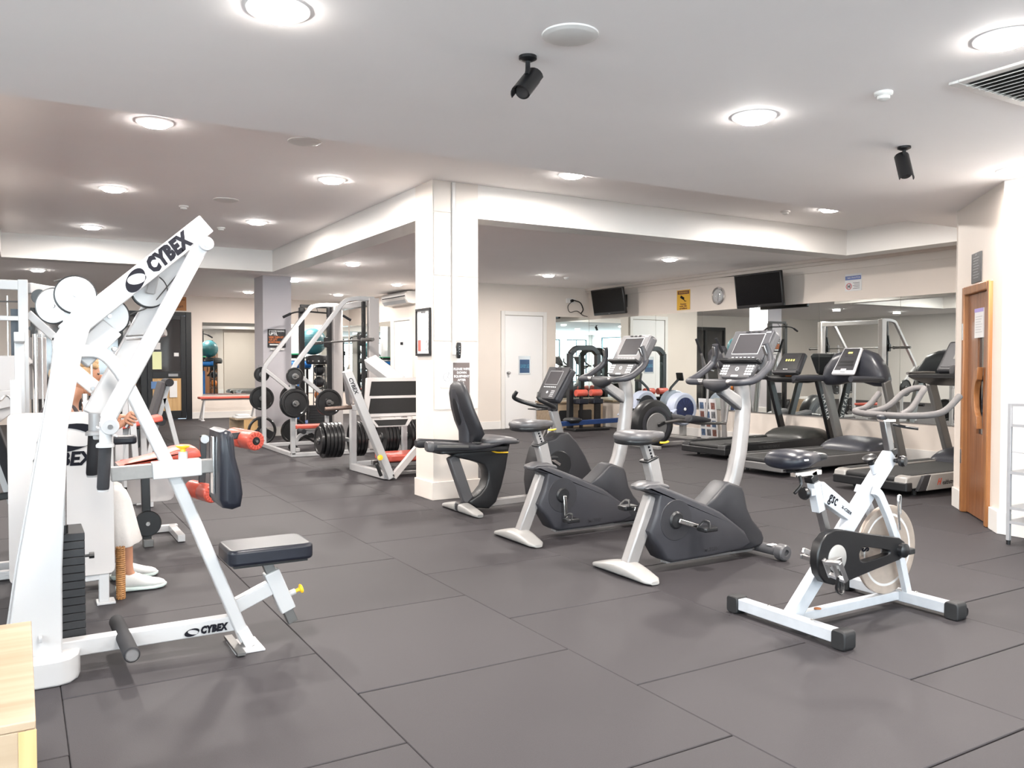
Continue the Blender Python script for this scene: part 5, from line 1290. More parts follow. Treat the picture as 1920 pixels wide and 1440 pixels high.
    g.tube([(4.17, Y + .235, 1.115), (4.06, Y + .225, 1.035), (3.93, Y + .225, 1.022), (3.875, Y + .12, 1.015), (3.875, Y, 1.015), (3.875, Y - .12, 1.015), (3.93, Y - .225, 1.022), (4.06, Y - .225, 1.035), (4.17, Y - .235, 1.115)], .0165, 14, rnd=.06)
    g.tube([(3.88, Y + .10, 1.018), (4.02, Y + .07, 1.045), (4.12, Y + .055, 1.125), (4.19, Y + .03, 1.15), (4.19, Y - .03, 1.15), (4.12, Y - .055, 1.125), (4.02, Y - .07, 1.045), (3.88, Y - .10, 1.018)], .0165, 14, rnd=.06)
    g.done('handlebars', hb, t, ang=60)
    # tension knob, side knob
    g = G(); g.cyl((3.80, Y - .01, .715), (3.775, Y - .01, .765), .014, n=14); g.done('tension_sleeve', W, t, bev=.002)
    G().lathe((3.775, Y - .01, .765), (-.45, 0, .9), [(.016, 0), (.015, .018), (.010, .024), (.034, .032), (.036, .040), (.030, .044), (0, .045)], 18).done('tension_knob', black_m, t)
    G().lathe((3.935, Y - .03, .775), (.2, -1, 0), [(.010, 0), (.012, .020), (.026, .028), (.030, .045), (.024, .058), (0, .06)], 18).done('height_knob', black_m, t)
    G().lathe((3.36, Y - .02, .078), (0, 0, 1), [(.0, 0), (.018, 0), (.016, .004), (0, .005)], 14).done('rust_spot', mat('rust', (.30, .10, .03), .8, noise=.3, nscale=60), t)
    for y in (Y - .14, Y + .12):
        G().lathe((3.175, y, .078), (0, 0, 1), [(0, 0), (.009, 0), (.009, .008), (.004, .012), (0, .012)], 10).done('bolt', chrome_m, t)
    G().lathe((4.03, Y - .10, .078), (0, 0, 1), [(0, 0), (.009, 0), (.009, .008), (.004, .012), (0, .012)], 10).done('bolt', chrome_m, t)
spin_bike()
# ================================================================ TREADMILLS (facing the mirror wall, +x)
def treadmill(X, Y, label, kind):
    t = thing('treadmill', label, 'treadmill', (X + 1.1, Y, 0), 0, 'treadmills facing the mirror wall')
    x = lambda a: X + a
    if kind == 'black': fr, up, hood, con = dkpl_m, black_m, mat('hood_dark', (.030, .031, .029), .35, noise=.05, nscale=10), char2_m
    elif kind == 'grey': fr, up, hood, con = mat('deck_grey', (.17, .165, .165), .4, .3, noise=.04, nscale=20), mat('upright_grey', (.20, .195, .19), .38, .4, noise=.03, nscale=20), mat('slate_plastic', (.038, .040, .050), .35, noise=.04, nscale=10), mat('slate_plastic2', (.032, .034, .043), .35, noise=.04, nscale=10)
    else: fr, up, hood, con = mat('deck_silver', (.33, .315, .30), .4, .2, noise=.04, nscale=20), mat('upright_grey', (.20, .195, .19), .38, .4, noise=.03, nscale=20), mat('slate_dark', (.028, .030, .038), .3, noise=.04, nscale=10), char_m
    hw = .41
    G().rbox(x(.06), x(1.75), Y - .26, Y + .26, .13, .188, .01).done('running_belt', mat('belt', (.013, .013, .013), .7, noise=.15, nscale=300), t, bev=.008)
    G().cyl((x(.06), Y - .27, .155), (x(.06), Y + .27, .155), .035, n=20).done('rear_drum', rubber_m, t)
    for s in (-1, 1):
        g = G(); y0, y1 = sorted((Y + s * .275, Y + s * hw))
        g.prism([(x(.0), .10), (x(.02), .185), (x(.08), .20), (x(1.95), .205), (x(1.98), .15), (x(1.95), .075), (x(.05), .075)], y0, y1); sr = g.done('side_rail', fr, t, bev=.012)
        y0, y1 = sorted((Y + s * .29, Y + s * .395))
        G().box(x(.12), x(1.6), y0, y1, .2035, .2075).done('foot_grip', mat('grip_strip', (.02, .02, .02), .8, noise=.2, nscale=300) if kind != 'black' else rubber_m, sr)
    g = G(); g.rbox(x(.0), x(.10), Y - hw - .01, Y + hw + .01, .055, .14, .02); g.done('rear_end_cover', dkpl_m if kind != 'grey' else fr, t, bev=.01)
    g = G(); g.loft([(x(1.55), Y, .36, .10, .20), (x(1.62), Y, .38, .09, .275), (x(1.72), Y, .385, .08, .325), (x(1.90), Y, .385, .06, .352), (x(2.10), Y, .37, .05, .33), (x(2.20), Y, .33, .05, .27), (x(2.25), Y, .22, .06, .18)], 26, 3.2)
    g.done('motor_hood', hood, t, ang=60)
    for (a, s) in ((.25, -1), (.25, 1), (1.9, -1), (1.9, 1)):
        G().cyl((x(a), Y + s * .33, 0), (x(a), Y + s * .33, .09), .022, n=12).done('foot', rubber_m, t)
    g = G(); g.box(x(.2), x(1.9), Y - .3, Y + .3, .055, .075); g.done('under_frame', black_m, t)
    tp = 1.78 if kind != 'silver' else 1.70
    for s in (-1, 1):
        ys = Y + s * (hw + .03)
        G().bar((x(2.12), ys, .10), (x(tp), ys, 1.06), .055, .13 if kind != 'black' else .115).done('upright', up, t, bev=.014, seg=3)
        if kind == 'black' and s == -1:
            a = V((x(2.12), 0, .10)); b = V((x(tp), 0, 1.06)); d = (a - b).normalized(); nrm = V((0, -1, 0))
            c = a * .42 + b * .58
            text('MATRIX', (c.x, ys - .0290, c.z), d, d.cross(V((0, 1, 0))) * -1 if d.cross(V((0, 1, 0))).z < 0 else d.cross(V((0, 1, 0))), .085, wink_m, t, bold=.0005, sx=1.0, spacing=1.35)
    xc = tp - .03
    if kind == 'black':
        g = G(); g.loft([(Y - .48, x(xc + .02), .05, 1.02, 1.09), (Y - .30, x(xc), .07, .99, 1.10), (Y + .30, x(xc), .07, .99, 1.10), (Y + .48, x(xc + .02), .05, 1.02, 1.09)], 18, 3, 'y'); g.done('crossbar', dkpl_m, t, ang=60)
        for s in (-1, 1):
            g = G(); g.tube([(x(xc + .02), Y + s * .44, 1.06), (x(xc - .35), Y + s * .44, 1.05), (x(xc - .48), Y + s * .44, 1.02)], [.03, .028, .026], 14); g.done('handrail', char_m, t, ang=60)
        G().box(x(xc - .075), x(xc - .06), Y - .05, Y + .05, 1.085, 1.10).done('stop_key', mat('orange_key', (.6, .17, .02), .4), t, bev=.004)
        cz, ww, hh, tw = 1.29, .44, .34, .0
    elif kind == 'grey':
        for s in (-1, 1):
            g = G(); g.tube([(x(xc + .05), Y + s * .42, 1.075), (x(xc - .25), Y + s * .42, 1.085), (x(xc - .60), Y + s * .42, 1.09)], [.040, .036, .034], 16); g.done('handrail', con, t, ang=60)
        g = G(); g.loft([(Y - .46, x(xc + .05), .06, 1.02, 1.12), (Y - .40, x(xc + .05), .11, .99, 1.26), (Y - .28, x(xc + .06), .12, .99, 1.40), (Y - .12, x(xc + .07), .12, 1.03, 1.45), (Y + .12, x(xc + .07), .12, 1.03, 1.45), (Y + .28, x(xc + .06), .12, .99, 1.40), (Y + .40, x(xc + .05), .11, .99, 1.26), (Y + .46, x(xc + .05), .06, 1.02, 1.12)], 26, 2.6, 'y')
        g.done('console_housing', con, t, ang=60)
        cz, ww, hh = 1.30, .34, .40
    else:
        g = G(); g.loft([(x(xc - .45), Y, .40, 1.12, 1.155), (x(xc - .36), Y, .42, 1.09, 1.16), (x(xc - .10), Y, .43, 1.03, 1.165), (x(xc + .08), Y, .40, 1.05, 1.165)], 26, 5); g.done('console_tray', dkpl_m, t, ang=60)
        g = G(); g.tube([(x(xc - .42), Y - .43, 1.165), (x(xc - .1), Y - .44, 1.175), (x(xc + .06), Y - .42, 1.17)], .016, 10); g.tube([(x(xc - .42), Y + .43, 1.165), (x(xc - .1), Y + .44, 1.175), (x(xc + .06), Y + .42, 1.17)], .016, 10); g.done('handrail', steel_m, t)
        G().lathe((x(xc - .22), Y + .02, 1.165), (0, 0, 1), [(.04, 0), (.044, .03), (.04, .075), (.02, .09), (0, .092)], 20).done('bottle_lid', grey_m, t)
        G().box(x(xc - .35), x(xc - .26), Y - .23, Y - .12, 1.165, 1.20).done('stop_key', mat('red_key', (.7, .08, .02), .4), t, bev=.008)
        G().box(x(xc - .37), x(xc - .24), Y - .33, Y - .25, 1.165, 1.19).done('blue_button', mat('blue_key', (.1, .2, .45), .4), t, bev=.008)
        cz, ww, hh = 1.36, .56, .40
    # console face leaning back from the user
    cc = V((x(xc - .04), Y, cz)); nrm = V((-.84, 0, .54)).normalized(); upv = V((.54, 0, .84)).normalized(); sd = V((0, -1, 0))
    if kind == 'grey': cc = V((x(xc - .10), Y, cz))
    def cb(name, cy, cu, w_, h_, d0, d1, m, par=t, bev=0.0, tp_=1.0, sg=3):
        g = G(); vs = []; c = cc + sd * cy + upv * cu
        for dd_ in (d0, d1):
            for (a, b) in ((-w_ / 2, -h_ / 2), (w_ / 2, -h_ / 2), (w_ / 2 * tp_, h_ / 2), (-w_ / 2 * tp_, h_ / 2)): vs.append(c + sd * a + upv * b + nrm * dd_)
        g._add(vs, [(0, 1, 2, 3), (4, 7, 6, 5), (0, 4, 5, 1), (1, 5, 6, 2), (2, 6, 7, 3), (3, 7, 4, 0)])
        return g.done(name, m, par, bev=bev, seg=sg)
    if kind == 'grey':
        f_ = cb('console_rim', 0, 0, ww, hh, -.03, .015, mat('pale_rim', (.50, .50, .52), .35, noise=.02, nscale=10), bev=.03, tp_=.80)
        cb('console_face', 0, .02, ww * .82, hh * .80, .010, .018, char_m, f_, bev=.01, tp_=.82)
        cb('display', 0, .09, .13, .06, .0175, .0195, screen_m, f_); cb('led_readout', 0, .115, .06, .022, .019, .0205, led_m, f_)
        cb('key_row', 0, -.02, .20, .03, .0175, .021, dkpl_m, f_, bev=.004); cb('key_row', 0, -.065, .22, .03, .0175, .021, dkpl_m, f_, bev=.004)
        cb('stop_button', 0, -.145, .08, .05, .014, .024, mat('pale_rim', (.5, .5, .52), .35), f_, bev=.012)
    else:
        f_ = cb('console_body', 0, 0, ww, hh, -.09, .0, con, bev=.03, tp_=.9)
        p_ = cb('console_panel', 0, .01, ww * .84, hh * .80, -.003, .006, dkpl_m if kind == 'black' else char2_m, f_, bev=.01, tp_=.92)
        if kind == 'black':
            for k in range(4): cb('led_readout', -.07 + k * .045, .03, .022, .03, .0055, .0075, led_m, f_)
            for k in range(3): cb('button', -.05 + k * .03, -.125, .016, .012, .0055, .009, wink_m, f_)
            cb('display', 0, .09, .22, .05, .0055, .007, screen_m, f_)
            cb('lower_lip', 0, -.18, ww * 1.02, .05, -.05, .03, char_m, f_, bev=.015)
        else:
            cb('display', 0, .035, .24, .16, .0055, .0075, mat('display_pale', (.12, .12, .10), .3), f_)
            cb('printed_grid', 0, .035, .16, .10, .0075, .0085, mat('grid_print', (.35, .35, .28), .4), f_)
            cb('upper_buttons', 0, .15, .16, .025, .0055, .011, dkpl_m, f_, bev=.004)
    if kind == 'silver':
        g = G(); g.prism([(x(.27), .052), (x(.35), .20), (x(2.0), .20), (x(2.0), .05)], Y - hw - .035, Y - hw - .001); sk = g.done('side_skirt', fr, t, bev=.004)
        G().prism([(x(.14), .055), (x(.24), .195), (x(.35), .20), (x(.27), .052)], Y - hw - .033, Y - hw).done('skirt_corner', char_m, t, bev=.003)
        text('ealthstream', (x(.66), Y - hw - .0362, .115), (1, 0, 0), (0, 0, 1), .065, ink_m, t, bold=.0002, shear=.1, sx=.85)
        text('H', (x(.47), Y - hw - .0362, .125), (1, 0, 0), (0, 0, 1), .085, mat('red_ink', (.6, .06, .02), .5), t, bold=.002, shear=.45, sx=.9)
    if kind == 'black': text('ULTIMATE DECK', (x(.85), Y - hw - .0008, .135), (1, 0, 0), (0, 0, 1), .055, mat('faint_print', (.05, .05, .05), .5), t, bold=.0004)
    return t
treadmill(7.95, 8.38, 'black treadmill with MATRIX on its upright, farthest of the three in the row', 'black')
treadmill(7.28, 6.83, 'slate grey treadmill with a pale rimmed console, middle of the three', 'grey')
treadmill(7.22, 5.28, 'silver decked treadmill with a Healthstream skirt, next to the brown door', 'silver')

# ================================================================ ELLIPTICAL
def elliptical():
    Y = 9.75; wx, wz = 8.22, .36
    t = thing('elliptical_trainer', 'elliptical trainer with a big black rear wheel behind the bikes', 'elliptical trainer', (8.9, Y, 0))
    G().lathe((wx, Y - .12, wz), (0, 1, 0), [(0, 0), (.28, 0), (.34, .02), (.365, .06), (.365, .18), (.34, .22), (.28, .24), (0, .24)], 44).done('drive_housing', dkpl_m, t)
    G().lathe((wx, Y - .128, wz - .01), (0, 1, 0), [(.215, .012), (.215, .004), (.25, 0), (.275, .004), (.275, .012)], 44).done('housing_ring', char2_m, t)
    G().lathe((wx, Y - .130, wz - .03), (0, 1, 0), [(0, 0), (.19, 0), (.20, .012), (0, .012)], 40).done('crank_disc', mat('disc_grey', (.16, .155, .155), .5, noise=.05, nscale=40), t)
    for s in (-1, 1):
        p = V((wx + .12, Y + s * .16, wz + .02)); q = V((wx + .34, Y + s * .17, wz - .03))
        G().bar((wx, Y + s * .15, wz - .02), p, .03, .05).done('crank_arm', dkpl_m, t, bev=.008)
        ga = G(); ga.tube([p, (wx + .38, Y + s * .20, wz + .05), (wx + .75, Y + s * .22, wz - .01), (wx + 1.32, Y + s * .22, wz - .03)], [.022, .024, .024, .022], 14); ga.done('foot_link', steel_m, t, ang=60)
        g = G(); g.loft([(wx + .48, Y + s * .25, .05, wz + .02, wz + .05), (wx + .52, Y + s * .25, .08, wz + .01, wz + .13), (wx + .80, Y + s * .25, .085, wz + .005, wz + .09), (wx + .92, Y + s * .25, .06, wz + .01, wz + .06)], 18, 4)
        g.done('foot_pedal', grey_m if s > 0 else char2_m, t, bev=0)
        g = G(); g.tube([(wx + 1.32, Y + s * .22, wz - .03), (wx + 1.38, Y + s * .24, .80), (wx + 1.36, Y + s * .25, 1.15), (wx + 1.22, Y + s * .24, 1.45)], .020, 12, rnd=.12); g.done('swing_arm', silver_m, t, ang=60)
        g = G(); g.tube([(wx + 1.22, Y + s * .24, 1.44), (wx + 1.12, Y + s * .22, 1.62), (wx + 1.10, Y + s * .22, 1.66)], .022, 12); g.done('hand_grip', foam_m, t, ang=60)
    g = G(); g.bar((8.2, Y, .045), (9.75, Y, .045), .08, .05); g.done('floor_rail', silver_m, t, bev=.006)
    g = G(); g.box(9.70, 9.78, Y - .32, Y + .32, .0, .06); g.done('front_foot', silver_m, t, bev=.01)
    g = G(); g.box(8.05, 8.13, Y - .34, Y + .34, .0, .05); g.done('rear_foot', silvf_m, t, bev=.01)
    g = G(); g.tube([(9.74, Y, .06), (9.70, Y, .6), (9.62, Y, 1.25)], .04, 16); g.done('mast', silver_m, t, ang=60)
    g = G(); g.loft([(9.50, Y, .06, 1.20, 1.40), (9.53, Y, .17, 1.18, 1.50), (9.62, Y, .17, 1.20, 1.55), (9.68, Y, .10, 1.25, 1.5)], 20, 4); g.done('console', char2_m, t, ang=60)
    g = G(); g.tube([(9.55, Y - .05, 1.15), (9.42, Y - .17, 1.20), (9.38, Y - .15, 1.40)], .018, 10); g.tube([(9.55, Y + .05, 1.15), (9.42, Y + .17, 1.20), (9.38, Y + .15, 1.40)], .018, 10); g.done('fixed_handle', steel_m, t)
elliptical()

# ================================================================ ROWERS
def rower(X, Y, label, rail=1.45, blue=False, monitor=True, lift=0):
    """flywheel centre at X, rail runs back towards -x"""
    t = thing('rowing_machine', label, 'rowing machine', (X - .6, Y, 0))
    shell_m = mat('pale_blue_cage', (.40, .44, .54), .45, noise=.03, nscale=10)
    z = .50
    G().lathe((X, Y - .10, z), (0, 1, 0), [(.19, .010), (.20, 0), (.25, 0), (.275, .03), (.275, .17), (.25, .20), (.10, .20), (0, .20)], 40).done('fan_cage', shell_m, t)
    fm = mat('fan_navy', (.012, .022, .085), .5, noise=.1, nscale=10) if blue else mat('fan_dark', (.012, .014, .02), .5, noise=.1, nscale=10)
    G().lathe((X, Y - .095, z), (0, 1, 0), [(0, 0), (.205, 0), (.205, .012), (0, .012)], 40).done('fan_mesh', fm, t)
    g = G()
    for k in range(16):
        a = 2 * pi * k / 16; g.bar((X + .03 * cos(a), Y - .097, z + .03 * sin(a)), (X + .195 * cos(a), Y - .097, z + .195 * sin(a)), .003, .004, side=(0, 1, 0))
    o = g.done('mesh_spokes', char_m, t); o['kind'] = 'stuff'
    G().lathe((X, Y - .106, z), (0, 1, 0), [(0, 0), (.02, 0), (.028, .012), (0, .012)], 20).done('fan_hub', wink_m, t)
    g = G(); g.bar((X + .04, Y, .30), (X + .04, Y, .05), .10, .08); g.box(X - .0, X + .09, Y - .30, Y + .30, .0, .045); g.done('front_leg', silvf_m, t, bev=.006)
    rl = G(); rl.bar((X - .15, Y, .33 if lift else .27), (X - .15 - rail * cos(lift), Y, .33 + rail * sin(lift) - (.10 if not lift else 0)), .07, .08); rl.done('slide_rail', mat('rail_blue', (.03, .07, .22), .35, .3, noise=.05, nscale=10) if blue else mat('rail_navy', (.02, .05, .16), .35, .3, noise=.05, nscale=10), t, bev=.006)
    if not lift:
        xe = X - .15 - rail
        for s in (-1, 1): G().bar((xe + .10, Y + s * .02, .21), (xe + (-.0 if s < 0 else .10), Y + s * .16, .02), .04, .05).done('rear_leg', silvf_m, t, bev=.004)
        g = G(); g.box(xe - .06, xe + .16, Y - .20, Y + .20, 0, .022); g.done('rear_foot', rubber_m, t, bev=.005)
        g = G(); g.loft([(xe + .45, Y, .10, .28, .31), (xe + .50, Y, .14, .265, .335), (xe + .66, Y, .15, .265, .34), (xe + .72, Y, .10, .28, .32)], 18, 3); g.done('seat', dkpl_m, t, ang=60)
        g = G(); g.box(xe + .5, xe + .68, Y - .07, Y + .07, .245, .27); g.done('seat_carriage', black_m, t, bev=.006)
    for s in (-1, 1):
        G().obox((X - .36, Y + s * .10, .42), (.8, 0, .55), (0, 1, 0), (-.55, 0, .8), .30, .12, .02).done('foot_board', shell_m, t, bev=.006)
        G().obox((X - .36, Y + s * .10, .445), (.8, 0, .55), (0, 1, 0), (-.55, 0, .8), .05, .13, .03).done('foot_strap', black_m, t, bev=.004)
    if monitor:
        g = G(); g.rtube([(X + .10, Y - .02, .55), (X + .10, Y - .02, .80), (X - .12, Y - .02, .98)], .03, .035); g.done('monitor_arm', black_m, t)
        mo = G().obox((X - .14, Y - .02, 1.02), (1, 0, -.2), (0, 1, 0), (.2, 0, 1), .03, .17, .15).done('monitor', dkpl_m, t, bev=.008)
        G().obox((X - .157, Y - .02, 1.025), (1, 0, -.2), (0, 1, 0), (.2, 0, 1), .004, .12, .09).done('monitor_screen', mat('lcd_green', (.07, .085, .05), .3), mo)
        g = G(); g.cyl((X - .22, Y - .16, .62), (X - .22, Y + .16, .62), .016, n=12); g.done('pull_handle', black_m, t)
rower(9.72, 11.75, 'rowing machine with a dark fan and long blue rail, the farther of the two', rail=2.0, blue=False)
rower(9.60, 10.62, 'rowing machine with a navy blue fan beside the photo board', rail=.55, blue=True, monitor=False, lift=R(32))

# photo board leaning under the mirror
t = thing('photo_board', 'white board with exercise photos standing under the mirror by the blue fan', 'board', (9.9, 10.62, 0))
Yb0, Yb1 = 10.12, 10.52
b_ = G().obox((9.93, (Yb0 + Yb1) / 2, .34), (1, 0, .10), (0, 1, 0), (-.10, 0, 1), .012, Yb1 - Yb0, .68).done('board', paper_m, t)
pm = [mat('photo_a', (.22, .10, .08), .5, noise=.6, nscale=30), mat('photo_b', (.14, .14, .15), .5, noise=.6, nscale=30), mat('photo_c', (.08, .12, .2), .5, noise=.6, nscale=30)]
for r_ in range(4):
    for c_ in range(3):
        z = .56 - r_ * .15; y = Yb0 + .07 + c_ * .13
        G().obox((9.9225 + (z - .34) * -.1 + 0, y, z), (1, 0, .10), (0, 1, 0), (-.10, 0, 1), .003, .09, .11).done('photo', pm[(r_ + c_) % 3], t)
# coat-hook style support post left of the mirror edge omitted: not visible

# ================================================================ TELEVISIONS and things on the right wall
def tv(y0, y1, z0, z1, xf, tilt, label):
    t = thing('television', label, 'television', (xf, (y0 + y1) / 2, z0))
    c = V((xf, (y0 + y1) / 2, (z0 + z1) / 2)); n = V((-cos(tilt), 0, -sin(tilt))); up = V((-sin(tilt), 0, cos(tilt))); sd = V((0, -1, 0))
    g = G(); g.obox(c, n, sd, up, .05, y1 - y0, z1 - z0); b = g.done('case', black_m, t, bev=.012)
    G().obox(c + n * .0255 + up * .015, n, sd, up, .003, y1 - y0 - .05, z1 - z0 - .07).done('screen', mat('tv_glass', (.002, .002, .0025), .25, spec=.15), b)
    G().obox(c + n * .0265 - up * ((z1 - z0) / 2 - .02), n, sd, up, .002, .05, .006).done('badge', gink_m, b)
    g = G(); g.obox(c - n * .05, n, sd, up, .06, (y1 - y0) * .6, (z1 - z0) * .6); g.done('rear_bulge', black_m, t, bev=.02)
    g = G(); g.bar(c - n * .07, (10.075, c.y, c.z + .02), .05, .05); g.done('bracket_arm', black_m, t); 
    G().box(10.055, 10.08, c.y - .12, c.y + .12, c.z - .1, c.z + .14).done('wall_plate', black_m, t, bev=.003)
tv(8.62, 9.56, 2.13, 2.66, 9.78, R(8), 'black television tilted down on the mirror wall near the clock')
tv(12.30, 13.30, 2.20, 2.70, 9.72, R(10), 'black television in the far corner above the mirror, smaller in view')
# socket boxes with leads
def socket(y, z, label, cable):
    t = thing('wall_socket', label, 'socket', (10.07, y, z))
    G().box(10.062, 10.08, y - .16, y + .16, z - .05, z + .06).done('back_box', trim_m, t, bev=.004)
    G().cyl((10.062, y + .06, z), (10.02, y + .06, z), .03, n=16).done('plug', black_m, t)
    G().tube(cable, .007, 8, rnd=.08).done('lead', black_m, t)
socket(9.68, 2.66, 'white socket box with a black plug and lead beside the nearer television', [(10.03, 9.74, 2.65), (10.0, 9.74, 2.55), (10.0, 9.66, 2.42), (9.95, 9.52, 2.33)])
t = thing('cable_cluster', 'tangle of leads and a black plug on the wall left of the far television', 'cable', (9.7, 13.9, 2.5))
G().box(9.50, 9.72, 13.905, 13.93, 2.48, 2.58).done('back_box', trim_m, t, bev=.004)
G().cyl((9.62, 13.905, 2.53), (9.62, 13.86, 2.53), .03, n=14).done('plug', black_m, t)
g = G(); g.tube([(9.62, 13.87, 2.52), (9.50, 13.88, 2.42), (9.55, 13.88, 2.28), (9.75, 13.88, 2.34), (9.88, 13.88, 2.24), (10.0, 13.88, 2.22)], .007, 8, rnd=.1)
g.tube([(9.66, 13.87, 2.54), (9.84, 13.88, 2.50), (9.90, 13.88, 2.35), (9.84, 13.88, 2.28)], .012, 8, rnd=.1); g.done('leads', black_m, t)
# cable trunk line along the ceiling
tag(G().tube([(10.06, 13.2, 2.775), (10.055, 11.5, 2.745), (10.06, 9.9, 2.70), (10.06, 9.72, 2.69)], .010, 8).done('ceiling_cable', black_m), 'thin black cable running along the wall and ceiling joint', 'cable')
# wall sign: CCTV warning
t = thing('warning_sign', 'yellow camera surveillance sign on the wall above the mirror', 'sign', (10.07, 11.1, 2.2))
y0, y1, z0, z1 = 10.94, 11.27, 2.21, 2.56
G().box(10.072, 10.08, y0, y1, z0, z1).done('plate', mat('sign_yellow', (.62, .34, .01), .45, noise=.02, nscale=10), t)
brn = mat('sign_dark', (.10, .015, .01), .5)
G().box(10.0705, 10.072, y0 + .02, y1 - .02, z1 - .075, z1 - .015).done('header_band', brn, t)
text('WARNING', (10.0698, (y0 + y1) / 2, z1 - .046), (0, -1, 0), (0, 0, 1), .05, MATS['sign_yellow'], t)
g = G(); g.obox((10.070, 11.13, 2.425), (1, 0, 0), (0, 1, .5), (0, -.5, 1), .003, .10, .045); g.bar((10.070, 11.10, 2.41), (10.070, 11.07, 2.365), .012, .003, side=(0, 1, 1)); g.bar((10.070, 11.07, 2.365), (10.070, 11.03, 2.36), .012, .003, side=(0, 0, 1)); g.done('camera_symbol', ink_m, t)
text('Premises\nunder 24hr\nsurveillance', (10.0705, (y0 + y1) / 2, 2.275), (0, -1, 0), (0, 0, 1), .042, brn, t, bold=.0008)
# oval chrome clock / dome
t = thing('wall_clock', 'round chrome rimmed clock on the wall beside the nearer television', 'clock', (10.05, 10.24, 2.4))
G().lathe((10.08, 10.24, 2.40), (-1, 0, 0), [(.125, 0), (.15, .004), (.15, .025), (.135, .032), (.122, .025), (.122, .01)], 36).done('rim', chrome_m, t)
G().lathe((10.08, 10.24, 2.40), (-1, 0, 0), [(0, 0), (.124, 0), (.124, .012), (0, .012)], 36).done('dial', paper_m, t)
g = G(); g.bar((10.066, 10.24, 2.40), (10.066, 10.21, 2.46), .008, .002, side=(0, 1, 0)); g.bar((10.066, 10.24, 2.40), (10.066, 10.25, 2.31), .006, .002, side=(0, 1, 0)); g.done('hands', ink_m, t)
G().ell((10.062, 10.24, 2.40), (.012, .118, .118), 20, 10).done('crystal', mat('clock_glass', (1, 1, 1), .02, trans=1.0), t)
# plastic sleeve with notice
t = thing('notice_sleeve', 'shiny plastic sleeve with a blue and white no phones notice', 'sign', (10.07, 7.64, 2.4))
y0, y1, z0, z1 = 7.50, 7.77, 2.29, 2.53
G().box(10.074, 10.08, y0, y1, z0, z1).done('sheet', paper_m, t)
blu = mat('notice_blue', (.03, .08, .30), .4)
G().box(10.0725, 10.074, y0 + .01, y1 - .005, z1 - .085, z1 - .03).done('blue_band', blu, t)
text('NO PHOTOS', (10.0718, (y0 + y1) / 2 - .01, z1 - .058), (0, -1, 0), (0, 0, 1), .036, paper_m, t)
G().torus((10.0725, 7.705, 2.355), (1, 0, 0), .042, .005, 24, 6).done('ring_symbol', mat('notice_red', (.5, .03, .04), .4), t)
g = G(); g.box(10.072, 10.074, 7.685, 7.695, 2.33, 2.38); g.box(10.072, 10.074, 7.715, 7.725, 2.33, 2.38); g.box(10.072, 10.074, 7.695, 7.715, 2.35, 2.36); g.done('figure_symbol', ink_m, t)
g = G()
for k in range(5): g.box(10.0725, 10.074, 7.53, 7.64 - (k % 2) * .02, 2.40 - k * .02, 2.405 - k * .02)
g.done('printed_lines', ink_m, t)
# blue notice on the white back door, and the plaque above the brown door
t = thing('door_notice', 'blue notice in a clear frame on the white door', 'sign', (8.5, 13.9, 1.08))
G().box(8.37, 8.64, 13.897, 13.905, 1.05, 1.41).done('frame', mat('sleeve', (.5, .52, .54), .2), t, bev=.002)
G().box(8.395, 8.615, 13.893, 13.897, 1.08, 1.34).done('print', mat('deep_blue', (.015, .05, .13), .3), t)
text('CLEAN UP\nAFTER USE', (8.505, 13.8925, 1.21), (1, 0, 0), (0, 0, 1), .042, mat('cyan_ink', (.1, .35, .5), .4), t)
t = thing('price_plaque', 'tall black plaque with lines of small print above the brown door', 'sign', A + dd * .60 + V((0, 0, 1.95)))
p_ = awall(G(), .475, .735, -.012, 0, 1.945, 2.19).done('plate', mat('plaque', (.03, .03, .033), .4), t, bev=.002)
g = G()
for k in range(8): awall(g, .52 + (k % 2) * .02, .69 - (k % 3) * .015, -.0135, -.012, 2.145 - k * .023, 2.149 - k * .023)
g.done('printed_lines', gink_m, p_)
text('GYM', A + dd * .605 - nn * .0125 + V((0, 0, 2.17)), dd, (0, 0, 1), .022, gink_m, t)

# ================================================================ SHELF at the right edge
t = thing('metal_shelf', 'light grey metal shelf unit with open shelves at the right edge', 'shelf', (6.15, 2.9, 0))
sm = mat('grey_shelf_paint', (.36, .36, .375), .4, .3, noise=.03, nscale=20)
sx0, sx1, sy0, sy1 = 6.00, 6.31, 2.35, 3.27
for px_ in (sx0, sx1 - .025):
    for py_ in (sy0, sy1 - .025):
        p_ = G().box(px_, px_ + .025, py_, py_ + .025, .03, 1.0).done('upright', sm, t, bev=.002)
        G().cyl((px_ + .0125, py_ + .0125, 0), (px_ + .0125, py_ + .0125, .03), .014, n=12).done('levelling_foot', black_m, p_)
for z in (.17, .27, .52, .855):
    g = G(); g.box(sx0 + .025, sx1 - .025, sy0, sy0 + .02, z - .02, z); g.box(sx0 + .025, sx1 - .025, sy1 - .02, sy1, z - .02, z); g.box(sx0, sx0 + .02, sy0 + .025, sy1 - .025, z - .02, z); g.box(sx1 - .02, sx1, sy0 + .025, sy1 - .025, z - .02, z)
    g.box(sx0 + .02, sx1 - .02, sy0 + .02, sy1 - .02, z - .006, z)
    g.done('shelf_board', sm, t)
g = G(); g.cyl((sx0 + .012, sy0 + .02, .60), (sx0 + .012, sy1 - .02, .66), .003, n=6); g.box(sx0, sx0 + .02, sy0 + .025, sy1 - .025, .98, 1.0); g.box(sx0 + .02, sx1, sy1 - .02, sy1, .98, 1.0); g.done('top_rail', sm, t)

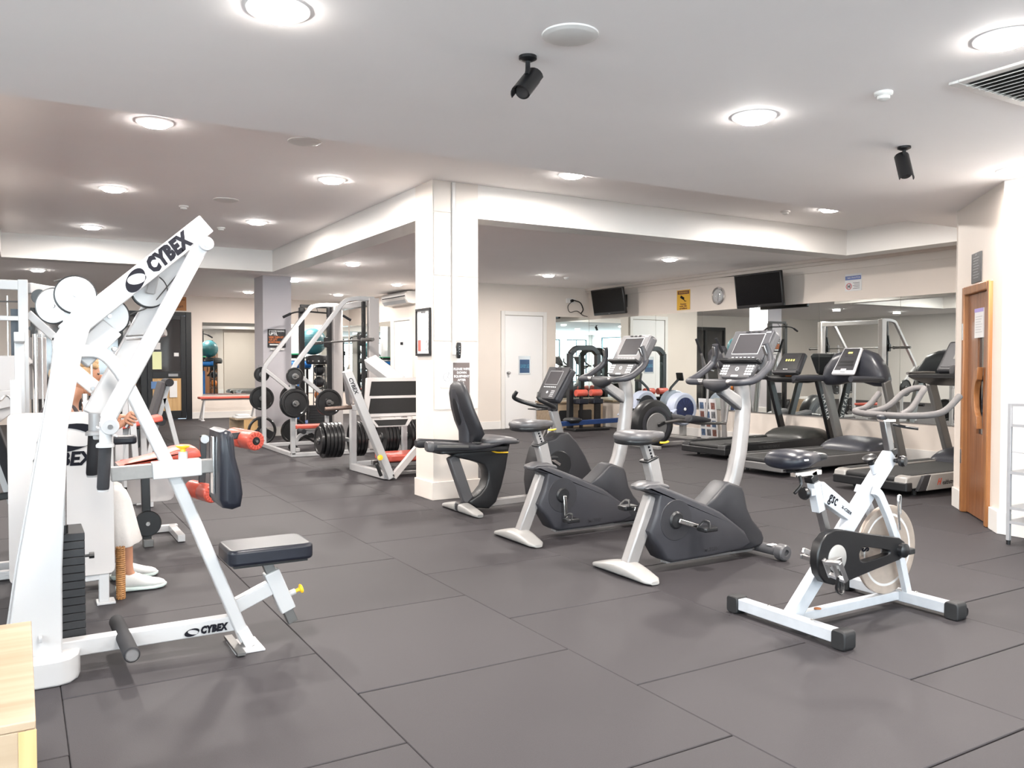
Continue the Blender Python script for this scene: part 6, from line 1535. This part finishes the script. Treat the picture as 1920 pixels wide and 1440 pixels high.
# ================================================================ things on the square column
t = thing('framed_poster', 'black framed notice on the left face of the square column', 'picture', (3.30, 7.23, 1.35))
g = G(); y0, y1, z0, z1 = 7.075, 7.395, 1.35, 1.80; xf = cx0
for b in ((y0, y1, z0, z0 + .022), (y0, y1, z1 - .022, z1), (y0, y0 + .018, z0 + .022, z1 - .022), (y1 - .018, y1, z0 + .022, z1 - .022)): g.box(xf - .022, xf, *b)
g.done('frame', black_m, t, bev=.002)
sh = G().box(xf - .008, xf, y0 + .018, y1 - .018, z0 + .022, z1 - .022).done('print', paper_m, t)
G().box(xf - .0095, xf - .008, y1 - .10, y1 - .035, z0 + .045, z0 + .15).done('red_panel', mat('poster_red', (.75, .10, .08), .5), sh)
G().box(xf - .0095, xf - .008, y0 + .035, y0 + .11, z0 + .05, z0 + .15).done('photo_panel', mat('poster_photo', (.35, .36, .37), .5, noise=.5, nscale=40), sh)
g = G()
for k in range(9): g.box(xf - .0092, xf - .008, y0 + .04 + (k % 3) * .02, y1 - .05, z1 - .09 - k * .018, z1 - .087 - k * .018)
g.box(xf - .0092, xf - .008, y0 + .03, y1 - .03, z1 - .058, z1 - .050); g.done('printed_lines', gink_m, sh)
text('NOTICE', (xf - .0088, (y0 + y1) / 2, z1 - .038), (0, -1, 0), (0, 0, 1), .026, ink_m, sh)
t = thing('wipe_sign', 'brown grey PLEASE WIPE DOWN EQUIPMENT sign on the column behind the backrest', 'sign', (3.6, 7.03, 1.0))
G().box(3.515, 3.685, 7.024, 7.033, .99, 1.285).done('plate', mat('sign_taupe', (.14, .11, .105), .4, noise=.02, nscale=9), t)
text('PLEASE WIPE\nDOWN\nEQUIPMENT\nAFTER\nUSE', (3.600, 7.0232, 1.155), (1, 0, 0), (0, 0, 1), .030, wink_m, t, bold=.0006, line=1.15)
t = thing('wipe_leaflet', 'white sheet with a grey line drawing left of the PLEASE WIPE sign', 'poster', (3.45, 7.03, 1.05))
G().box(3.385, 3.51, 7.029, 7.033, 1.05, 1.285).done('sheet', paper_m, t)
g = G(); g.torus((3.45, 7.0285, 1.15), (0, 1, 0), .040, .0022, 22, 5); g.tube([(3.43, 7.028, 1.12), (3.455, 7.028, 1.15), (3.47, 7.028, 1.20)], .0022, 5); g.tube([(3.455, 7.028, 1.15), (3.48, 7.028, 1.13)], .0022, 5); g.done('line_drawing', gink_m, t)
t = thing('column_remote', 'small black remote control hanging on the column cable trunking', 'remote', (3.54, 7.0, 1.32))  # remote control hung beside the trunking
G().box(3.505, 3.53, 7.0, 7.018, 1.36, 1.42).done('hook_plate', trim_m, t, bev=.002)
g = G(); g.loft([(1.325, 3.558, .012, 6.99, 7.015), (1.335, 3.558, .016, 6.985, 7.02), (1.40, 3.560, .019, 6.983, 7.022), (1.465, 3.560, .020, 6.983, 7.022), (1.475, 3.560, .016, 6.988, 7.018)], 16, 3.5, 'z')
bmesh.ops.transform(g.bm, matrix=Matrix.Identity(4), verts=g.bm.verts[:])
hs = g.done('handset', dkpl_m, t, ang=50)
for k in range(4): G().box(3.555, 3.563, 6.9815, 6.984, 1.36 + k * .025, 1.366 + k * .025).done('button', gink_m, hs)
G().tube([(3.528, 7.005, 1.39), (3.54, 7.0, 1.385), (3.545, 7.0, 1.40)], .003, 6).done('strap', gink_m, t)
# ================================================================ WEIGHT PLATES
PL = {}
plate_m = mat('plate_iron', (.010, .010, .011), .32, noise=.2, nscale=40, coat=.2)
def plate(r, c, ax, label, group, grips=False, th=.035):
    """a disc whose axis points along ax ('x' or 'y'), thing of its own"""
    key = (round(r, 3), grips, round(th, 3))
    rz = 0 if ax == 'y' else -pi / 2
    if key not in PL:
        t = thing('weight_plate', label, 'weight plate', c, rz, group)
        h = th / 2
        prof = [(.026, -h), (r * .30, -h), (r * .33, -h + .008), (r * .80, -h + .010), (r * .86, -h), (r * .97, -h), (r, -h + .006), (r, h - .006), (r * .97, h), (r * .86, h), (r * .80, h - .010), (r * .33, h - .008), (r * .30, h), (.026, h)]
        g = G()
        if grips:
            g.torus((0, 0, 0), (0, 1, 0), r - .022, .022, 36, 10); g.lathe((0, 0, 0), (0, 1, 0), [(.026, -h), (r * .36, -h), (r * .36, h), (.026, h)], 28, hollow=True)
            for k in range(3):
                a = R(90 + 120 * k); g.bar((r * .3 * cos(a), 0, r * .3 * sin(a)), ((r - .03) * cos(a), 0, (r - .03) * sin(a)), th * .8, r * .55)
        else: g.lathe((0, 0, 0), (0, 1, 0), prof, 36, hollow=True)
        g.done('disc', plate_m, t, local=True, ang=30)
        g = G(); g.lathe((0, 0, 0), (0, 1, 0), [(.025, -h - .003), (.040, -h - .003), (.040, h + .003), (.025, h + .003)], 20, hollow=True); g.done('hub_ring', steel_m, t, local=True)
        PL[key] = t; return t
    c2 = copy_tree(PL[key], c, rz, label); c2['group'] = group
    return c2

# ================================================================ SMITH MACHINE
t = thing('smith_machine', 'white smith machine frame with sloping front tubes and a barbell, left of the column', 'gym machine', (3.7, 12.0, 0))
SY = (11.24, 12.8)
for y in SY:
    G().rtube([(3.185, y, .03), (3.185, y, 1.21), (3.93, y, 2.16), (4.10, y, 2.19), (4.36, y, 2.19)], .06, .06, rnd=.10).done('side_tube', white_m, t, bev=.006)
    G().bar((3.20, y, 1.18), (3.66, y, .80), .05, .05).done('brace', white_m, t, bev=.005)
    G().bar((3.66, y, .84), (3.66, y, .03), .05, .05).done('short_post', white_m, t, bev=.005)
    G().box(3.155, 4.45, y - .03, y + .03, .0, .055).done('floor_rail', white_m, t, bev=.005)
    G().box(4.27, 4.42, y - .05, y + .05, .05, 2.20).done('rear_post', white2_m, t, bev=.006)
    gp = G().box(4.18, 4.225, y - .03, y + .03, .06, 2.15).done('guide_post', black_m, t, bev=.003)
    g = G()
    for k in range(14): g.cyl((4.178, y, .3 + k * .13), (4.172, y, .3 + k * .13), .012, n=10)
    o = g.done('hook_pegs', steel_m, gp); o['kind'] = 'stuff'
    g = G(); g.rbox(4.13, 4.20, y - .06, y + .02, 1.52, 1.68, .02, axis='y'); g.bar((4.16, y - .04, 1.65), (4.20, y - .04, 1.86), .02, .03); g.done('bar_hook', black_m, t, bev=.004)
G().box(3.155, 3.215, SY[0] + .03, SY[1] - .03, 0, .055).done('floor_rail', white_m, t, bev=.005)
G().box(4.30, 4.40, SY[0] + .05, SY[1] - .05, 2.10, 2.19).done('top_beam', white_m, t, bev=.005)
G().cyl((4.14, 11.0, 1.60), (4.14, 13.05, 1.60), .014, n=14).done('barbell_shaft', dkst_m, t)
for (a, b) in ((10.72, 11.12), (12.92, 13.30)):
    G().lathe((4.14, a, 1.60), (0, 1, 0), [(0, 0), (.024, 0), (.026, .01), (.026, b - a - .03), (.034, b - a - .025), (.034, b - a), (0, b - a)], 20).done('barbell_sleeve', dkst_m, t)
for y, s in ((11.2, -1), (12.84, 1)):
    for (x, z) in ((3.185, 1.10), (3.185, .735), (3.66, .735)) + (((3.185, .24),) if s > 0 else ()):
        G().cyl((x, y, z), (x, y + s * .20, z), .022, n=14).done('storage_peg', dkst_m, t)
g = G(); g.cyl((3.26, 11.21, .36), (3.26, 11.0, .36), .03, n=16); g.cyl((3.26, 11.0, .36), (3.26, 10.98, .36), .034, n=16); g.done('foam_peg', foam_m, t)
gr = 'weight plates on the smith machine pegs'
plate(.118, (3.185, 11.13, 1.10), 'y', 'small weight plate on the upper front peg of the smith machine', gr, th=.03)
plate(.118, (3.185, 12.91, 1.10), 'y', 'small weight plate on the far upper peg, half behind the white tube', gr, th=.03)
plate(.200, (3.185, 11.16, .735), 'y', 'large weight plate against the near front tube, inner one of the pair', gr)
plate(.185, (3.185, 11.115, .735), 'y', 'weight plate on the near front tube, outer one of the pair', gr)
plate(.185, (3.66, 11.15, .735), 'y', 'weight plate behind the rusty bar end of the leg press', gr)
plate(.185, (3.185, 12.92, .735), 'y', 'weight plate on the middle peg of the far front tube', gr)
plate(.220, (3.185, 12.92, .24), 'y', 'open weight plate with three grips standing low at the far front tube', gr, grips=True)
plate(.200, (3.66, 12.92, .24 + .495), 'y', 'weight plate on the rear far peg of the smith machine', gr)
plate(.200, (3.72, 13.1, .20), 'y', 'dark weight plate standing on the floor behind the bench', gr)
# bench under the bar
t = thing('adjustable_bench', 'low red topped bench with curved white leg inside the smith machine', 'bench', (3.75, 12.0, 0))
G().rbox(3.42, 4.05, 11.86, 12.14, .325, .375, .02).done('red_pad', red_m, t, bev=.012, seg=3)
G().box(3.44, 4.0, 11.9, 12.1, .305, .325).done('pad_board', trim_m, t)
g = G(); g.rtube([(3.95, 12, .30), (3.60, 12, .27), (3.46, 12, .20), (3.42, 12, .03)], .05, .05, rnd=.12); g.bar((3.42, 11.8, .03), (3.42, 12.2, .03), .05, .05, side=(1, 0, 0)); g.bar((3.92, 12, .3), (3.97, 12, .03), .05, .05); g.bar((3.97, 11.85, .03), (3.97, 12.15, .03), .05, .05, side=(1, 0, 0))
g.done('frame', white_m, t, bev=.004)
g = G(); g.cyl((3.40, 11.9, .05), (3.40, 11.94, .05), .045, n=18); g.cyl((3.40, 12.06, .05), (3.40, 12.10, .05), .045, n=18); g.done('wheels', black_m, t)
g = G(); g.bar((3.5, 12, .24), (3.75, 12, .10), .03, .03); g.bar((3.6, 12, .29), (3.7, 12, .20), .04, .05); g.done('adjuster', black_m, t, bev=.003)

# ================================================================ LEG PRESS
t = thing('leg_press', 'white leg press with two black grip strips, left of the square column', 'gym machine', (3.7, 9.0, 0))
G().bar((3.48, 8.50, .02), (2.985, 8.50, 1.20), .10, .085).done('slanted_beam', white_m, t, bev=.008)
d_ = (V((3.48, 0, .02)) - V((2.985, 0, 1.2))).normalized()
text('CYBEX', (3.045 - .005, 8.448, 1.04), d_, V((d_.z * -1, 0, d_.x)), .06, ink_m, t, bold=.001, shear=.15)
G().bar((3.50, 8.48, .03), (4.10, 8.48, .66), .06, .07).done('slanted_strut', white2_m, t, bev=.006)
G().bar((3.44, 8.50, .05), (3.42, 9.50, .04), .07, .08, side=(1, 0, 0)).done('base_beam', white_m, t, bev=.005)
G().box(3.39, 3.46, 9.50, 9.57, 0, .80).done('rear_post', white_m, t, bev=.005)
G().box(3.46, 4.6, 9.50, 9.56, .04, .10).done('rear_rail', white_m, t, bev=.005)
for x in (4.09, 4.60): G().box(x - .03, x + .03, 9.51, 9.57, 0, .78).done('rear_post', white_m, t, bev=.005)
G().box(3.46, 4.63, 9.50, 9.57, .78, .84).done('rear_crossbar', white_m, t, bev=.005)
G().bar((3.0, 8.53, 1.15), (3.40, 9.58, .80), .06, .06).done('link_beam', white_m, t, bev=.005)
G().bar((3.70, 8.75, 1.05), (3.60, 9.4, 1.30), .12, .16).done('carriage_arm', white_m, t, bev=.01)
# foot platform with grip strips
A0 = V((3.165, 8.50, .69)); A1 = V((3.225, 8.58, 1.115)); W_ = V((1.35, 0, 0)); W1 = V((1.20, 0, 0))
nr = (A1 - A0).cross(V((1, 0, 0))).normalized()
if nr.y > 0: nr = -nr
def quad(name, p0, p1, p2, p3, th, m, par, off=0, bev=0):
    g = G(); vs = [p + nr * off for p in (p0, p1, p2, p3)] + [p + nr * (off + th) for p in (p0, p1, p2, p3)]
    g._add(vs, [(0, 1, 2, 3), (4, 7, 6, 5), (0, 4, 5, 1), (1, 5, 6, 2), (2, 6, 7, 3), (3, 7, 4, 0)]); return g.done(name, m, par, bev=bev)
pf = quad('foot_platform', A0, A0 + W_, A1 + W1, A1, .035, white2_m, t, 0, .006)
up_ = (A1 - A0)
gm = mat('grip_strip_black', (.008, .007, .007), .85, noise=.4, nscale=200, bump=.4, bscale=400)
for (f0, f1) in ((.09, .47), (.54, .90)):
    l = A0 + up_ * f0 + V((.045, 0, 0)); l2 = A0 + up_ * f1 + V((.06, 0, 0))
    quad('grip_strip', l, l + V((1.22, 0, 0)), l2 + V((1.1, 0, 0)), l2, .004, gm, pf, .036)
B0 = V((3.30, 8.46, .585)); B1 = V((3.235, 8.485, .675))
quad('platform_lip', B0, B0 + V((.36, 0, 0)), B1 + V((.50, 0, 0)), B1, .02, white2_m, t, 0, .003)
quad('lip_grip_strip', B0 + V((.02, 0, .015)), B0 + V((.33, 0, .015)), B1 + V((.44, 0, -.015)), B1 + V((.04, 0, -.015)), .004, gm, t, .021)
# sleeve, pin, seat
G().lathe((2.87, 8.88, .775), (1, -.1, .05), [(0, 0), (.020, 0), (.023, .01), (.023, .30), (.036, .305), (.036, .33), (0, .33)], 20).done('weight_sleeve', mat('rusty_steel', (.16, .11, .09), .45, .6, noise=.2, nscale=40), t)
g = G(); g.bar((3.19, 8.85, .79), (3.24, 8.6, .80), .06, .06); g.done('sleeve_bracket', white_m, t, bev=.004)
G().lathe((3.33, 8.44, .26), (-.2, -1, .1), [(.01, 0), (.012, .02), (.028, .025), (.03, .04), (0, .045)], 18).done('pin_knob', yel_m, t, label='yellow pin knob')
G().bar((3.29, 8.43, .20), (3.34, 8.42, .06), .025, .035).done('stop_handle', black_m, t, bev=.006)
G().rbox(3.56, 4.5, 8.75, 9.20, .16, .24, .04).done('seat_pad', red_m, t, bev=.02, seg=3)
g = G(); g.box(3.5, 4.6, 8.80, 8.86, .10, .15); g.box(3.5, 4.6, 9.08, 9.14, .10, .15); g.box(3.52, 4.6, 8.62, 8.66, .03, .07); g.done('seat_rail', steel_m, t, bev=.004)
G().cyl((3.06, 9.80, .345), (4.60, 9.80, .345), .024, n=14).done('storage_bar', dkst_m, t)
for x in (3.425, 4.60): G().bar((x, 9.57, .345), (x, 9.83, .345), .04, .04).done('bar_bracket', white_m, t)
gr = 'weight plates hanging on the leg press storage bar'
st = [(3.10, 6, .215, 'left end'), (3.53, 3, .215, 'second'), (3.90, 4, .215, 'third'), (4.24, 4, .215, 'right')]
NM = ['first', 'second', 'third', 'fourth', 'fifth', 'sixth']
for x0, n, r_, nm in st:
    for k in range(n):
        rr = r_ if not (nm == 'left end' and k == 0) else .17
        plate(rr, (x0 + k * .046, 9.80, .345 - (.0)), 'x', 'black weight plate in the %s stack of the leg press, %s from the left' % (nm, NM[k]), gr, grips=False, th=.040)

# ================================================================ BALL RACK, ROLLS, STEP behind the smith machine
t = thing('ball_rack', 'slim black upright rack holding medicine balls', 'rack', (4.78, 15.1, 0))
g = G()
for (dx_, dy_) in ((-.09, -.09), (.09, -.09), (-.09, .09), (.09, .09)): g.cyl((4.78 + dx_, 15.1 + dy_, 0), (4.78 + dx_ * .9, 15.1 + dy_ * .9, 1.24), .009, n=8)
g.done('uprights', black_m, t)
g = G()
for z in (.10, .55, .80, 1.05): g.torus((4.78, 15.1, z), (0, 0, 1), .10, .008, 24, 6)
g.torus((4.78, 15.1, 1.235), (0, 0, 1), .10, .012, 24, 6)
g.done('rings', black_m, t)
def ball(c, r, m, label, cat='ball', name='medicine_ball'):
    tb = thing(name, label, cat, (c[0], c[1], c[2] - r))
    G().ell(c, r, 28, 18).done('ball', m, tb, ang=90)
    g = G(); g.torus(c, (0, 0, 1), r * 1.0, r * .02, 32, 5); g.torus((c[0], c[1], c[2] + r * .5), (0, 0, 1), r * .866, r * .015, 30, 5); g.torus((c[0], c[1], c[2] - r * .5), (0, 0, 1), r * .866, r * .015, 30, 5); g.done('seam', m, tb)
    G().lathe((c[0] - r * .82, c[1] - r * .5, c[2] + r * .25), (-.8, -.5, .2), [(0, 0), (r * .06, 0), (r * .05, r * .03), (0, r * .03)], 10).done('valve', gink_m, tb)
dkb = mat('ball_black', (.016, .018, .022), .5, noise=.1, nscale=60)
ball((4.78, 15.1, 1.148), .10, dkb, 'dark medicine ball at the top ring of the ball rack')
ball((4.78, 15.1, .925), .10, dkb, 'dark medicine ball on the middle ring of the ball rack')
ball((4.78, 15.1, .68), .095, mat('ball_orange', (.60, .18, .03), .5, noise=.05, nscale=60), 'orange medicine ball low on the ball rack')
ball((4.52, 15.0, .115), .115, mat('ball_navy', (.02, .05, .16), .5, noise=.05, nscale=60), 'navy medicine ball on the floor by the black upright')
t = thing('balance_trainer', 'black half dome balance trainer on top of the ball rack', 'balance trainer', (4.78, 15.1, 1.25))
g = G(); g.lathe((4.78, 15.1, 1.25), (0, 0, 1), [(0, 0), (.215, 0), (.24, .03), (.24, .10), (.21, .155), (.12, .17), (0, .17)], 32); g.done('dome', rubber_m, t)
for k in range(6):
    a = R(200 + k * 25); G().cyl((4.78 + .235 * cos(a), 15.1 + .235 * sin(a), 1.31), (4.78 + .247 * cos(a), 15.1 + .247 * sin(a), 1.31), .014, n=10).done('stud', steel_m, t)
t = thing('stability_ball', 'large teal stability ball above the black rack, behind the sloping tubes', 'ball', (4.66, 15.1, 1.42))
teal_b = mat('ball_teal', (.028, .12, .14), .38, noise=.02, nscale=10)
G().ell((4.66, 15.1, 1.668), .245, 40, 26).done('ball', teal_b, t, ang=90)
g = G()
for k in range(9): z = -.16 + k * .04; g.torus((4.66, 15.1, 1.668 + z), (0, 0, 1), sqrt(.245 ** 2 - z * z), .0022, 40, 5)
g.done('ribs', teal_b, t)
G().lathe((4.46, 14.96, 1.66), (-.8, -.55, 0), [(0, 0), (.012, 0), (.010, .008), (0, .008)], 12).done('valve', wink_m, t)

t = thing('roll_rack', 'low rack stand carrying blue foam rolls and a green step', 'rack', (4.38, 15.3, 0))
g = G()
for x in (4.12, 4.70): g.bar((x, 15.60, 0), (x, 15.60, 1.40), .04, .04)
for z in (1.165, 1.37): g.bar((4.12, 15.50, z), (4.70, 15.50, z), .22, .02)
g.box(4.10, 4.72, 15.40, 15.62, 0, .03)
g.done('frame', black_m, t, bev=.002)
blue_b = mat('foam_blue', (.015, .16, .50), .6, noise=.05, nscale=60, bump=.1, bscale=200)
t = thing('foam_roller', 'bright blue foam roller lying across the rack', 'foam roller', (4.42, 15.35, 1.18))
G().lathe((4.12, 15.45, 1.249), (1, 0, 0), [(.03, 0), (.07, 0), (.072, .005), (.072, .59), (.07, .60), (.03, .60)], 28).done('roll', blue_b, t)
G().lathe((4.118, 15.45, 1.249), (1, 0, 0), [(0, .003), (.031, .003), (.031, .6), (0, .6)], 16).done('core', black_m, t)
t = thing('foam_roller', 'bright blue foam roller standing upright under the lying one', 'foam roller', (4.46, 15.2, .55))
G().lathe((4.46, 15.22, .031), (0, 0, 1), [(.03, 0), (.06, 0), (.062, .005), (.062, 1.0), (.06, 1.01), (.03, 1.01)], 24).done('roll', blue_b, t)
t = thing('step_board', 'green topped aerobic step on the rack beside the grey column', 'step', (4.30, 15.4, 1.38))
G().rbox(4.10, 4.50, 15.38, 15.58, 1.425, 1.455, .04).done('green_mat', mat('step_green', (.03, .30, .14), .6, noise=.05, nscale=50), t, bev=.006)
G().rbox(4.11, 4.49, 15.39, 15.57, 1.381, 1.425, .04).done('step_base', black_m, t, bev=.008)

# ================================================================ LAT TOWER (black)
t = thing('lat_tower', 'black cable tower with a wide curved pulldown bar behind the smith machine', 'gym machine', (4.45, 14.3, 0))
G().box(4.10, 4.18, 14.0, 14.09, 0, 2.22).done('upright', black_m, t, bev=.004)
G().box(4.62, 4.70, 14.0, 14.09, 0, 2.22).done('upright', black_m, t, bev=.004)
G().box(4.12, 4.68, 14.02, 14.08, 2.22, 2.27).done('top_beam', black_m, t, bev=.004)
G().box(4.08, 4.72, 14.0, 14.1, 0, .05).done('base_beam', black_m, t, bev=.004)
G().bar((4.14, 14.05, .05), (3.98, 14.05, .32), .05, .05).done('knee_strut', black_m, t, bev=.004)
g = G(); g.tube([(3.80, 13.95, 2.04), (3.98, 13.95, 2.13), (4.20, 13.95, 2.15), (4.60, 13.95, 2.13), (4.78, 13.95, 2.13), (4.98, 13.95, 2.02)], .014, 10, rnd=.08); g.done('pulldown_bar', black_m, t)
for (a, b) in (((3.80, 13.95, 2.04), (3.93, 13.95, 2.105)), ((4.84, 13.95, 2.10), (4.98, 13.95, 2.02))): G().cyl(a, b, .022, n=14).done('bar_grip', foam_m, t)
g = G(); g.cyl((4.18, 14.0, 2.20), (4.18, 13.95, 2.15), .01, n=8); g.cyl((4.40, 14.03, 2.22), (4.40, 13.96, 2.14), .006, n=8); g.done('cable', dkst_m, t)
for i in range(10):
    z = .10 + i * .045; G().box(4.26, 4.54, 14.02, 14.12, z, z + .043).done('weight_plate_block', MATS['stack_iron'], t, bev=.002, seg=1)

# poster on the far column
t = thing('motivation_poster', 'black poster with white and orange lettering on the grey column', 'poster', (3.86, 14.58, 1.54))
y = 14.595
G().box(3.705, 4.015, 14.575, 14.599, 1.545, 1.865).done('frame', mat('poster_black', (.012, .010, .012), .4), t, bev=.003)
org = mat('poster_orange', (.62, .16, .03), .5)
text("IF YOU'RE READING", (3.86, 14.574, 1.828), (1, 0, 0), (0, 0, 1), .036, wink_m, t, bold=.0006, sx=.82)
text('UPTIL', (3.80, 14.574, 1.778), (1, 0, 0), (0, 0, 1), .068, wink_m, t, bold=.002, sx=.85)
text('HERE THEN LET', (3.85, 14.574, 1.722), (1, 0, 0), (0, 0, 1), .044, org, t, bold=.0015, sx=.82)
text('US LIFT', (3.80, 14.574, 1.680), (1, 0, 0), (0, 0, 1), .050, org, t, bold=.0015, sx=.85)
text('SOMETHING BIG', (3.85, 14.574, 1.636), (1, 0, 0), (0, 0, 1), .044, org, t, bold=.0015, sx=.82)
G().box(3.735, 3.985, 14.5735, 14.575, 1.582, 1.604).done('white_strip', wink_m, t)
t = thing('grip_shelf', 'thin white ledge under the black poster', 'shelf', (3.86, 14.57, 1.5))
G().box(3.74, 3.98, 14.54, 14.599, 1.50, 1.512).done('ledge', trim_m, t, bev=.002)
G().box(3.74, 3.98, 14.54, 14.544, 1.512, 1.53).done('lip', trim_m, t)
t = thing('coat_hook_strip', 'short dark hook on the left face of the grey column', 'hook', (3.62, 14.9, 1.2))
G().box(3.615, 3.63, 14.87, 14.89, 1.02, 1.10).done('hook', black_m, t, bev=.002)
G().box(3.618, 3.63, 14.865, 14.895, 1.08, 1.24).done('plate', gink_m, t, bev=.002)

# far red bench, wooden crate, orange sign, AC unit
t = thing('long_red_bench', 'long thin red bench on splayed white legs under the far mirror', 'bench', (3.9, 19.3, 0))
G().rbox(3.38, 4.75, 19.15, 19.45, .475, .525, .03).done('red_pad', red_m, t, bev=.014, seg=3)
G().box(3.45, 4.7, 19.25, 19.35, .44, .475).done('rail', white_m, t, bev=.003)
for x in (3.50, 4.62):
    for s in (-1, 1):
        G().bar((x, 19.3 + s * .04, .44), (x - .06, 19.3 + s * .16, .03), .035, .035).done('leg', white_m, t, bev=.003)
        G().lathe((x - .06, 19.3 + s * .16, 0), (0, 0, 1), [(0, 0), (.045, 0), (.040, .015), (.02, .03), (0, .03)], 16).done('foot', white_m, t)
t = thing('wooden_crate', 'open ended wooden box on the floor left of the smith machine', 'box', (3.2, 14.2, 0))
x0, x1, y0, y1, h = 3.02, 3.46, 14.0, 14.45, .36
for nm, b in (('top_panel', (x0, x1, y0, y1, h - .02, h)), ('bottom_panel', (x0, x1, y0, y1, 0, .02)), ('back_panel', (x0, x1, y1 - .02, y1, .02, h - .02)), ('front_panel', (x0 + .14, x1, y0, y0 + .02, .02, h - .02)), ('side_panel', (x1 - .02, x1, y0 + .02, y1 - .02, .02, h - .02)), ('inner_divider', (x0 + .14, x0 + .16, y0 + .02, y1 - .02, .02, h - .02))):
    G().box(*b).done(nm, ply_m if nm != 'front_panel' else plyd_m, t, bev=.002)
t = thing('folded_towel', 'folded white towel on the wooden crate', 'towel', (3.2, 14.2, .36))
g = G(); g.rbox(3.04, 3.30, 14.04, 14.36, .361, .395, .03); o = g.done('lower_fold', paper_m, t, bev=.012, seg=3)
G().rbox(3.08, 3.28, 14.08, 14.32, .395, .425, .03).done('upper_fold', paper_m, t, bev=.012, seg=3)
t = thing('orange_sign', 'brown orange square sign above the reception door', 'sign', (3.1, 19.98, 2.45))
G().box(2.95, 3.26, 19.975, 19.998, 2.45, 2.76).done('plate', mat('sign_orange', (.34, .13, .03), .5, noise=.15, nscale=6), t, bev=.003)
text('Lion', (3.1, 19.9735, 2.54), (1, 0, .15), (0, 0, 1), .10, ink_m, t, shear=.3)
G().box(2.98, 3.23, 19.9735, 19.975, 2.69, 2.70).done('line', ink_m, t)
t = thing('air_conditioner', 'white wall air conditioner with open louvre below the ceiling, left of the column', 'air conditioner', (6.95, 16.6, 2.5))
g = G(); g.prism([(7.10, 2.76), (6.90, 2.76), (6.86, 2.72), (6.86, 2.60), (6.92, 2.52), (7.10, 2.50)], 15.9, 17.25); g.done('casing', trim_m, t, bev=.01)
G().obox((6.875, 16.57, 2.565), (.5, 0, -.8), (0, 1, 0), (.8, 0, .5), .10, 1.2, .006).done('louvre', gink_m, t)
G().obox((6.858, 16.57, 2.66), (0, 0, 1), (0, 1, 0), (1, 0, 0), .02, 1.25, .004).done('inlet_slot', ink_m, t)
G().obox((6.84, 16.57, 2.615), (.6, 0, -.8), (0, 1, 0), (.8, 0, .6), .07, 1.2, .005).done('front_flap', trim_m, t)

# ================================================================ black station in the mirror corner
t = thing('cable_station', 'low black cable station with arched top and red rollers before the corner mirror', 'gym machine', (9.25, 12.95, 0))
for x in (8.93, 9.57): G().box(x - .05, x + .05, 12.90, 13.0, .05, 1.46).done('upright', black_m, t, bev=.01)
G().rtube([(8.93, 12.95, 1.44), (9.05, 12.95, 1.56), (9.45, 12.95, 1.56), (9.57, 12.95, 1.44)], .10, .10, rnd=.08).done('top_beam', black_m, t, bev=.01)
G().box(8.85, 9.65, 12.66, 13.05, 0, .05).done('base', black_m, t, bev=.01)
for x in (9.08, 9.42):
    G().lathe((x - .12, 12.80, .71), (1, 0, 0), [(0, 0), (.06, 0), (.065, .01), (.065, .23), (.06, .24), (0, .24)], 24).done('red_roller', red_m, t)
    G().rbox(x - .12, x + .12, 12.70, 12.90, .50, .60, .03).done('seat_pad', vinyl_m, t, bev=.02)
    G().bar((x, 12.80, .05), (x, 12.80, .70), .05, .05).done('roller_post', black_m, t)
t = thing('wooden_platform', 'long pale wooden box against the wall under the corner mirror', 'box', (9.3, 13.6, 0))
G().box(8.75, 9.95, 13.28, 13.85, 0, .50).done('body', ply_m, t, bev=.004)
G().box(8.73, 9.97, 13.26, 13.87, .50, .53).done('top_board', ply_m, t, bev=.004)
for x in (8.9, 9.35):
    b_ = G().rbox(x, x + .32, 13.272, 13.28, .14, .36, .03, axis='y'); b_.done('hand_slot', dkpl_m, t)
